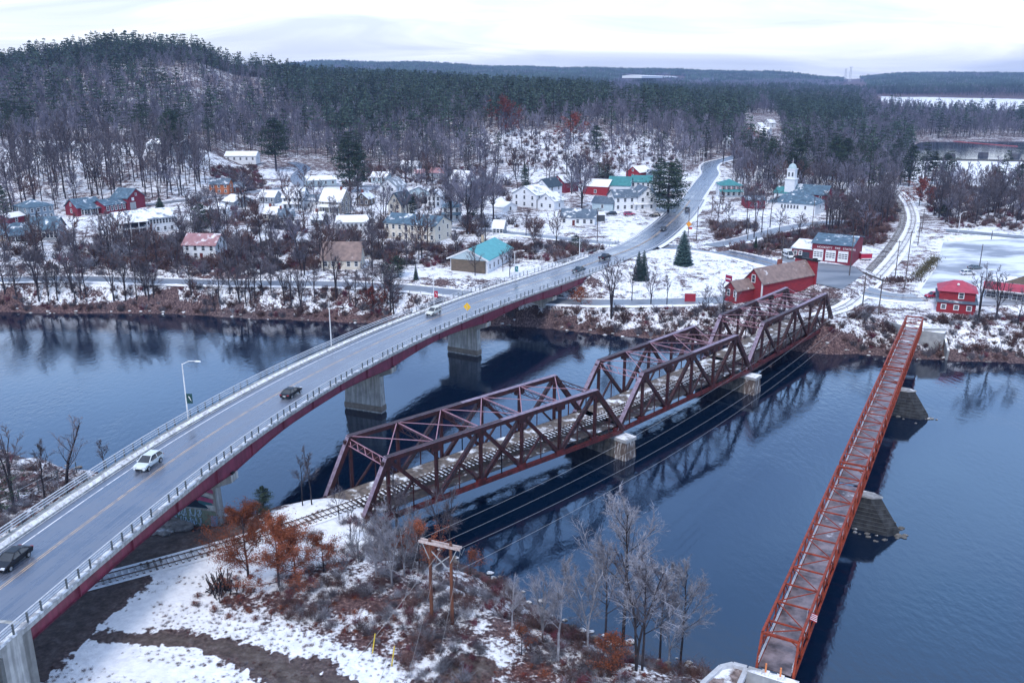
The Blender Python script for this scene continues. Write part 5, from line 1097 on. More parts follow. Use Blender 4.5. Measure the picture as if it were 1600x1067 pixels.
for k_, (u_, v_, w_, d_, h_, ra, wl, rf, lb) in enumerate([
 (405, 318, 24, 8, 3.0, 'x', 'grey', 'snow', 'low grey house with snowy roof on the back street left of the farmhouse'),
 (556, 322, 20, 8, 3.2, 'y', 'brown', 'lightsnow', 'brown gabled shed house just right of the stone gabled house'),
 (668, 323, 20, 8, 4.6, 'y', 'white', 'lightsnow', 'white gabled house in the snow left of the tall maples'),
 (725, 318, 22, 8, 3.4, 'x', 'white', 'slate', 'white house with slate roof hidden behind the tall maples'),
 (580, 286, 24, 8, 3.0, 'x', 'pale', 'lightsnow', 'pale low house right of the leaning dark pine'),
 (626, 268, 26, 8, 3.2, 'x', 'white', 'snow', 'snowy roofed house standing back among the forest trunks'),
 (747, 296, 18, 7, 3.0, 'x', 'brick', 'slate', 'small brick house between the maples and the dark cedar'),
 (412, 345, 20, 7, 2.8, 'x', 'cream', 'snow', 'small cream house with snowy roof above the river slope'),
 (300, 345, 22, 7, 2.8, 'x', 'grey', 'lightsnow', 'small grey house left of the lone green pine'),
 (1262, 296, 22, 8, 4.6, 'y', 'white', 'lightsnow', 'pale house with white gable behind the church nave'),
 (1010, 283, 20, 8, 3.0, 'x', 'grey', 'slate', 'low grey house behind the small bright red barn'),
 (486, 352, 18, 6, 2.4, 'x', 'brown', 'snow', 'low brown garage with snowy roof below the farmhouse'),
 (770, 366, 16, 6, 2.4, 'x', 'grey', 'snow', 'small grey shed beside the village street')]):
    house((u_, v_), (u_ + w_, v_ + .6), d_, h_, 2.4, ra, wl, rf, lb, fl=2 if h_ > 4 else 1, nf=3, ns=1, chim=.3 if k_ % 2 else None)
# ================================================================ vehicles
def paint(k, c, r=.42):
    m = mat('car_' + k, c, tuple(x * .9 for x in c), r, 4.0, spec=.35); return m
M_RIM = mat('wheel_rim', (0.45, 0.46, 0.48), None, .35, 4.0, metal=.6)
M_LAMP = mat('headlamp_glass', (0.75, 0.77, 0.80), None, .2, 4.0)
M_TAIL = mat('tail_lamp', (0.35, 0.01, 0.01), None, .3, 4.0)
PROF = {  # (x, z) outlines, front at +x; body lower shell and greenhouse
 'sedan': dict(L=4.7, W=1.82, body=[(-2.35, .32), (-2.33, .78), (-2.2, .98), (-1.5, 1.02), (1.05, .98), (1.95, .84), (2.28, .68), (2.35, .34)], cab=[(-1.85, 1.0), (-1.0, 1.42), (.25, 1.45), (1.15, .97)]),
 'suv': dict(L=4.7, W=1.88, body=[(-2.33, .40), (-2.33, .95), (-2.25, 1.08), (-1.4, 1.10), (1.1, 1.06), (2.0, .94), (2.3, .74), (2.34, .40)], cab=[(-2.18, 1.08), (-1.75, 1.62), (.2, 1.68), (1.2, 1.06)]),
 'pickup': dict(L=5.5, W=1.95, body=[(-2.75, .45), (-2.75, 1.12), (-.55, 1.12), (1.2, 1.12), (2.5, 1.02), (2.73, .82), (2.75, .45)], cab=[(-.75, 1.1), (-.5, 1.76), (.85, 1.78), (1.6, 1.1)]),
 'van': dict(L=5.6, W=2.05, body=[(-2.8, .42), (-2.8, 1.2), (1.7, 1.2), (2.55, 1.1), (2.78, .8), (2.8, .42)], cab=[(-2.75, 1.18), (-2.7, 2.45), (1.1, 2.45), (2.1, 1.18)]),
}
def vehicle(kind, loc, heading, col, label, name=None, cat=None, group=None, detail=True):
    p = PROF[kind]; root = empty(name or {'sedan': 'sedan_car', 'suv': 'suv_car', 'pickup': 'pickup_truck', 'van': 'delivery_van'}[kind], loc, heading, label, cat or {'sedan': 'car', 'suv': 'car', 'pickup': 'pickup truck', 'van': 'van'}[kind], group)
    W = p['W']
    def loft(prof, ws):   # cross sections widths: list of (inset per outline point)
        n = len(prof); V = []
        for s in (-1, 1): V += [(x, s * (W / 2 - w), z) for (x, z), w in zip(prof, ws)]
        F = [tuple(range(n)), tuple(range(n, 2 * n))[::-1]] + [(i, (i + 1) % n, n + (i + 1) % n, n + i)[::-1] for i in range(n)]
        return V, F
    b = p['body']; ins = [.06 if z < .5 else (.0 if z < .95 else .05) for x, z in b]; ins[0] = ins[-1] = .12
    m_ = MB(); V, F = loft(b, ins)
    # three lengthwise layers give the flanks a rounded shoulder
    m_.add(V, F); body = m_.build('body', col, root, False)
    md = body.modifiers.new('bevel', 'BEVEL'); md.width = .07; md.segments = 2; md.limit_method = 'ANGLE'
    c = p['cab']; m_ = MB(); V = []
    for s in (-1, 1): V += [(c[0][0], s * (W / 2 - .06), c[0][1]), (c[1][0], s * (W / 2 - .27), c[1][1]), (c[2][0], s * (W / 2 - .27), c[2][1]), (c[3][0], s * (W / 2 - .06), c[3][1])]
    m_.add(V, [(0, 1, 2, 3), (7, 6, 5, 4), (0, 4, 5, 1), (2, 6, 7, 3)]); gl = m_.build('windows', M_GLASS, root)
    m_ = MB(); z = c[1][1]
    m_.add([(c[1][0] - .05, -(W / 2 - .25), c[1][1]), (c[2][0] + .05, -(W / 2 - .25), c[2][1]), (c[2][0] + .05, (W / 2 - .25), c[2][1]), (c[1][0] - .05, (W / 2 - .25), c[1][1]), (c[1][0] + .1, -(W / 2 - .4), z + .07), (c[2][0] - .1, -(W / 2 - .4), z + .07), (c[2][0] - .1, (W / 2 - .4), z + .07), (c[1][0] + .1, (W / 2 - .4), z + .07)], [(3, 2, 1, 0), (4, 5, 6, 7), (0, 1, 5, 4), (1, 2, 6, 5), (2, 3, 7, 6), (3, 0, 4, 7)])
    for s in (-1, 1):
        for a_, b_ in ((0, 1), (3, 2)): m_.bar((c[a_][0], s * (W / 2 - .055), c[a_][1]), (c[b_][0], s * (W / 2 - .265), c[b_][1]), .09, .06)
        xm = (c[1][0] + c[2][0]) / 2; m_.bar((xm, s * (W / 2 - .05), c[0][1]), (xm, s * (W / 2 - .255), c[1][1]), .1, .05)
    if kind == 'van': m_.box((-.9, 0, 1.85), (3.4, W - .3, 1.15))
    m_.build('roof', col, root)
    if kind == 'pickup': m_ = MB(); m_.box((-1.75, 0, 1.125), (1.8, W - .35, .03)); m_.build('cargo_bed', M_BLACK, root)
    for x in (-p['L'] * .3, p['L'] * .31):
        for s in (-1, 1):
            r = .34 if kind == 'sedan' else .38
            m_ = MB(); m_.tube([(x, s * (W / 2 - .16), r), (x, s * (W / 2 + .015), r)], r, 14); w_ = m_.build('wheel', M_BLACK, root)
            if detail: m_ = MB(); m_.tube([(x, s * (W / 2 + .0), r), (x, s * (W / 2 + .03), r)], r * .62, 10); m_.build('rim', M_RIM, w_)
    if detail:
        for s in (-1, 1):
            m_ = MB(); m_.box((p['L'] / 2 - .12, s * (W / 2 - .3), .72 if kind == 'sedan' else .82), (.22, .42, .16)); m_.build('headlight', M_LAMP, root)
            m_ = MB(); m_.box((-p['L'] / 2 + .03, s * (W / 2 - .22), .84 if kind == 'sedan' else .95), (.1, .34, .16)); m_.build('tail_light', M_TAIL, root)
            m_ = MB(); m_.box((c[3][0] - .25, s * (W / 2 + .08), c[3][1] + .08), (.14, .2, .13)); m_.build('mirror', col, root)
        m_ = MB(); m_.box((p['L'] / 2 + .0, 0, .5), (.08, W * .55, .2)); m_.build('grille', M_BLACK, root)
        m_ = MB(); m_.box((-p['L'] / 2 - .0, 0, .66), (.05, .5, .14)); m_.build('number_plate', M_TRIM, root)
    return root
def on_bridge(u, v, back=False, off=None):
    y = 150.0
    for _ in range(20): q = at(u, v, float(bz(y))); y = q[1]
    i = int(np.argmin(np.hypot(BR[:, 0] + BN[:, 0] * 7 - q[0], BR[:, 1] + BN[:, 1] * 7 - q[1]))); n = BN[i]; p = BR[i] + n * off; t = np.array([n[1], -n[0]])
    return (p[0], p[1], float(bz(BR[i][1])) + .012), math.atan2(t[1], t[0]) + (math.pi if back else 0)
# cars coming towards the camera drive on the left half (their right); those going away on the right half
l_, h_ = on_bridge(241, 729, True, 8.9); vehicle('suv', l_, h_, paint('silver', (0.60, 0.66, 0.68)), 'silver white hatchback driving towards the viewer on the bridge, just ahead of the black sedan')
l_, h_ = on_bridge(52, 878, True, 9.0); vehicle('sedan', l_, h_, paint('black', (0.008, 0.010, 0.016)), 'black sedan nearest the camera at the left edge of the bridge')
l_, h_ = on_bridge(451, 619, False, 4.2); vehicle('sedan', l_, h_, paint('black', (0.008, 0.010, 0.016)), 'black car driving away near the right railing at mid bridge')
l_, h_ = on_bridge(673, 493, True, 9.1); vehicle('suv', l_, h_, paint('cream', (0.62, 0.63, 0.58)), 'cream white station wagon coming towards the viewer near the yellow road sign')
l_, h_ = on_bridge(919, 427, False, 3.6); vehicle('pickup', l_, h_, paint('greyblue', (0.12, 0.15, 0.17)), 'dark grey pickup truck leaving the far end of the bridge, the nearer of two', group='pickups at the bridge end')
def on_ground(u, v, dz=0.06): g = G(u, v); return (g.x, g.y, g.z + dz)
def road_heading(u, v, nm, back=False):
    g = G(u, v); _, P, Z, hw, fl = RT[nm]; i = int(np.clip(np.argmin(np.hypot(P[:, 0] - g.x, P[:, 1] - g.y)), 1, len(P) - 2)); t = P[i + 1] - P[i - 1]
    return (g.x, g.y, float(Z[i]) + .07), math.atan2(t[1], t[0]) + (math.pi if back else 0)
l_, h_ = road_heading(945, 406, 'main_street'); vehicle('pickup', l_, h_, paint('black', (0.008, 0.010, 0.016)), 'black pickup truck just past the far end of the bridge, the farther of two', group='pickups at the bridge end')
l_, h_ = road_heading(1036, 361, 'main_street', True); vehicle('sedan', l_, h_, paint('black', (0.008, 0.010, 0.016)), 'dark sedan coming down the main street beside the large conifer')
l_, h_ = road_heading(1074, 330, 'main_street'); vehicle('suv', l_, h_, paint('greyblue', (0.12, 0.15, 0.17)), 'dark grey car driving up the main street past the big conifer')
l_, h_ = road_heading(1094, 284, 'main_street', True); vehicle('sedan', l_, h_, paint('darkred', (0.16, 0.02, 0.02)), 'small dark red car coming round the top bend of the main street')
vehicle('van', on_ground(1231, 403), R(-80), paint('white', (0.70, 0.71, 0.72)), 'white delivery van parked at the left end of the fire station')
vehicle('pickup', on_ground(1460, 466), R(190), paint('red', (0.38, 0.015, 0.05)), 'bright red pickup truck parked against the square red shop')
vehicle('suv', on_ground(1512, 430), R(8), paint('white', (0.70, 0.71, 0.72)), 'white car parked in the snowy lot behind the square red shop')
vehicle('sedan', on_ground(1523, 421), R(15), paint('greyblue', (0.12, 0.15, 0.17)), 'dark grey car parked behind the white car in the snowy lot')
vehicle('suv', on_ground(983, 337), R(10), paint('magenta', (0.36, 0.05, 0.12)), 'crimson car parked on the lane in front of the big white inn')
vehicle('sedan', on_ground(1139, 306), R(5), paint('black', (0.008, 0.010, 0.016)), 'black car parked before the porch of the red shuttered house')
vehicle('sedan', on_ground(546, 339), R(15), paint('teal', (0.03, 0.09, 0.12)), 'dark teal car parked beside the stone gabled house')
vehicle('sedan', on_ground(396, 428), R(5), paint('white', (0.70, 0.71, 0.72)), 'white car parked behind bare trees beside the river road')
vehicle('sedan', on_ground(1023, 339), R(170), paint('black', (0.008, 0.010, 0.016)), 'black car parked at the right end of the inn forecourt')
vehicle('suv', on_ground(955, 337), R(185), paint('black', (0.008, 0.010, 0.016)), 'black car parked at the left end of the inn forecourt')
# red trailer beside the fire station
g = G(1351, 406); tr = empty('box_trailer', g, R(5), 'small red box trailer with snow on its roof right of the fire station', 'trailer')
m_ = MB(); m_.box((0, 0, 1.35), (3.8, 2.3, 1.9)); m_.build('body', paint('red', (0.38, 0.015, 0.05)), tr); m_ = MB(); m_.box((0, 0, 2.4), (3.9, 2.4, .2)); m_.build('snow_cap', M_SNOW, tr)
m_ = MB(); m_.box((0, -1.16, .55), (3.6, .06, .35)); m_.build('skirt', M_TRIM, tr)
for x in (-1.2, 1.2):
    for s in (-1, 1): m_ = MB(); m_.tube([(x, s * 1.0, .32), (x, s * 1.18, .32)], .32, 10); m_.build('wheel', M_BLACK, tr)
# ================================================================ street lamps and poles
def lamp(loc, h, arm_dir, label, banner=None, arm=2.4):
    o = empty('street_lamp', loc, 0, label, 'street lamp'); a = Vector((math.cos(arm_dir), math.sin(arm_dir), 0))
    m_ = MB(); m_.tube([(0, 0, 0), (0, 0, h)], [.13, .08], 8); m_.build('pole', M_TRIM, o)
    m_ = MB(); m_.tube([(0, 0, h - .1), (a.x * arm * .5, a.y * arm * .5, h + .5), (a.x * arm, a.y * arm, h + .62)], [.07, .06, .05], 6); m_.build('arm', M_TRIM, o)
    m_ = MB(); c = (a.x * (arm + .35), a.y * (arm + .35), h + .6); m_.box(c, (.95, .32, .16), arm_dir, top=(.7, .2)); m_.build('lamp_head', M_TRIM, o)
    if banner is not None:
        m_ = MB(); m_.box((.55, 0, h * .38), (.9, .05, 1.6)); b = m_.build('banner', banner, o); m_ = MB()
        m_.add([(.35, -.04, h * .38 + .45), (.6, -.04, h * .38 + .3), (.85, -.04, h * .38 - .5), (.6, -.04, h * .38 - .1)], [(0, 1, 2, 3)]); m_.build('emblem', M_TRIM, b)
    return o
M_BG = mat('banner_green', (0.015, 0.06, 0.06), None, .7, 3.); M_BT = mat('banner_teal', (0.02, 0.18, 0.20), None, .7, 3.); M_BR = mat('banner_red', (0.42, 0.02, 0.05), None, .7, 3.)
def bridge_lamp(u, v, h, label, banner, out=14.35):
    y = 150.0
    for _ in range(20): q = at(u, v, float(bz(y))); y = q[1]
    i = int(np.argmin(np.hypot(BR[:, 0] + BN[:, 0] * out - q[0], BR[:, 1] + BN[:, 1] * out - q[1]))); n = BN[i]; p = BR[i] + n * out
    return lamp((p[0], p[1], float(bz(BR[i][1])) - .3), h, math.atan2(-n[1], -n[0]), label, banner)
bridge_lamp(284, 655, 9.2, 'white street lamp with dark green banner over the water, nearest of the bridge lamps', M_BG)
bridge_lamp(503, 541, 8.2, 'white street lamp without a banner standing at mid bridge', None)
bridge_lamp(669, 478, 8.0, 'white street lamp with red banner beside the far part of the bridge', M_BR)
bridge_lamp(808, 436, 8.0, 'white street lamp with teal banner right of the teal roofed hall', M_BT)
bridge_lamp(917, 392, 7.5, 'white street lamp with a small sign where the bridge railing ends', None, 15.5)
for (u, v, h, ad, lb) in [(1497, 364, 7.5, .5, 'lone white street lamp at the back corner of the snowy lot'), (1098, 268, 10, .3, 'white street lamp at the top bend of the main street, tallest there'), (1092, 258, 9, .3, 'white street lamp at the top bend standing farthest up the road'), (1070, 272, 7, .3, 'short white street lamp left of the top bend by the slope')]:
    g = G(u, v); lamp(g, h, ad, lb, None)
def upole(u, v, h, label, arms=1, arm_rz=0.2, z=None, mt=None, tilt=0.0, tr=False, name='utility_pole'):
    g = G(u, v); o = empty(name, g, arm_rz, label, 'utility pole'); mt = mt or M_WOODG
    m_ = MB(); m_.tube([(0, 0, -.5), (tilt, 0, h)], [.17, .11], 7); m_.build('pole', mt, o)
    for k in range(arms):
        m_ = MB(); zz_ = h - .5 - 1.5 * k; m_.box((tilt, .16, zz_), (2.6, .12, .14)); 
        for s in (-1.1, -.4, .4, 1.1): m_.tube([(tilt + s, .16, zz_ + .05), (tilt + s, .16, zz_ + .28)], .05, 5)
        m_.build('crossarm', mt, o)
    if tr: m_ = MB(); m_.tube([(.3, -.2, h - 3.2), (.3, -.2, h - 2.2)], .28, 8); m_.build('transformer', M_TRIMG, o)
    return o
tops = {}
for (u, v, h, lb, ar, tr) in [(1327, 431, 13.5, 'grey utility pole with a transformer at the right corner of the fire station', 1, True), (1220, 424, 10, 'bare utility pole between the red store and the street', 0, False), (1398, 437, 12, 'dark utility pole with crossarm in the brush pile beside the railway', 1, False), (1413, 452, 17, 'tall utility pole with crossarm right of the brush pile', 1, False), (1434, 383, 8.5, 'dark utility pole with stacked crossarms beside the far track', 3, False), (1440, 362, 9, 'farther dark utility pole with crossarms beside the far track', 2, False),
                          (1088, 376, 12, 'dark utility pole standing by the roundabout edge behind the big blue spruce', 0, False), (1075, 370, 9, 'slim pole with orange road sign in front of the main street', 0, False), (933, 378, 12, 'grey utility pole beside the white ranch house', 1, False), (1197, 392, 8, 'slim white pole beside the clipped dark evergreen', 0, False), (1530, 420, 8, 'dark pole standing in the middle of the snowy lot', 0, False), (1112, 338, 8, 'pole with crossarm on the snowy verge right of the main street', 1, False), (1129, 328, 6, 'short pole right of the crossarm pole on the snowy verge', 0, False), (1168, 375, 9, 'slim pale pole left of the hill lane', 0, False), (1268, 365, 14, 'tall pale pole behind the fire station left part', 0, False), (1348, 366, 9, 'pale pole behind the fire station right part', 0, False), (1549, 374, 3.2, 'short white post at the back of the snowy lot', 0, False)]:
    tops[(u, v)] = upole(u, v, h, lb, ar, .25, tr=tr)
g = G(1075, 370); sg = empty('road_sign', (g.x, g.y - .3, g.z), 0, 'orange diamond and small red sign on the slim pole by the main street', 'sign')
m_ = MB(); m_.add([(-1.1, 0, 4.6), (0, 0, 3.5), (1.1, 0, 4.6), (0, 0, 5.7), (-1.1, .08, 4.6), (0, .08, 3.5), (1.1, .08, 4.6), (0, .08, 5.7)], [(0, 1, 2, 3), (7, 6, 5, 4), (0, 4, 5, 1), (1, 5, 6, 2), (2, 6, 7, 3), (3, 7, 4, 0)]); m_.build('panel', mat('sign_orange', (0.75, 0.30, 0.03), None, .6, 3.), sg)
m_ = MB(); m_.box((.7, 0, 3.1), (1.2, .08, .7)); m_.build('small_panel', mat('sign_red2', (0.5, 0.05, 0.05), None, .6, 3.), sg)
# yellow diamond sign on the bridge railing
y = 180.0
for _ in range(20): q = at(709, 496, float(bz(y))); y = q[1]
i = int(np.argmin(np.hypot(BR[:, 0] - q[0], BR[:, 1] - q[1]))); p, n = BR[i] - BN[i] * .05, BN[i]
sg = empty('warning_sign', (p[0], p[1], float(bz(BR[i][1]))), math.atan2(n[1], n[0]), 'yellow diamond warning sign with a black arrow on the right bridge railing', 'sign')
MB().tube([(0, 0, 0), (0, 0, 3.3)], .05, 6).build('post', M_GALV, sg)
m_ = MB(); s = 1.0; m_.add([(-s, -.06, 2.9), (0, -.06, 1.9), (s, -.06, 2.9), (0, -.06, 3.9), (-s, -.1, 2.9), (0, -.1, 1.9), (s, -.1, 2.9), (0, -.1, 3.9)], [(0, 1, 2, 3)[::-1], (7, 6, 5, 4)[::-1], (0, 4, 5, 1), (1, 5, 6, 2), (2, 6, 7, 3), (3, 7, 4, 0)])
m_.build('panel', mat('sign_yellow', (0.85, 0.50, 0.02), None, .6, 3.), sg)
m_ = MB(); m_.bar((0, -.13, 2.35), (0, -.13, 3.1), .16, .04, up=(0, 1, 0)); m_.bar((0, -.13, 3.35), (.32, -.13, 2.95), .16, .04, up=(0, 1, 0)); m_.bar((0, -.13, 3.35), (-.32, -.13, 2.95), .16, .04, up=(0, 1, 0)); m_.build('arrow', M_BLACK, sg)
# ---- H frames and the wires over the river
def hframe(p0, p1, zt, label, arm_over=1.5, wood=M_WOOD, brace=True, r=.2):
    p0, p1 = Vector(p0), Vector(p1); o = empty('utility_pole', p0, 0, label, 'utility pole'); d = (p1 - p0); d.z = 0; L_ = d.length; d.normalize(); e = Vector((0, 0, zt)) ; b = Vector((d.x * L_, d.y * L_, p1.z - p0.z)); h = zt - p0.z
    for q in (Vector((0, 0, 0)), b):
        m_ = MB(); m_.tube([(q.x, q.y, q.z - 1.0), (q.x, q.y, h)], [r * 1.15, r * .8], 9); m_.build('pole', wood, o)
    nn = Vector((-d.y, d.x, 0))
    for s in (-1, 1):
        m_ = MB(); a = -d * arm_over + nn * s * .26; c = d * (L_ + arm_over) + nn * s * .26; m_.bar((a.x, a.y, h - .45), (c.x, c.y, h - .45), .12, .28); m_.build('crossarm', M_ARM if brace else wood, o)
    if brace:
        m_ = MB()
        for a, c in ((0, L_), (L_, 0)): m_.bar((d.x * a + nn.x * .2, d.y * a + nn.y * .2, h - 1.6), (d.x * c + nn.x * .2, d.y * c + nn.y * .2, h - 3.9), .1, .1)
        for a, c in ((-arm_over * .7, 0), (L_ + arm_over * .7, L_)): m_.bar((d.x * a - nn.x * .2, d.y * a - nn.y * .2, h - .5), (d.x * c - nn.x * .2, d.y * c - nn.y * .2, h - 2.4), .07, .07)
        m_.build('cross_brace', M_TRIMG, o)
        m_ = MB()
        for a in (-arm_over, L_ / 2, L_ + arm_over):
            m_.tube([(d.x * a + nn.x * .3, d.y * a + nn.y * .3, h - .4), (d.x * a + nn.x * .9, d.y * a + nn.y * .9, h - .85), (d.x * a + nn.x * .1, d.y * a + nn.y * .1, h - 1.3), (d.x * a - nn.x * .5, d.y * a - nn.y * .5, h - .5)], .03, 4)
        m_.build('jumper_wires', M_WIRE, o)
    return [p0 + Vector((d.x * a, d.y * a, h - .35)) for a in (-arm_over, L_ / 2, L_ + arm_over)]
zn = 5.6
a_, b_ = at(675, 975, zn), at(707, 983, zn)
H1 = hframe((a_[0], a_[1], zn), (b_[0], b_[1], zn), 16.6, 'near wooden H frame utility poles with pale crossarm and crossed braces, in the riverside brush', 1.25)
a_, b_ = at(1347, 482, 6.2), at(1372, 494, 6.2)
H2 = hframe((a_[0], a_[1], 6.2), (b_[0], b_[1], 6.2), 16.2, 'far dark H frame utility poles with a level crossarm beside the railway', 1.2, M_WOODG, False, .16)
def wire(a, b, sag, label, mt=M_WIRE, r=.035, grp=None):
    a, b = Vector(a), Vector(b); pts = []
    for k in range(25): t = k / 24; p = a.lerp(b, t); p.z -= sag * 4 * t * (1 - t); pts.append(p - a)
    o = MB().tube(pts, r, 4).build('power_line', mt); o.location = a; tag(o, label, 'power line', grp); return o
for k, (a, b) in enumerate(zip(H1, H2)): wire(a, b, 5.5, 'pale power line across the river between the two H frames, %s' % ('left', 'middle', 'right')[k], grp='power lines over the river', r=.026)
wire(H1[2] - Vector((0, 0, 2.6)), H2[2] - Vector((0, 0, 2.6)), 5.0, 'lowest pale power line across the river, slung below the crossarms', grp='power lines over the river', r=.026)
for k, a in enumerate(H1): e = Vector((-15.5 + 2.5 * k, 40.0 - 1 * k, 14.5)); wire(a, e, 4.2, 'power line running from the near crossarm to the lower edge of the photo, %s' % ('left', 'middle', 'right')[k], grp='power lines to the camera side', r=.014)
G1 = G(600, 1008)
wire(H1[1] - Vector((0, 0, 1)), G(560, 1030) + Vector((0, 0, .2)), .05, 'straight guy wire from the near H frame down to the snow', grp='guy wires', r=.03)
g = G(580, 1015)
for k, (u, v) in enumerate(((582, 1020), (612, 1040))):
    g = G(u, v); o = empty('guy_guard', g, 0, 'yellow guy wire guard standing in the snow, %s one' % ('upper', 'lower')[k], 'post', 'guy wire guards'); MB().tube([(0, 0, 0), (.35, .2, 2.3)], .07, 6).build('tube', mat('guard_yellow', (0.65, 0.48, 0.05), None, .6, 3.), o)
def link(k1, k2, h1, h2, lb):
    a, b = tops[k1], tops[k2]; wire(Vector(a.location) + Vector((0, 0, h1)), Vector(b.location) + Vector((0, 0, h2)), 1.2, lb, r=.03, mt=M_WOODG)
link((1434, 383), (1398, 437), 8.1, 11.6, 'dark wire between the brush pile pole and the trackside pole')
link((1088, 376), (1112, 338), 11.7, 7.6, 'dark wire crossing the main street')
link((1434, 383), (1440, 362), 8.1, 8.5, 'dark wire between the two trackside poles')
# guard rail beside the river road and ramp fence
def fence(pts, h, label, step=3.0, name='guard_rail', rails=(.65,), mt=M_GALV, r=.07, cat='guard rail'):
    P = resample(np.array([[*p] for p in pts]), step); o = empty(name, P[0], 0, label, cat); q0 = np.array(P[0])
    for p in P: m_ = MB(); m_.box(tuple(p - q0 + np.array([0, 0, h / 2 - .1])), (.12, .12, h + .2)); m_.build('post', M_POST, o)
    for z in rails: MB().tube([tuple(p - q0 + np.array([0, 0, z])) for p in P], r, 4).build('rail', mt, o)
    return o
e_ = bedge(14.2)

sel = [i for i in range(len(BR)) if BR[i][1] > 262]
ext = [tuple(G(u, v)) for u, v in ((905, 401), (925, 395), (945, 388), (958, 383), (966, 379))]
fence(ext, 1.0, 'metal guard rail curving off the left end of the bridge', rails=(.6, .9))
fence([tuple(G(u, v)) for u, v in ((640, 458), (690, 463), (745, 472))], .8, 'guard rail on the river side of the lower road left of the bridge')
fence([tuple(G(u, v)) for u, v in ((865, 487), (950, 488), (1050, 488))], .8, 'guard rail on the river side of the lower road right of the bridge')
fence([tuple(G(u, v)) for u, v in ((12, 850), (0, 800), (45, 775), (120, 738))][1:], 1.8, 'chain link fence on the bank left of the bridge', name='chain_fence', rails=(.1, .95, 1.75), r=.03, cat='fence')
# red pipe boom across the upstream water
a, b = at(1478, 220, 5.1), at(1590, 229, 5.1)
o = MB().tube([(0, 0, .2), ((b[0] - a[0]) / 2, (b[1] - a[1]) / 2 - 4, .2), (b[0] - a[0], b[1] - a[1], .2)], .28, 6).build('float_boom', mat('boom_red', (0.55, 0.12, 0.12), None, .6, .5)); o.location = (a[0], a[1], 5); tag(o, 'thin red floating boom stretched across the distant upstream water', 'boom')
# dam line and two square piers in the upstream pool
a, b = at(1468, 249.5, 5.0), at(1660, 253, 5.0); dm = empty('dam', (a[0], a[1], 0), 0, 'low dark dam wall across the distant upstream river', 'dam')
part(MB().bar((a[0], a[1], 4.6), (b[0], b[1], 4.6), 2.0, 2.2), 'wall', M_STONE, dm)
for k, (u, v) in enumerate(((1484, 246), (1536, 244), (1452, 250), (1586, 246))):
    a = at(u, v, 5.0); o = empty('rock_crib', (a[0], a[1], 4.5), .3 * k, ('square stone crib topped by a small pine in the upstream pool', 'square stone crib with bare top in the upstream pool', 'wide brushy islet at the left end of the dam', 'wide brushy islet at the right edge above the dam')[k], 'crib')
    w_ = (7, 6, 16, 14)[k]; MB().box((0, 0, 1.2), (w_, 6, 4.6), 0, top=(w_ * .85, 5)).build('stone_block', mat('crib_stone', (0.10, 0.10, 0.12), (0.05, 0.05, 0.06), .9, .5), o)
# distant lattice masts on the horizon
for k, u in enumerate((1320.5, 1328)):
    g = at(u, 122, 62); o = empty('radio_mast', (g[0], 4400, 55), 0, ('shorter', 'taller')[k] + ' of two lattice masts standing on the horizon at right', 'mast', 'masts on the horizon'); o.location.x = float((u - 800) / FPX * (4400 * CP + 0 * SP)); hm = (58, 66)[k]
    m_ = MB()
    for s1 in (-1, 1):
        for s2 in (-1, 1): m_.bar((s1 * 4.5, s2 * 4.5, 0), (s1 * 2.2, s2 * 2.2, hm), 1.0, 1.0)
    for q in range(8): m_.bar((-4.5 + .3 * q, -4, hm / 8 * q), (4.2 - .3 * q, -4, hm / 8 * (q + 1)), .8, .8)
    m_.build('lattice', M_GALV, o); m_ = MB(); m_.box((0, 0, hm), (14, 2, 2)); m_.build('crossarm', M_GALV, o)
# ================================================================ vegetation
def leafmat(name, c, c2, rough=.85, var=.35, scale=.9, snow=0.0):
    m, nt, b = principled(name); l = nt.links.new; geo = N(nt, 'ShaderNodeNewGeometry'); oi = N(nt, 'ShaderNodeObjectInfo')
    n = N(nt, 'ShaderNodeTexNoise', i_Scale=scale, i_Detail=3.0); l(geo.outputs['Position'], n.inputs['Vector'])
    r = ramp(nt, [(.35, c2), (.65, c)]); l(n.outputs[0], r.inputs[0])
    mr = N(nt, 'ShaderNodeMapRange', i_3=1 - var, i_4=1 + var); l(oi.outputs['Random'], mr.inputs[0])
    hs = N(nt, 'ShaderNodeHueSaturation'); l(mr.outputs[0], hs.inputs['Value']); l(r.outputs[0], hs.inputs['Color']); l(hs.outputs[0], b.inputs['Base Color'])
    b.inputs['Roughness'].default_value = rough; b.inputs['Specular IOR Level'].default_value = .15; return m
M_BARK = leafmat('bark_dark', (0.055, 0.048, 0.055), (0.028, 0.024, 0.030))
M_BARKL = leafmat('bark_pale', (0.30, 0.30, 0.33), (0.13, 0.125, 0.14))
M_TWIG = leafmat('twigs_purple_grey', (0.150, 0.136, 0.155), (0.068, 0.060, 0.074))
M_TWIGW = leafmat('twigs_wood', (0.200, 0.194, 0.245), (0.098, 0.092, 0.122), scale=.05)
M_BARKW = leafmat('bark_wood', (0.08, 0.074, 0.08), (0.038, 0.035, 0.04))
M_TWIGL = leafmat('twigs_pale', (0.27, 0.27, 0.305), (0.125, 0.122, 0.145))
M_TWIGR = leafmat('twigs_red', (0.18, 0.055, 0.075), (0.085, 0.03, 0.045))
M_TWIGB = leafmat('twigs_brown', (0.135, 0.080, 0.075), (0.062, 0.040, 0.042))
M_PINE = leafmat('needles_pine', (0.050, 0.076, 0.052), (0.015, 0.028, 0.026))
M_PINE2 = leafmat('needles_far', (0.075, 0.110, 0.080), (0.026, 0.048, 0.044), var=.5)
M_SPR = leafmat('needles_spruce', (0.060, 0.105, 0.100), (0.014, 0.030, 0.034), scale=1.6)
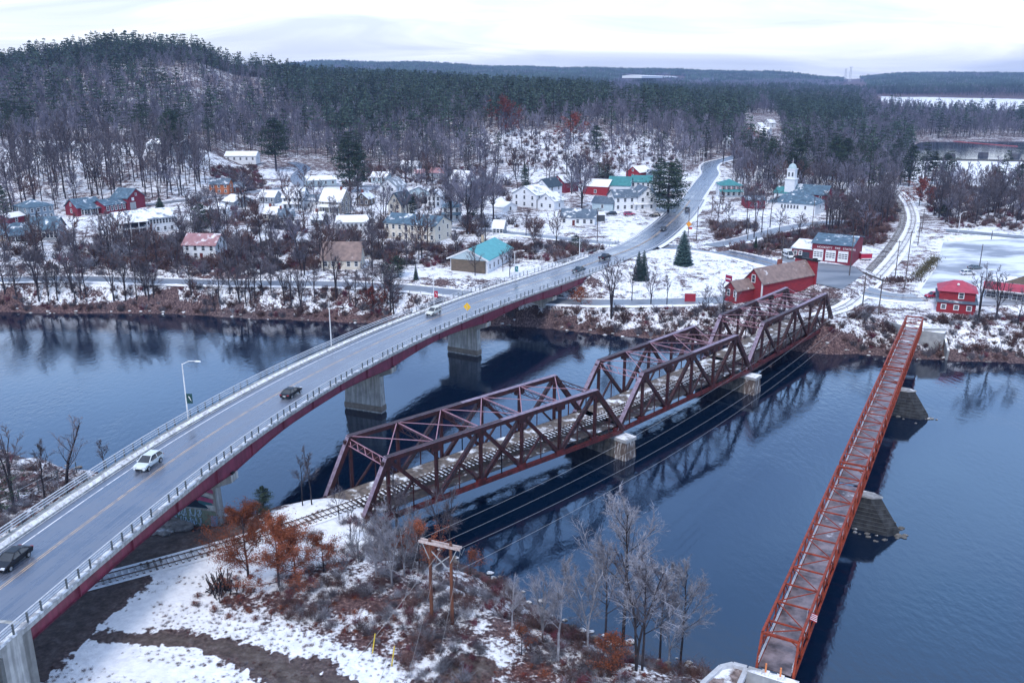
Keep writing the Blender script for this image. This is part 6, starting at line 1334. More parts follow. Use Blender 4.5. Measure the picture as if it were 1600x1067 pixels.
M_OAK = leafmat('oak_leaves', (0.27, 0.080, 0.038), (0.13, 0.042, 0.024), scale=1.8)
M_RLEAF = leafmat('russet_leaves', (0.20, 0.05, 0.035), (0.10, 0.028, 0.025))
def perp(d, r):
    v = Vector((r.uniform(-1, 1), r.uniform(-1, 1), r.uniform(-1, 1))); v = v - d * v.dot(d); return v.normalized() if v.length > 1e-4 else Vector((1, 0, 0))
def twig(mb_, p, d, L_, w, r):
    s = perp(d, r) * w / 2; e = p + d * L_; mb_.add([p - s, p + s, e], [(0, 1, 2)])
def bare_tree(seed, h, spread=.45, n1=11, n2=5, n3=5, ntw=3, lowest=.3, tw=.055, lean=.05, forks=1, up=.55, r0=None, tl=1.2):
    """trunk with limbs, and a crown of finer branches and twigs; returns two builders"""
    r = random.Random(seed); T, C = MB(), MB(); r0 = r0 or h * .018
    for f in range(forks):
        lean_v = Vector((r.uniform(-1, 1), r.uniform(-1, 1), 0)) * (lean if forks == 1 else lean + .16)
        pts, rs = [], []; n = 7
        for i in range(n + 1):
            t = i / n; pts.append(Vector((lean_v.x * h * t * t + r.uniform(-.02, .02) * h * t, lean_v.y * h * t * t + r.uniform(-.02, .02) * h * t, h * t * (.93 if f else 1) - (.25 if i == 0 else 0)))); rs.append(r0 * (1 - .86 * t) + .02)
        T.tube(pts, rs, 5, False)
        m1 = max(3, int(n1 / forks))
        for k in range(m1):
            t = lowest + (1 - lowest) * (k + r.random() * .8) / m1; t = min(t, .98); i = int(t * n); p = pts[i].lerp(pts[i + 1], t * n - i)
            a = r.random() * 6.283; L1 = h * spread * (1.12 - t) * r.uniform(.7, 1.15) + h * .06
            d = Vector((math.cos(a), math.sin(a), up + .9 * t + r.uniform(-.15, .25))).normalized()
            q = [p, p + d * L1 * .5 + Vector((0, 0, L1 * .03)), p + d * L1 + Vector((0, 0, L1 * .18))]; rb = r0 * (.42 - .25 * t) + .015
            T.tube(q, [rb, rb * .6, rb * .25], 3, False)
            for j in range(n2):
                s = .25 + .75 * (j + r.random()) / n2; s = min(s, 1); b0 = q[0].lerp(q[1], s * 2) if s < .5 else q[1].lerp(q[2], s * 2 - 1)
                d2 = (d + perp(d, r) * r.uniform(.5, 1.1) + Vector((0, 0, .25))).normalized(); L2 = L1 * .42 * r.uniform(.6, 1.2)
                e = b0 + d2 * L2; C.bar(b0, e, tw * 1.2, tw * .8)
                for x in range(n3):
                    s3 = (x + r.random()) / n3; b1 = b0.lerp(e, s3); d3 = (d2 + perp(d2, r) * r.uniform(.4, 1.0) + Vector((0, 0, .2))).normalized(); L3 = L2 * .5 * r.uniform(.6, 1.3) * tl
                    twig(C, b1, d3, L3, tw, r)
                    for y in range(ntw): 
                        b2 = b1 + d3 * L3 * r.uniform(.2, .95); d4 = (d3 + perp(d3, r) * .9).normalized(); twig(C, b2, d4, L3 * r.uniform(.45, .8), tw * .75, r)
    return T, C
def clump(mb_, c, s, n, r, flat=.45, size=.5, droop=0.0):
    for _ in range(n):
        v = Vector((r.gauss(0, .45), r.gauss(0, .45), r.gauss(0, .45) * flat)) * s; p = c + v; a = r.random() * 6.283; t = r.uniform(-.5, .5) - droop
        d = Vector((math.cos(a) * math.cos(t), math.sin(a) * math.cos(t), math.sin(t))) * size * r.uniform(.6, 1.3); w = perp(d.normalized(), r) * size * r.uniform(.25, .5)
        mb_.add([p - d * .5, p + w, p + d * .5, p - w], [(0, 1, 2, 3)])
def pine_tree(seed, h, w=.22, bare=.25, nw=11, nb=5, nc=9, size=.75):
    r = random.Random(seed); T, C = MB(), MB(); lx, ly = r.uniform(-.03, .03) * h, r.uniform(-.03, .03) * h
    T.tube([(0, 0, -.4), (lx * .4, ly * .4, h * .5), (lx, ly, h * .98)], [h * .016, h * .011, .03], 6, False)
    for k in range(nw):
        t = bare + (1 - bare) * (k + r.random() * .7) / nw; z = h * t; prof = min(1.0, (1 - t) * 2.6 + .15) * (.6 + .4 * min(1, (t - bare) * 4 + .2))
        for j in range(nb):
            if r.random() < .14: continue
            a = r.random() * 6.283; L_ = h * w * prof * r.uniform(.55, 1.2); d = Vector((math.cos(a), math.sin(a), r.uniform(.02, .32)))
            p = Vector((lx * t, ly * t, z)); e = p + d * L_; T.bar(p, e, .07, .07)
            clump(C, p.lerp(e, .62), L_ * .55, max(3, nc * 2 // 3), r, .3, size); clump(C, e, L_ * .38, max(2, nc // 3), r, .35, size)
    clump(C, Vector((lx, ly, h * .97)), h * .05, 5, r, 1.2, size * .8); return T, C
def spruce_tree(seed, h, w=.28, tiers=26, per=20, size=.42, skirt=.05):
    r = random.Random(seed); T, C = MB(), MB(); T.tube([(0, 0, -.2), (0, 0, h * .97)], [h * .02, .02], 6, False)
    for k in range(tiers):
        t = skirt + (1 - skirt) * (k / tiers); R_ = h * w * (1 - t) ** .6 * (1 + .06 * math.sin(k * 2.1)); z = h * t; n = max(5, int(per * (R_ / (h * w)) + 4))
        for j in range(n):
            a = 6.283 * (j + r.random() * .7) / n; L_ = R_ * r.uniform(.86, 1.1); d = Vector((math.cos(a), math.sin(a), 0)); s = Vector((-d.y, d.x, 0))
            wd_ = L_ * .32 + .12; dz = -L_ * .22
            for q in range(3):
                f0, f1 = .25 + .25 * q, .55 + .25 * q; zz_ = z + r.uniform(-.1, .1)
                C.add([Vector((0, 0, zz_ + dz * f0 + .12)) + d * L_ * f0, Vector((0, 0, zz_ + dz * (f0 + f1) / 2 - .08)) + d * L_ * (f0 + f1) / 2 + s * wd_ * .5, Vector((0, 0, zz_ + dz * f1 + (.06 if q == 2 else 0))) + d * L_ * f1, Vector((0, 0, zz_ + dz * (f0 + f1) / 2 - .08)) + d * L_ * (f0 + f1) / 2 - s * wd_ * .5], [(0, 1, 2, 3)])
    return T, C
def leafy_tree(seed, h, n=2600, size=.1, spread=.72, low=.08):
    T, C0 = bare_tree(seed, h, spread, 17, 5, 4, 1, low, .03, .05, 1, .12)
    r = random.Random(seed + 1); C = MB(); V = [Vector(v) for v in C0.v]
    for _ in range(n):
        p = V[r.randrange(len(V))] + Vector((r.gauss(0, .22), r.gauss(0, .22), r.gauss(0, .18))); d = Vector((r.uniform(-1, 1), r.uniform(-1, 1), r.uniform(-.6, .6))).normalized() * size * r.uniform(.6, 1.3); w = perp(d.normalized(), r) * size * .5
        C.add([p - d, p + w, p + d, p - w], [(0, 1, 2, 3)])
    return T, C0, C
def shrub_mesh(seed, h, n=40, tw=.05):
    r = random.Random(seed); m_ = MB()
    for _ in range(n):
        a = r.random() * 6.283; d = Vector((math.cos(a) * r.uniform(.1, .9), math.sin(a) * r.uniform(.1, .9), r.uniform(.5, 1.1))).normalized(); p = Vector((r.gauss(0, .15) * h, r.gauss(0, .15) * h, -.1)); L_ = h * r.uniform(.5, 1.05)
        twig(m_, p, d, L_, tw * 1.3, r)
        for k in range(4): b = p + d * L_ * r.uniform(.3, .95); d2 = (d + perp(d, r) * .8).normalized(); twig(m_, b, d2, L_ * r.uniform(.25, .5), tw, r)
    return m_
# ---- shared tree kinds
def tree_proto(kind, T, C, mt, mc):
    o = bpy.data.objects.new(kind, None); return (T.mesh(kind + '_trunk', mt), C.mesh(kind + '_crown', mc))
_cnt = 0
def plant(kind, proto, loc, sc, label, group=None, rz=None, cat=None, sz=1.0, extra=None):
    o = bpy.data.objects.new(kind, None); COL.objects.link(o); o.location = loc; o.rotation_euler = (0, 0, rng.random() * 6.28 if rz is None else rz); o.scale = (sc, sc, sc * sz)
    tag(o, label, cat or 'tree', group)
    for nm, me in zip(('trunk', 'crown', 'leaves'), proto):
        c = bpy.data.objects.new(nm, me); COL.objects.link(c); c.parent = o
    return o
BT = [tree_proto('bare_tree', *bare_tree(100 + k, 12, sp, n1, 6, 6, 4, lo, .066, .06, fk, up), M_BARK, M_TWIG) for k, (sp, n1, lo, fk, up) in enumerate([(.42, 12, .28, 1, .55), (.36, 12, .3, 2, .8), (.48, 13, .22, 1, .45), (.34, 10, .42, 1, .8), (.44, 14, .3, 2, .6), (.38, 11, .35, 3, .9)])]
BM = [tree_proto('maple_tree', *bare_tree(130 + k, 20, .46, 24, 7, 7, 5, .22, .10, .04, 2, .75), M_BARK, M_TWIGW) for k in range(3)]
BF = [tree_proto('bare_tree', *bare_tree(150 + k, 19, .26, 13, 5, 5, 4, .42, .11, .06, 1, .9, .21), M_BARK, M_TWIG) for k in range(5)]
PT = [tree_proto('pine_tree', *pine_tree(200 + k, 22, w, b, 12, 5, 10), M_BARK, M_PINE) for k, (w, b) in enumerate([(.24, .12), (.20, .35), (.27, .25), (.18, .45)])]
PD = [tree_proto('pine_tree', *pine_tree(230 + k, 22, w, b, 22, 8, 26, .6), M_BARK, M_PINE) for k, (w, b) in enumerate([(.20, .06), (.24, .30), (.25, .12)])]
def zone_uv(poly, n, seed, minsep=0.0):
    r = random.Random(seed); us = [p[0] for p in poly]; vs_ = [p[1] for p in poly]; out = []; tries = 0
    while len(out) < n and tries < n * 40:
        tries += 1; u, v = r.uniform(min(us), max(us)), r.uniform(min(vs_), max(vs_))
        if not inpoly(np.array([u]), np.array([v]), poly)[0]: continue
        if any(abs(u - a) < minsep and abs(v - b) < minsep * .4 for a, b in out): continue
        out.append((u, v))
    return out
def off_road(p, m=2.0):
    for nm, P, Z, hw, fl in ROADS:
        if segdist(np.array([p.x]), np.array([p.y]), P)[0] < hw + m: return False
    return True
HOUSES = [(o.location.x, o.location.y) for o in scene.objects if o.parent is None and o.get('category') in ('house', 'barn', 'garage', 'church', 'store', 'shop', 'shed', 'hall', 'apartment house', 'inn', 'fire station')]
_hb = []
for o in scene.objects:
    if o.parent is None and o.get('category') in ('house', 'barn', 'garage', 'church', 'store', 'shop', 'shed', 'hall', 'apartment house', 'inn', 'fire station', 'carport'):
        w_ = [c for c in o.children if c.type == 'MESH' and 'wall' in c.name]
        xs = [v.co.x for c in w_ for v in c.data.vertices]; ys = [v.co.y for c in w_ for v in c.data.vertices]
        if xs: _hb.append((o.location.x, o.location.y, o.rotation_euler.z, min(xs), max(xs), min(ys), max(ys)))
def off_house(x, y, m=1.5):
    for hx, hy, rz, x0, x1, y0, y1 in _hb:
        dx_, dy_ = x - hx, y - hy; a = dx_ * math.cos(rz) + dy_ * math.sin(rz); b = -dx_ * math.sin(rz) + dy_ * math.cos(rz)
        if x0 - m < a < x1 + m and y0 - m < b < y1 + m: return False
    return True
def grove(poly, n, protos, h0, base_h, label, group, seed, kind='bare_tree', sep=3, water=False, bins=None):
    k = 0
    for u, v in zone_uv(poly, n, seed, sep):
        p = G(u, v)
        if p.z < .3 or not off_road(p) or not off_house(p.x, p.y): continue
        lb, gp = label, group
        if bins:
            for lim, sfx in bins:
                if u < lim: lb, gp = label + ', ' + sfx, group + ', ' + sfx; break
        plant(kind, protos[rng.randrange(len(protos))], p, rng.uniform(*h0) / base_h, lb, gp, sz=rng.uniform(.9, 1.12)); k += 1
    return k
cnt = 0
cnt += grove([(0, 456), (200, 455), (400, 458), (560, 462), (640, 468), (620, 492), (400, 484), (200, 477), (0, 476)], 44, BT, (8, 14), 12, 'bare tree between river road and water', 'bare trees on the far river bank', 31, sep=7, bins=[(110, 'at the left edge'), (250, 'below the long white sunroom house'), (380, 'below the pink roofed house'), (500, 'left of the cream cottage'), (9999, 'right of the cream cottage')])
cnt += grove([(120, 385), (280, 380), (420, 375), (500, 385), (600, 395), (640, 420), (500, 400), (420, 435), (120, 432)], 30, BT, (8, 13), 12, 'bare tree on the slope above the river road', 'bare trees above the river road', 32, sep=9, bins=[(280, 'left of the pink roofed house'), (420, 'beside the pink roofed house'), (9999, 'behind the cream cottage')])
cnt += grove([(640, 425), (720, 435), (860, 440), (880, 405), (800, 380), (640, 385)], 10, BT, (6, 10), 12, 'bare tree between the village street and the bridge ramp', 'bare trees by the bridge ramp', 33, sep=14)
cnt += grove([(0, 262), (330, 262), (330, 300), (230, 318), (0, 335)], 84, BF, (19, 25), 19, 'tall thin bare tree on the snowy bluff', 'bare trees on the bluff', 34, sep=5, bins=[(80, 'behind the hip roofed house'), (170, 'behind the long red cottage'), (250, 'behind the dark red gabled barn'), (9999, 'between the barn and the orange house')])
cnt += grove([(300, 320), (500, 340), (740, 320), (740, 380), (560, 375), (300, 375)], 26, BT, (7, 12), 12, 'bare tree in the yards between the village houses', 'bare trees in the village yards', 35, sep=12, bins=[(440, 'left of the farmhouse'), (600, 'below the stone gabled house'), (9999, 'near the cream gabled house')])
cnt += grove([(560, 296), (690, 292), (860, 285), (960, 278), (960, 262), (700, 255), (560, 270)], 20, BT, (10, 16), 12, 'bare tree along the foot of the forest', 'bare trees at the foot of the forest', 36, sep=9, bins=[(700, 'above the pink roofs'), (9999, 'above the white gabled houses')])
cnt += grove([(1290, 345), (1335, 340), (1405, 308), (1385, 350), (1345, 378), (1290, 365)], 46, BT, (10, 16), 12, 'bare tree in the wood between church and railway', 'bare trees between church and railway', 37, sep=5, bins=[(1330, 'behind the fire station'), (1375, 'left of the track'), (9999, 'beside the track bend')])
cnt += grove([(1440, 318), (1600, 322), (1600, 352), (1480, 350), (1448, 340)], 30, BT, (10, 16), 12, 'bare tree in the wood behind the snowy lot', 'bare trees behind the snowy lot', 38, sep=6, bins=[(1510, 'behind the lamp'), (9999, 'towards the right edge')])
cnt += grove([(1120, 245), (1180, 262), (1330, 290), (1330, 312), (1220, 295), (1140, 280)], 16, BT, (10, 15), 12, 'bare tree behind the church and the porch house', 'bare trees behind the church', 39, sep=6)
# single trees that can be told apart
for u, v, h, pr, lb in [(705, 352, 21, BM[0], 'large bare maple in the village centre, leftmost of the tall maples'), (730, 366, 22, BM[1], 'tallest large bare maple standing before the dark cedar'), (752, 352, 20, BM[2], 'large bare maple with rounded crown left of the white gabled house'), (771, 342, 19, BM[0], 'large bare maple, rightmost of the tall village maples'),
        (909, 329, 20, BM[1], 'large bare tree between the low pale garage and the white ranch house'), (893, 303, 17, BM[2], 'tall bare tree behind the dark red gabled barn'), (822, 370, 9, BT[2], 'small spreading bare tree in the snowy yard above the teal roofed hall'), (668, 384, 13, BT[0], 'leaning bare tree at the right end of the apartment house'), (583, 372, 13, BT[1], 'forked bare tree at the left end of the apartment house'),
        (955, 497, 15.5, BT[5], 'large many stemmed bare tree on the bank just right of the bridge end'), (987, 470, 9, BT[3], 'thin bare tree left of the twin spruces reflection bank'), (1017, 476, 9.5, BT[1], 'crooked forked bare tree on the bank below the snowy island'), (1042, 478, 8, BT[3], 'thin bare tree on the bank below the snowy island, next to the crooked one'), (1130, 498, 9, BT[2], 'low spreading bare tree left of the red store annex'), (1107, 490, 7, BT[0], 'small bare tree beside the red board sign'),
        (1166, 366, 19, BF[0], 'tall thin bare tree right of the main street, left of its cluster'), (1178, 372, 20, BF[1], 'tall thin bare tree in the middle of the cluster right of the main street'), (1190, 364, 19, BF[2], 'tall thin bare tree in front of the low dark red shed'), (1203, 356, 18, BF[3], 'tall thin bare tree at the corner of the church hall'), (1217, 366, 9, BT[2], 'small bare tree below the church hall beside the hill lane'), (1248, 374, 9, BT[4], 'small forked bare tree below the church hall, right one'),
        (1528, 502, 13.5, BT[5], 'bare tree right of the square red shop, left of two'), (1556, 500, 12.5, BT[1], 'bare tree right of the square red shop, right of two'), (1590, 508, 9, BT[0], 'bare tree at the right edge below the long low shop'), (1148, 300, 12, BT[1], 'bare tree just left of the red shuttered porch house'), (476, 430, 11, BT[1], 'forked bare tree beside the cream cottage on the river road')]:
    plant('bare_tree', pr, G(u, v), h / (20 if pr in BM else 19 if pr in BF else 12), lb); cnt += 1
for u, v, h, pr, lb, sx in [(316, 370, 12, PT[2], 'lone green pine right of the long white sunroom house', 1.25), (547, 300, 29, PT[0], 'tallest dark pine standing over the pale teal bungalow', 1.15), (560, 299, 22, PT[2], 'dark pine leaning against the tallest pine, right of it', 1.0), (432, 268, 30, PT[1], 'big round headed pine left of the black hill road', 1.25), (268, 254, 27, PT[1], 'tall pine with bare trunk on top of the left bluff', 1.1), (278, 258, 25, PT[3], 'tall pine with bare trunk on the bluff, right of its twin', 1.1),
        (8, 345, 14, PT[0], 'dark evergreen at the left edge behind the red shed', 1.0), (820, 300, 13, PT[0], 'narrow dark cedar behind the white gabled house', .9), (739, 342, 15, PT[0], 'dark cedar among the tall bare maples', .8), (645, 338, 9, PT[0], 'small dark cedar beside the cream steep gabled house', .9), (936, 283, 9.5, PT[2], 'broad dark evergreen behind the red barn, left one', 1.7), (948, 284, 9, PT[2], 'broad dark evergreen behind the red barn, right one', 1.7),
        (1044, 332, 21, PT[0], 'huge dark conifer at the right end of the white inn', 1.75), (1030, 312, 19, PT[0], 'dark conifer behind the huge conifer, left of it', 1.2), (1055, 300, 16, PT[0], 'dark conifer behind the huge conifer, right of it', 1.1), (932, 238, 16, PT[2], 'round dark pine on the snowy meadow slope', 1.2), (1240, 292, 24, PT[2], 'dark pine behind the bell tower of the church', 1.2), (1300, 282, 24, PT[0], 'dark pine behind the church nave', 1.2), (1318, 276, 22, PT[2], 'dark pine in the wood right of the church nave', 1.1),
        (1400, 268, 22, PT[0], 'tall dark pine beside the far end of the railway', 1.1), (1420, 292, 23, PT[2], 'dark spreading pine at the left of the upstream river', 1.1), (1456, 288, 19, PT[0], 'dark pine in front of the white ice shelf, left one', 1.2), (1476, 287, 17, PT[2], 'dark pine in front of the white ice shelf, right one', 1.2), (1474, 338, 8, PT[0], 'small dark hemlock at the edge of the wood behind the snowy lot', 1.5), (1556, 300, 14, PT[0], 'dark pine at the right edge before the ice shelf', 1.2), (1592, 300, 15, PT[2], 'dark pine cut by the right edge of the photo', 1.2),
        (413, 803, 4.4, PT[0], 'small bright green pine on the near bank behind the rail embankment', 1.4), (899, 390, 5, PT[2], 'small round evergreen in the brush beside the bridge ramp', 1.6), (604, 436, 5, PT[2], 'grey green bushy evergreen by the river road, left of three', 1.6), (622, 433, 6.5, PT[2], 'dark bushy evergreen by the river road, middle of three', 1.7), (1398, 222, 20, PT[0], 'dark pine on the far side of the wood beside the upstream river', 1.1)]:
    o = plant('pine_tree', {0: PD[0], 1: PD[1], 2: PD[2], 3: PT[3]}[PT.index(pr)], G(u, v), h / 22, lb, cat='evergreen tree'); o.scale = (o.scale[0] * sx, o.scale[1] * sx, o.scale[2]); o['category'] = 'evergreen'
SP1 = tree_proto('spruce_tree', *spruce_tree(300, 11, .29, 30, 26), M_BARK, M_SPR); SP2 = tree_proto('spruce_tree', *spruce_tree(301, 9, .20, 24, 18), M_BARK, M_SPR)
plant('spruce_tree', SP1, G(1067, 413), 1.0, 'large dense blue spruce standing alone on the snowy traffic island', cat='spruce')
plant('spruce_tree', SP2, G(997, 438), 1.0, 'left of two joined spruces on the traffic island near the bridge end', cat='spruce')
plant('spruce_tree', SP2, G(1005, 438), 1.04, 'right of two joined spruces on the traffic island near the bridge end', cat='spruce')
plant('spruce_tree', SP2, G(650, 437), .5, 'small conical spruce by the river road, right of the bushy evergreens', cat='spruce')
AV = tree_proto('arborvitae', *spruce_tree(302, 5, .17, 22, 16, .3, .02), M_BARK, M_PINE)
plant('arborvitae', AV, G(1180, 392), 1.0, 'narrow clipped dark evergreen at the mouth of the hill lane', cat='evergreen', sz=1.0)
plant('round_evergreen', tree_proto('round_evergreen', *spruce_tree(303, 6, .42, 20, 22, .4, .03), M_BARK, M_PINE), G(251, 332), 1.05, 'rounded olive evergreen right of the dark red gabled barn', cat='evergreen')
# clipped hedge beside the lot
hg = MB(); r_ = random.Random(4)
HP = resample(smoothp([tuple(at(u, v, 7.2)) for u, v in ((1430, 437), (1440, 428), (1450, 418), (1462, 406))], 2), .7); hmid = HP[len(HP) // 2]
for x, y in HP: clump(hg, Vector((x - hmid[0], y - hmid[1], .9)), 2.4, 60, r_, .55, .35)
ho = hg.build('hedge', leafmat('hedge_olive', (0.11, 0.09, 0.035), (0.04, 0.035, 0.02))); ho.location = (hmid[0], hmid[1], Hs(*hmid)); tag(ho, 'brown and olive low hedge running beside the entrance of the snowy lot', 'hedge')
# ---- near side trees
NB = [tree_proto('bare_tree', *bare_tree(400 + k, 8, sp, n1, 7, 7, 5, lo, .028, .06, fk, up, .085), mt, mc) for k, (sp, n1, lo, fk, up, mt, mc) in enumerate([(.42, 16, .2, 2, .7, M_BARKL, M_TWIGL), (.44, 18, .15, 3, .6, M_BARKL, M_TWIGL), (.30, 12, .3, 1, .8, M_BARKL, M_TWIGL), (.44, 16, .35, 1, .4, M_BARK, M_TWIGL), (.36, 12, .25, 2, .6, M_BARK, M_TWIG), (.26, 9, .35, 1, .9, M_BARK, M_TWIG)])]
for u, v, h, k, lb in [(588, 902, 7.5, 0, 'pale frosted bare tree left of the H frame poles, leftmost of the thicket'), (612, 915, 8, 1, 'pale frosted bare tree in the thicket left of the H frame poles'), (632, 900, 7.5, 0, 'pale frosted many stemmed tree just left of the H frame poles'), (560, 880, 5.5, 1, 'small pale bare tree beside the rail embankment'), (652, 860, 6.5, 2, 'slim pale tree behind the H frame crossarm'),
        (620, 842, 9.5, 4, 'bare dark tree in front of the near end of the truss bridge'), (690, 862, 10, 4, 'bare tree rising against the bottom chord of the truss bridge'), (702, 880, 9.5, 5, 'thin bare tree rising against the water beside the H frame'), (473, 790, 7.5, 5, 'thin dark tree by the river left of the truss portal, left of two'), (487, 788, 8.5, 5, 'thin dark tree by the river left of the truss portal, right of two'), (530, 812, 5, 4, 'small bare tree beside the truss end post'),
        (800, 985, 6.5, 2, 'thin pale tree at the river edge right of the H frame poles'), (872, 1033, 12, 2, 'slender white stemmed tree, leftmost of the riverside group'), (918, 1012, 10, 0, 'crooked pale forked tree leaning over the river'), (945, 1010, 12.5, 3, 'spreading white branched tree in the riverside group'), (973, 1008, 18, 3, 'tallest dark trunked tree of the riverside group'), (994, 1047, 13, 4, 'dark twin trunk in front of the riverside group, left stem'), (1003, 1047, 12.5, 3, 'dark leaning trunk beside the twin trunk, with pale crown'), (1031, 1030, 11.5, 3, 'pale crowned tree on the rocky point of the near bank'), (1063, 1040, 12, 3, 'dark trunked tree at the tip of the near bank'), (848, 1000, 8, 1, 'low pale bush tree behind the slender white stemmed tree'), (1045, 1035, 7, 0, 'small pale tree among the riverside group')]:
    plant('bare_tree', NB[k], G(u, v), h / 8, lb); cnt += 1
for _u, _v, _h, _k, _l in ((600, 846, 5.5, 0, 'pale twiggy bush tree at the foot of the near truss end post'), (640, 862, 6.5, 1, 'pale twiggy bush tree below the first truss panel'), (548, 842, 4.5, 4, 'dark low bush tree left of the near truss end post')): plant('bare_tree', NB[_k], G(_u, _v), _h / 8, _l)
LT = tree_proto('bare_tree', *bare_tree(440, 12, .40, 12, 5, 5, 4, .38, .035, .10, 2, .6, .22), M_BARK, M_TWIG)
plant('bare_tree', LT, G(106, 792), 1.08, 'dark forked bare tree against the water left of the bridge', rz=2.2); plant('bare_tree', BT[5], G(22, 790), .95, 'bare tree at the left edge above the bridge railing'); plant('bare_tree', BT[3], G(70, 780), .7, 'thin leaning bare tree left of the dark forked tree'); plant('bare_tree', BT[3], G(165, 745), .5, 'small bare tree right of the dark forked tree')
plant('pine_tree', PT[0], G(2, 800), 8.0 / 22, 'dark evergreen at the left edge of the near bank', cat='evergreen').scale = (.6, .6, .38)
# orange leaved oaks
def oak(seed, h, n, u, v, lb):
    T, C0, C = leafy_tree(seed, h, int(n * 1.7), .085); pr = (T.mesh('oak_trunk', M_BARK), C0.mesh('oak_twigs', M_TWIGB), C.mesh('oak_leaves', M_OAK)); return plant('oak_tree', pr, G(u, v), 1.0, lb)
for a in [(500, 8.2, 12000, 388, 900, 'large orange leaved oak on the embankment, leftmost of the near oaks'), (501, 7.8, 11000, 436, 916, 'large orange leaved oak beside the snow field, right of the first'), (502, 5.8, 5000, 462, 905, 'orange leaved oak nearest the track'), (503, 4.6, 2600, 506, 893, 'smaller orange leaved oak below the track'), (504, 5.5, 3600, 655, 888, 'orange leaved oak behind the H frame poles'), (505, 3.8, 2200, 953, 1046, 'small bright orange oak on the riverside point'), (506, 3.0, 500, 815, 1022, 'tiny orange oak beside the river bend'), (507, 3.5, 600, 735, 900, 'sparse orange oak right of the H frame')]: oak(*a)
T, C0, C = leafy_tree(520, 7, 1500, .22); RL = (T.mesh('oak_trunk', M_BARK), C0.mesh('oak_twigs', M_TWIGB), C.mesh('oak_leaves', M_RLEAF))
T, C0, C = leafy_tree(521, 5, 1200, .2); OL = (T.mesh('oak_trunk', M_BARK), C0.mesh('oak_twigs', M_TWIGB), C.mesh('oak_leaves', M_OAK))
plant('oak_tree', OL, G(908, 477), .9, 'small orange leaved tree beside the bridge abutment'); plant('oak_tree', RL, G(790, 210), 3.0, 'russet leaved tree on the forest edge above the meadow'); plant('oak_tree', RL, G(1436, 322), 1.6, 'russet leaved tree at the left edge of the wood behind the snowy lot')
plant('oak_tree', RL, G(606, 478), .9, 'russet leaved small tree on the far bank left of the bridge'); plant('oak_tree', RL, G(896, 222), 2.2, 'dull russet tree at the foot of the tall pines'); plant('oak_tree', RL, G(1172, 233), 1.8, 'russet tree below the far hill road'); plant('oak_tree', RL, G(580, 482), .8, 'low russet shrub tree near the water left of the bridge')
# dark stump pile
sg = MB(); r_ = random.Random(9)
for _ in range(70): a = r_.random() * 6.28; p = Vector((r_.gauss(0, .8), r_.gauss(0, .8), 0)); sg.bar(p, p + Vector((math.cos(a) * .7, math.sin(a) * .7, r_.uniform(.3, 2.6))) , .1, .1)
g = G(343, 925); o = sg.build('brush_heap', M_BARK); o.location = g; tag(o, 'dark heap of cut brush and stumps at the edge of the snow field', 'brush heap')
sg = MB()
for _ in range(160): a = r_.random() * 6.28; p = Vector((r_.gauss(0, 2.6), r_.gauss(0, 1.0), 0)); sg.bar(p, p + Vector((math.cos(a) * .8, math.sin(a) * .8, r_.uniform(.3, 1.7))), .14, .14)
g = G(1404, 440); o = sg.build('brush_heap', M_TWIGB); o.location = g; tag(o, 'brown brush heap around the utility poles beside the railway', 'brush heap')
# ---- scattered stuff with geometry nodes
def proto_coll(name, meshes):
    c = bpy.data.collections.new(name)
    for i, me in enumerate(meshes): o = bpy.data.objects.new('%s_%02d' % (name, i), me); c.objects.link(o)
    return c
def scatter(name, coll, P, sc, rot, idx, cat, label):
    me = bpy.data.meshes.new(name); me.vertices.add(len(P)); me.vertices.foreach_set('co', np.asarray(P, np.float32).ravel())
    for nm, arr, ty in (('sc', sc, 'FLOAT'), ('rot', rot, 'FLOAT')): a = me.attributes.new(nm, ty, 'POINT'); a.data.foreach_set('value', np.asarray(arr, np.float32))
    a = me.attributes.new('idx', 'INT', 'POINT'); a.data.foreach_set('value', np.asarray(idx, np.int32)); me.update()
    o = bpy.data.objects.new(name, me); COL.objects.link(o); tag(o, label, cat, kind='stuff')
    ng = bpy.data.node_groups.new(name, 'GeometryNodeTree'); ng.interface.new_socket('Geometry', in_out='INPUT', socket_type='NodeSocketGeometry'); ng.interface.new_socket('Geometry', in_out='OUTPUT', socket_type='NodeSocketGeometry')
    gi = ng.nodes.new('NodeGroupInput'); go = ng.nodes.new('NodeGroupOutput'); ip = ng.nodes.new('GeometryNodeInstanceOnPoints'); ci = ng.nodes.new('GeometryNodeCollectionInfo'); l = ng.links.new
    ci.inputs['Collection'].default_value = coll; ci.inputs['Separate Children'].default_value = True; ci.inputs['Reset Children'].default_value = True
    def na(nm, ty): n = ng.nodes.new('GeometryNodeInputNamedAttribute'); n.data_type = ty; n.inputs['Name'].default_value = nm; return n
    a, b, c = na('sc', 'FLOAT'), na('rot', 'FLOAT'), na('idx', 'INT'); cx = ng.nodes.new('ShaderNodeCombineXYZ'); l(b.outputs['Attribute'], cx.inputs[2])
    l(gi.outputs[0], ip.inputs['Points']); l(ci.outputs[0], ip.inputs['Instance']); ip.inputs['Pick Instance'].default_value = True; l(c.outputs['Attribute'], ip.inputs['Instance Index']); l(cx.outputs[0], ip.inputs['Rotation']); l(a.outputs['Attribute'], ip.inputs['Scale']); l(ip.outputs[0], go.inputs[0])
    md = o.modifiers.new('scatter', 'NODES'); md.node_group = ng; return o
def join(T, C, mt, mc, name):
    m_ = MB(); m_.v = list(T.v); m_.f = list(T.f); m_.m = [0] * len(T.f); o = len(m_.v); m_.v += C.v; m_.f += [tuple(i + o for i in f) for f in C.f]; m_.m += [1] * len(C.f); return m_.mesh(name, [mt, mc])
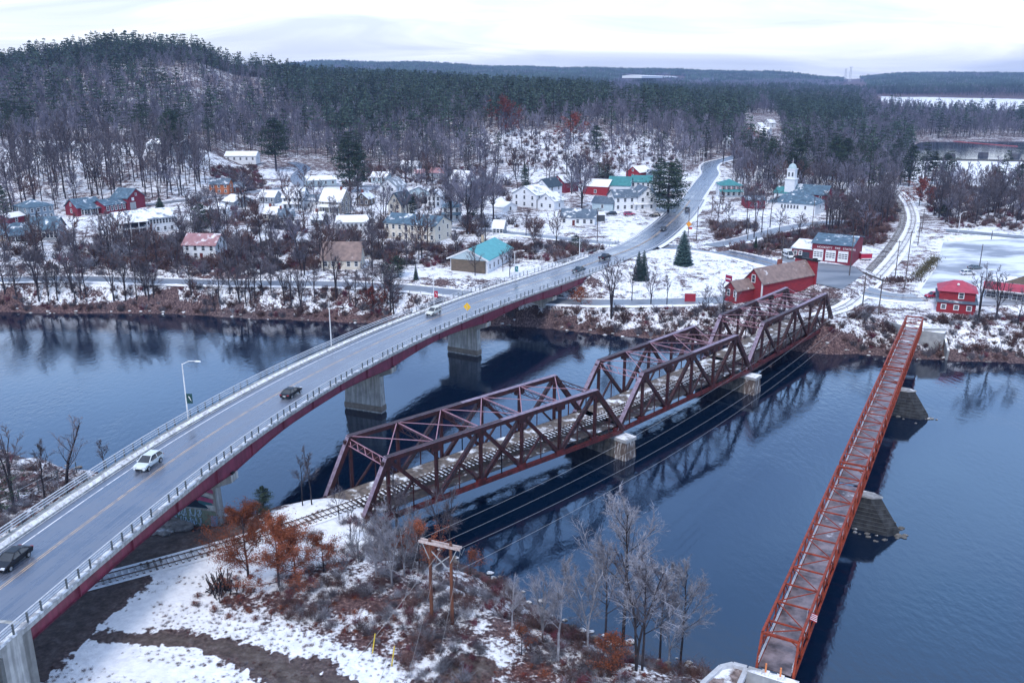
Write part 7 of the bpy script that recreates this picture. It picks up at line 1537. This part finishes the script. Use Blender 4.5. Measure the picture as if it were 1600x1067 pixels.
FB = [join(*bare_tree(600 + k, 16, (.28, .34, .26, .32)[k], 11, 5, 4, 3, .34, .15, .05, 1, .8, .16, 1.35), M_BARKW, M_TWIGW, 'wood_bare') for k in range(4)]
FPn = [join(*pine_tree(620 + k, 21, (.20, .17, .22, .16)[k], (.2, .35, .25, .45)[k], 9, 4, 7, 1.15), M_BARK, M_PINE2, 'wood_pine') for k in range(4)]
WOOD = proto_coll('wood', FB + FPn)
def far_clump(seed, pines):
    r = random.Random(seed); m_ = MB(); 
    for k in range(22):
        x, y = r.uniform(-24, 24), r.uniform(-24, 24); h = r.uniform(10, 17) if not pines else r.uniform(12, 22); n = 7
        if pines:
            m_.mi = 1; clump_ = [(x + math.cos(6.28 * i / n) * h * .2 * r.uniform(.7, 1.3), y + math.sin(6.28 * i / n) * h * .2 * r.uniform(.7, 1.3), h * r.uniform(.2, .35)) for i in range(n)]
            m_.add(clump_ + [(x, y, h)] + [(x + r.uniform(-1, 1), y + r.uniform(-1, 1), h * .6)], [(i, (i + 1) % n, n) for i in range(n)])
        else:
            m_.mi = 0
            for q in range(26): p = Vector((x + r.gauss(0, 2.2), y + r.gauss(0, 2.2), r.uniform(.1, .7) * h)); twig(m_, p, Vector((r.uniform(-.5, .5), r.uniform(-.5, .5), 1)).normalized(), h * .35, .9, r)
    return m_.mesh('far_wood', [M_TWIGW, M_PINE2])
FAR = proto_coll('farwood', [far_clump(700 + k, k >= 3) for k in range(6)])
def forest(y0, y1, step, seed, jitter=.9, slope=.66):
    r = np.random.RandomState(seed); ys = np.arange(y0, y1, step); P = []
    for y in ys:
        xs = np.arange(-slope * y - 30, slope * y + 30, step); P.append(np.stack([xs + r.uniform(-.5, .5, len(xs)) * step * jitter, y + r.uniform(-.5, .5, len(xs)) * step * jitter], 1))
    P = np.concatenate(P); x, y = P.T; z = H(x, y); _, d = H0(x, y); u, v = pix(x, y, z); return x, y, z, d, u, v, r
POPEN = [[(-300, 233), (130, 232), (300, 236), (420, 250), (500, 252), (520, 262), (700, 275), (800, 262), (960, 262), (1060, 268), (1110, 262), (1140, 240), (1150, 300), (1230, 300), (1300, 300), (1330, 318), (1400, 300), (1405, 290), (1440, 292), (1700, 300), (1700, 700), (-300, 700)],
         [(1365, 148), (1700, 152), (1700, 186), (1560, 183), (1370, 174)], [(1312, 122), (1350, 122), (1366, 146), (1325, 146)], [(1160, 178), (1216, 180), (1228, 246), (1178, 246), (1160, 215)], [(1425, 215), (1480, 218), (1700, 213), (1700, 292), (1500, 292), (1425, 280)], [(1222, 150), (1275, 150), (1275, 158), (1222, 158)], [(995, 119), (1075, 119), (1075, 126), (995, 126)]]
THIN = [[(960, 205), (760, 205), (730, 232), (790, 262), (960, 270), (1060, 262), (1060, 225)], [(1168, 180), (1215, 182), (1222, 222), (1180, 232)], [(230, 118), (330, 112), (430, 128), (420, 155), (300, 160), (220, 140)], [(1315, 124), (1345, 124), (1365, 142), (1320, 142)]]
PINES = [([(-100, 50), (470, 80), (470, 122), (300, 118), (150, 122), (-100, 130)], .62), ([(420, 128), (950, 128), (950, 180), (900, 196), (780, 205), (640, 215), (600, 238), (520, 235), (500, 190), (420, 150)], .64), ([(1000, 140), (1190, 150), (1180, 200), (1120, 215), (1000, 200)], .62), ([(1190, 165), (1345, 172), (1345, 212), (1240, 215)], .75), ([(-100, 150), (330, 155), (330, 190), (-100, 198)], .22), ([(-100, 198), (60, 200), (40, 240), (-100, 240)], .45),
         ([(1230, 240), (1430, 235), (1430, 270), (1240, 275)], .35), ([(1340, 128), (1700, 128), (1700, 150), (1340, 150)], .7), ([(1190, 140), (1345, 140), (1345, 165), (1190, 165)], .5), ([(1590, 170), (1700, 170), (1700, 240), (1590, 240)], .6)]
def choose(x, y, z, d, u, v, r, far=False):
    keep = (z > .4) & (d > 4)
    for P in POPEN: keep &= ~inpoly(u, v, P)
    for P in THIN: keep &= ~(inpoly(u, v, P) & (r.rand(len(u)) < .72))
    for nm, P, Z, hw, fl in ROADS: keep &= segdist(x, y, P) > hw + 4
    pp = np.where(v < 128, .62, .10)
    for P, q in PINES: pp = np.where(inpoly(u, v, P), q, pp)
    pp = np.clip(pp * (1 + 1.1 * wob(x, y, 110, 44)) + .12 * (wob(x, y, 55, 45) > .3), 0, 1); return keep, r.rand(len(u)) < pp
x, y, z, d, u, v, r = forest(300, 1250, 7.2, 50); keep, pn = choose(x, y, z, d, u, v, r)
keep &= np.array([True if yy > 620 else off_house(a, b, 2) for a, b, yy in zip(x, y, y)])
x, y, z, pn = x[keep], y[keep], z[keep], pn[keep]
# the pines and bare trees nearest to the viewer stay individual trees, the rest is one wood
order = np.argsort(y); npine = [i for i in order if pn[i]][:150]; nbare = [i for i in order if not pn[i]][:0]; near_i = set(npine)
PB = [(130, 'at the left edge'), (330, 'above the left bluff'), (520, 'above the black hill road'), (760, 'above the village centre'), (960, 'above the snowy meadow'), (1130, 'beside the top of the main street'), (1300, 'behind the church'), (9999, 'beside the upstream river')]
for i in npine:
    _u = float(pix(x[i], y[i], z[i])[0]); _s = [s for l_, s in PB if _u < l_][0]
    plant('pine_tree', PT[rng.randrange(4)], (x[i], y[i], z[i]), rng.uniform(.7, 1.1), 'dark green pine in the nearest forest rows ' + _s, 'nearest forest pines ' + _s, cat='evergreen')
m = np.ones(len(x), bool); m[list(near_i)] = False; x, y, z, pn = x[m], y[m], z[m], pn[m]; n = len(x)
scatter('hillside_wood', WOOD, np.stack([x, y, z - .3], 1), np.where(pn, r.uniform(.5, 1.3, n), r.uniform(.62, 1.08, n)), r.uniform(0, 6.28, n), np.where(pn, 4 + r.randint(0, 4, n), r.randint(0, 4, n)), 'wood', 'mixed wood of bare trees and dark pines covering the hillsides')
x, y, z, d, u, v, r = forest(1250, 2600, 13, 51); keep, pn = choose(x, y, z, d, u, v, r); x, y, z, pn = x[keep], y[keep], z[keep], pn[keep]; n = len(x)
scatter('distant_wood', WOOD, np.stack([x, y, z - .3], 1), r.uniform(.8, 1.2, n) * 1.15, r.uniform(0, 6.28, n), np.where(pn, 4 + r.randint(0, 4, n), r.randint(0, 4, n)), 'wood', 'distant mixed wood beyond the first hills')
x, y, z, d, u, v, r = forest(2600, 6500, 40, 52); keep, pn = choose(x, y, z, d, u, v, r); x, y, z, pn = x[keep], y[keep], z[keep], pn[keep]; n = len(x)
scatter('horizon_wood', FAR, np.stack([x, y, z - 2], 1), r.uniform(.8, 1.1, n), r.uniform(0, 6.28, n), np.where(pn, 3 + r.randint(0, 3, n), r.randint(0, 3, n)), 'wood', 'far blue wood along the horizon ridges')
# village trees beyond the nearest three hundred
VT = proto_coll('villagetree', [join(*bare_tree(660 + k, 12, (.40, .36, .44)[k], 12, 6, 5, 3, (.28, .35, .22)[k], .09, .06, (1, 2, 1)[k], .6), M_BARK, (M_TWIG, M_TWIGW, M_TWIGB)[k], 'village_tree') for k in range(3)])
x, y, z, d, u, v, r = forest(262, 640, 8.5, 53); keep = (z > 1) & (d > 6)
vz = np.zeros(len(x), bool)
for P, q in (([(0, 372), (120, 378), (300, 345), (440, 350), (560, 378), (700, 388), (640, 425), (400, 436), (0, 436)], .3), ([(280, 300), (740, 270), (760, 340), (690, 350), (560, 350), (440, 340), (300, 345)], .2), ([(740, 262), (1040, 262), (1020, 288), (940, 290), (760, 300)], .25), ([(1140, 255), (1330, 285), (1335, 325), (1290, 330), (1150, 300)], .55), ([(-50, 240), (330, 240), (330, 300), (230, 320), (-50, 340)], .45), ([(1330, 300), (1405, 295), (1400, 340), (1350, 385), (1325, 375)], .7), ([(1440, 292), (1700, 298), (1700, 352), (1480, 350), (1440, 325)], .75), ([(1120, 350), (1250, 338), (1240, 352), (1140, 372)], .4), ([(640, 388), (880, 385), (860, 405), (650, 420)], .3)): vz |= inpoly(u, v, P) & (r.rand(len(x)) < q)
keep &= vz
for nm, P, Z, hw, fl in ROADS: keep &= segdist(x, y, P) > hw + 2.5
keep &= np.array([off_house(a, b, 1.5) for a, b in zip(x, y)], bool)
x, y, z = x[keep], y[keep], z[keep]; n = len(x)
scatter('village_wood', VT, np.stack([x, y, z - .2], 1), r.uniform(.6, 1.25, n), r.uniform(0, 6.28, n), r.randint(0, 3, n), 'trees', 'further bare trees filling the gardens and slopes of the village'); print('village wood', n)
# brush and shrubs
def shset(nm, tw, n): return proto_coll(nm, [shrub_mesh(800 + k, hh, n, tw).mesh('shrub', m_) for k, (hh, m_) in enumerate(((2.0, M_TWIG), (1.7, M_TWIGB), (1.5, M_TWIGR), (2.2, M_TWIGL), (2.4, M_TWIGB)))])
SHB = shset('shrub', .11, 46); SHN_ = shset('nearshrub', .032, 90)
def brush(name, polys, step, y0, y1, seed, weights, sc, label, x0=-.66, x1=.66, dmin=.5, dmax=1e9, coll=None):
    r = np.random.RandomState(seed); A = []
    for yy in np.arange(y0, y1, step):
        xs = np.arange(x0 * yy - 20, x1 * yy + 20, step); A.append(np.stack([xs + r.uniform(-.5, .5, len(xs)) * step, yy + r.uniform(-.5, .5, len(xs)) * step], 1))
    A = np.concatenate(A); x, y = A.T; z, d = H0(x, y); m = (d > dmin) & (d < dmax)
    x, y = x[m], y[m]; z = H(x, y); u, v = pix(x, y, z); m = np.zeros(len(x), bool)
    for P in polys: m |= inpoly(u, v, P)
    m &= (wob(x, y, 14, seed) > -.28)
    for nm, P, Z, hw, fl in ROADS: m &= segdist(x, y, P) > hw + .8
    x, y, z = x[m], y[m], z[m]; m = np.array([off_house(a, b, .6) for a, b in zip(x, y)], bool); x, y, z = x[m], y[m], z[m]; n = len(x)
    w = np.array(weights, float); w /= w.sum(); base_i = r.choice(5, n, p=w)
    return scatter(name, coll or SHB, np.stack([x, y, z - .1], 1), (.45 + .8 * r.rand(n) ** 1.6) * sc, r.uniform(0, 6.28, n), base_i, 'brush', label)
brush('bank_brush', [[(-50, 445), (640, 452), (640, 500), (-50, 492)], [(640, 470), (860, 485), (860, 512), (640, 508)], [(860, 485), (1140, 480), (1300, 500), (1300, 552), (860, 522)], [(1250, 470), (1345, 470), (1400, 505), (1400, 560), (1260, 552)], [(1445, 495), (1700, 500), (1700, 572), (1445, 560)]], 1.7, 170, 262, 60, (4, 5, 2, .6, 2), 1.0, 'leafless brush and saplings along the far river bank')
brush('slope_brush', [[(560, 380), (700, 385), (900, 380), (960, 392), (880, 412), (780, 400), (660, 420), (560, 405)], [(110, 385), (440, 380), (560, 395), (440, 432), (280, 430), (110, 425)], ZN['bare1'], [(1110, 350), (1180, 345), (1190, 372), (1120, 380)], [(400, 262), (330, 262), (330, 300), (420, 300)], [(1320, 310), (1405, 300), (1400, 340), (1350, 385), (1320, 380)]], 2.3, 255, 520, 61, (4, 5, 3, .2, 2), 1.3, 'leafless purple brush on the slopes around the village')
brush('wood_brush', [[(1440, 322), (1700, 325), (1700, 362), (1480, 356)], [(1430, 292), (1700, 300), (1700, 325), (1440, 322)], [(560, 262), (760, 262), (760, 290), (560, 285)]], 3.6, 330, 760, 62, (4, 4, 3, 0, 3), 1.3, 'undergrowth below the woods behind the village')
brush('near_brush', [[(430, 905), (560, 870), (600, 838), (700, 880), (800, 920), (880, 975), (1000, 1030), (1120, 1050), (1110, 1140), (640, 1140), (640, 1050), (560, 985), (450, 975)], [(520, 800), (600, 832), (560, 870), (510, 840)], [(470, 822), (540, 812), (590, 796), (650, 845), (640, 880), (560, 880), (480, 850)]], 1.05, 68, 125, 63, (4, 3.5, 3, 3.0, 2), .72, 'tangled near bank brush of grey, red and brown stems', x0=-.45, x1=.45, coll=SHN_)
LB = []
for k in range(4):
    r__ = random.Random(900 + k); m_ = MB(); m_.mi = 0; s_ = shrub_mesh(910 + k, 1.1, 26, .025); m_.v = s_.v; m_.f = s_.f; m_.m = [0] * len(s_.f); m_.mi = 1
    for _ in range(420): a = r__.random() * 6.28; q = abs(r__.gauss(0, .55)); p = Vector((q * math.cos(a), q * math.sin(a), max(.03, r__.uniform(0, 1) * (.9 - q * .6)))); d = Vector((r__.uniform(-1, 1), r__.uniform(-1, 1), r__.uniform(-.5, .5))).normalized() * .06; w = perp(d.normalized(), r__) * .035; m_.add([p - d, p + w, p + d, p - w], [(0, 1, 2, 3)])
    LB.append(m_.mesh('leaf_brush', [M_TWIGB, M_OAK if k % 2 else M_RLEAF]))
LBC = proto_coll('leafbrush', LB + LB[:1])
brush('leaf_brush', [[(290, 925), (360, 895), (480, 880), (560, 930), (700, 985), (640, 1010), (520, 990), (400, 975), (310, 955)], [(760, 1040), (1000, 1035), (1080, 1050), (1060, 1100), (760, 1100)]], 1.5, 68, 125, 70, (1, 1, 1, 1, 1), .75, 'russet leaved low brush at the edge of the snow field', x0=-.45, x1=.45, coll=LBC)
brush('snow_stubble', [[(80, 1030), (300, 1010), (470, 1050), (640, 1040), (640, 1140), (60, 1140)], [(560, 1000), (800, 1000), (1100, 1060), (1100, 1140), (560, 1140)], [(230, 900), (330, 900), (460, 985), (600, 1010), (560, 1050), (240, 985)], [(1000, 400), (1190, 420), (1150, 460), (960, 462)]], .62, 68, 125, 71, (1, 5, 1, 1, 3), .17, 'dead grass stubble poking through thin snow', x0=-.75, x1=.45, coll=SHN_)
brush('left_bank_brush', [[(-300, 700), (0, 712), (150, 748), (330, 790), (200, 850), (0, 980), (-300, 1000)], [(330, 790), (440, 803), (520, 798), (500, 815), (420, 830), (350, 818)]], 1.5, 80, 150, 64, (4, 3, 2, 2.4, 2), .75, 'grey brush on the near bank left of the bridge', x0=-1.0, x1=.1, coll=SHN_)
brush('yard_saplings', [[(0, 385), (120, 380), (300, 345), (440, 355), (620, 380), (640, 420), (400, 432), (0, 432)], [(300, 306), (440, 330), (440, 352), (300, 345)], [(560, 345), (800, 345), (860, 360), (700, 380), (560, 385)], [(640, 300), (800, 285), (800, 318), (700, 335), (640, 330)], [(1150, 290), (1330, 300), (1300, 335), (1160, 318)], [(860, 285), (960, 280), (960, 300), (860, 310)]], 6.5, 250, 520, 66, (5, 4, 1.5, .4, 3), 2.3, 'tall leafless saplings and hedges between the village gardens')
brush('meadow_brush', [ZN['meadow']], 6.5, 330, 760, 67, (4, 3, 4, .5, 3), 1.3, 'low dark bushes dotted over the snowy meadow slope')
# rocks: riprap under the bridge, stones on the shores
def rocks(name, pts, smin, smax, label, seed, mt):
    r = random.Random(seed); m_ = MB()
    for p in pts:
        s = r.uniform(smin, smax); n = 6; V = []
        for lvl, (zz_, f) in enumerate(((-.3, .9), (.25, 1.0), (.6, .55))): V += [(p[0] + s * f * math.cos(6.28 * k / n + lvl) * r.uniform(.7, 1.2), p[1] + s * f * .7 * math.sin(6.28 * k / n + lvl) * r.uniform(.7, 1.2), p[2] + s * zz_ * .8) for k in range(n)]
        m_.add(V, [tuple(range(12, 18))] + [(l_ * n + k, l_ * n + (k + 1) % n, (l_ + 1) * n + (k + 1) % n, (l_ + 1) * n + k) for l_ in range(2) for k in range(n)])
    o = m_.build(name, mt); tag(o, label, 'rocks', kind='stuff'); return o
rr = np.random.RandomState(8); pts = []
for _ in range(520):
    u, v = rr.uniform(205, 300), rr.uniform(775, 835)
    if not inpoly(np.array([u]), np.array([v]), [(215, 800), (285, 772), (300, 800), (300, 822), (250, 838), (205, 835)])[0]: continue
    pts.append(tuple(G(u, v)))
rocks('riprap', pts, .45, 1.0, 'pile of grey riprap stones beneath the road bridge', 1, mat('riprap_stone', (0.36, 0.33, 0.31), (0.17, 0.15, 0.14), .85, 1.2, snow=.15))
pts = []
for c_, n_ in ((48.6, 34), (102.0, 18)):
    for _ in range(n_): a = rr.uniform(0, 6.28); q = FO + fd * (c_ + 2.4 * math.cos(a) + rr.normal(0, .8)) + fn * (4.6 + 3.6 * math.sin(a) + rr.normal(0, .5)); pts.append((q[0], q[1], .0))
rocks('pier_rocks', pts, .2, .55, 'snow dusted stones in the water around the foot bridge piers', 2, mat('rock_snowy', (0.17, 0.16, 0.15), (0.08, 0.075, 0.07), .85, 1.2, snow=.22))
pts = []
for i in range(len(SHS) - 1):
    a, b = np.array(at(*SHS[i])), np.array(at(*SHS[i + 1]))
    for _ in range(int(np.linalg.norm(b - a) * (2.2 if i < 5 else .6))): q = a + (b - a) * rr.rand() + rr.normal(0, .8, 2); pts.append((q[0], q[1], max(Hs(*q), 0)))
for i in range(1, len(SHN) - 2):
    a, b = np.array(at(*SHN[i])), np.array(at(*SHN[i + 1]))
    for _ in range(int(np.linalg.norm(b - a) * .35)): q = a + (b - a) * rr.rand() + rr.normal(0, .7, 2); pts.append((q[0], q[1], max(Hs(*q), 0)))
rocks('shore_stones', pts, .2, .7, 'stones and snow dusted boulders along both shores', 3, mat('shore_rock', (0.22, 0.20, 0.19), (0.10, 0.09, 0.085), .85, 1.2, snow=.45))
# ================================================================ haze: one closed box of pale air round everything, the sky stays outside
m = bpy.data.materials.new('haze_air'); m.use_nodes = True; nt = m.node_tree; nt.nodes.clear(); o_ = N(nt, 'ShaderNodeOutputMaterial'); pv = N(nt, 'ShaderNodeVolumePrincipled', i_Density=8.5e-5)
pv.inputs['Color'].default_value = (0.42, 0.60, 1.0, 1); pv.inputs['Anisotropy'].default_value = 0.2; nt.links.new(pv.outputs[0], o_.inputs['Volume'])
mb_ = MB(); mb_.box((0, 4300, 110), (19600, 9600, 240)); tag(mb_.build('haze', m), 'thin blue winter haze filling the valley', 'haze', kind='stuff')
print('bare individuals', cnt, 'objects', len(scene.objects))
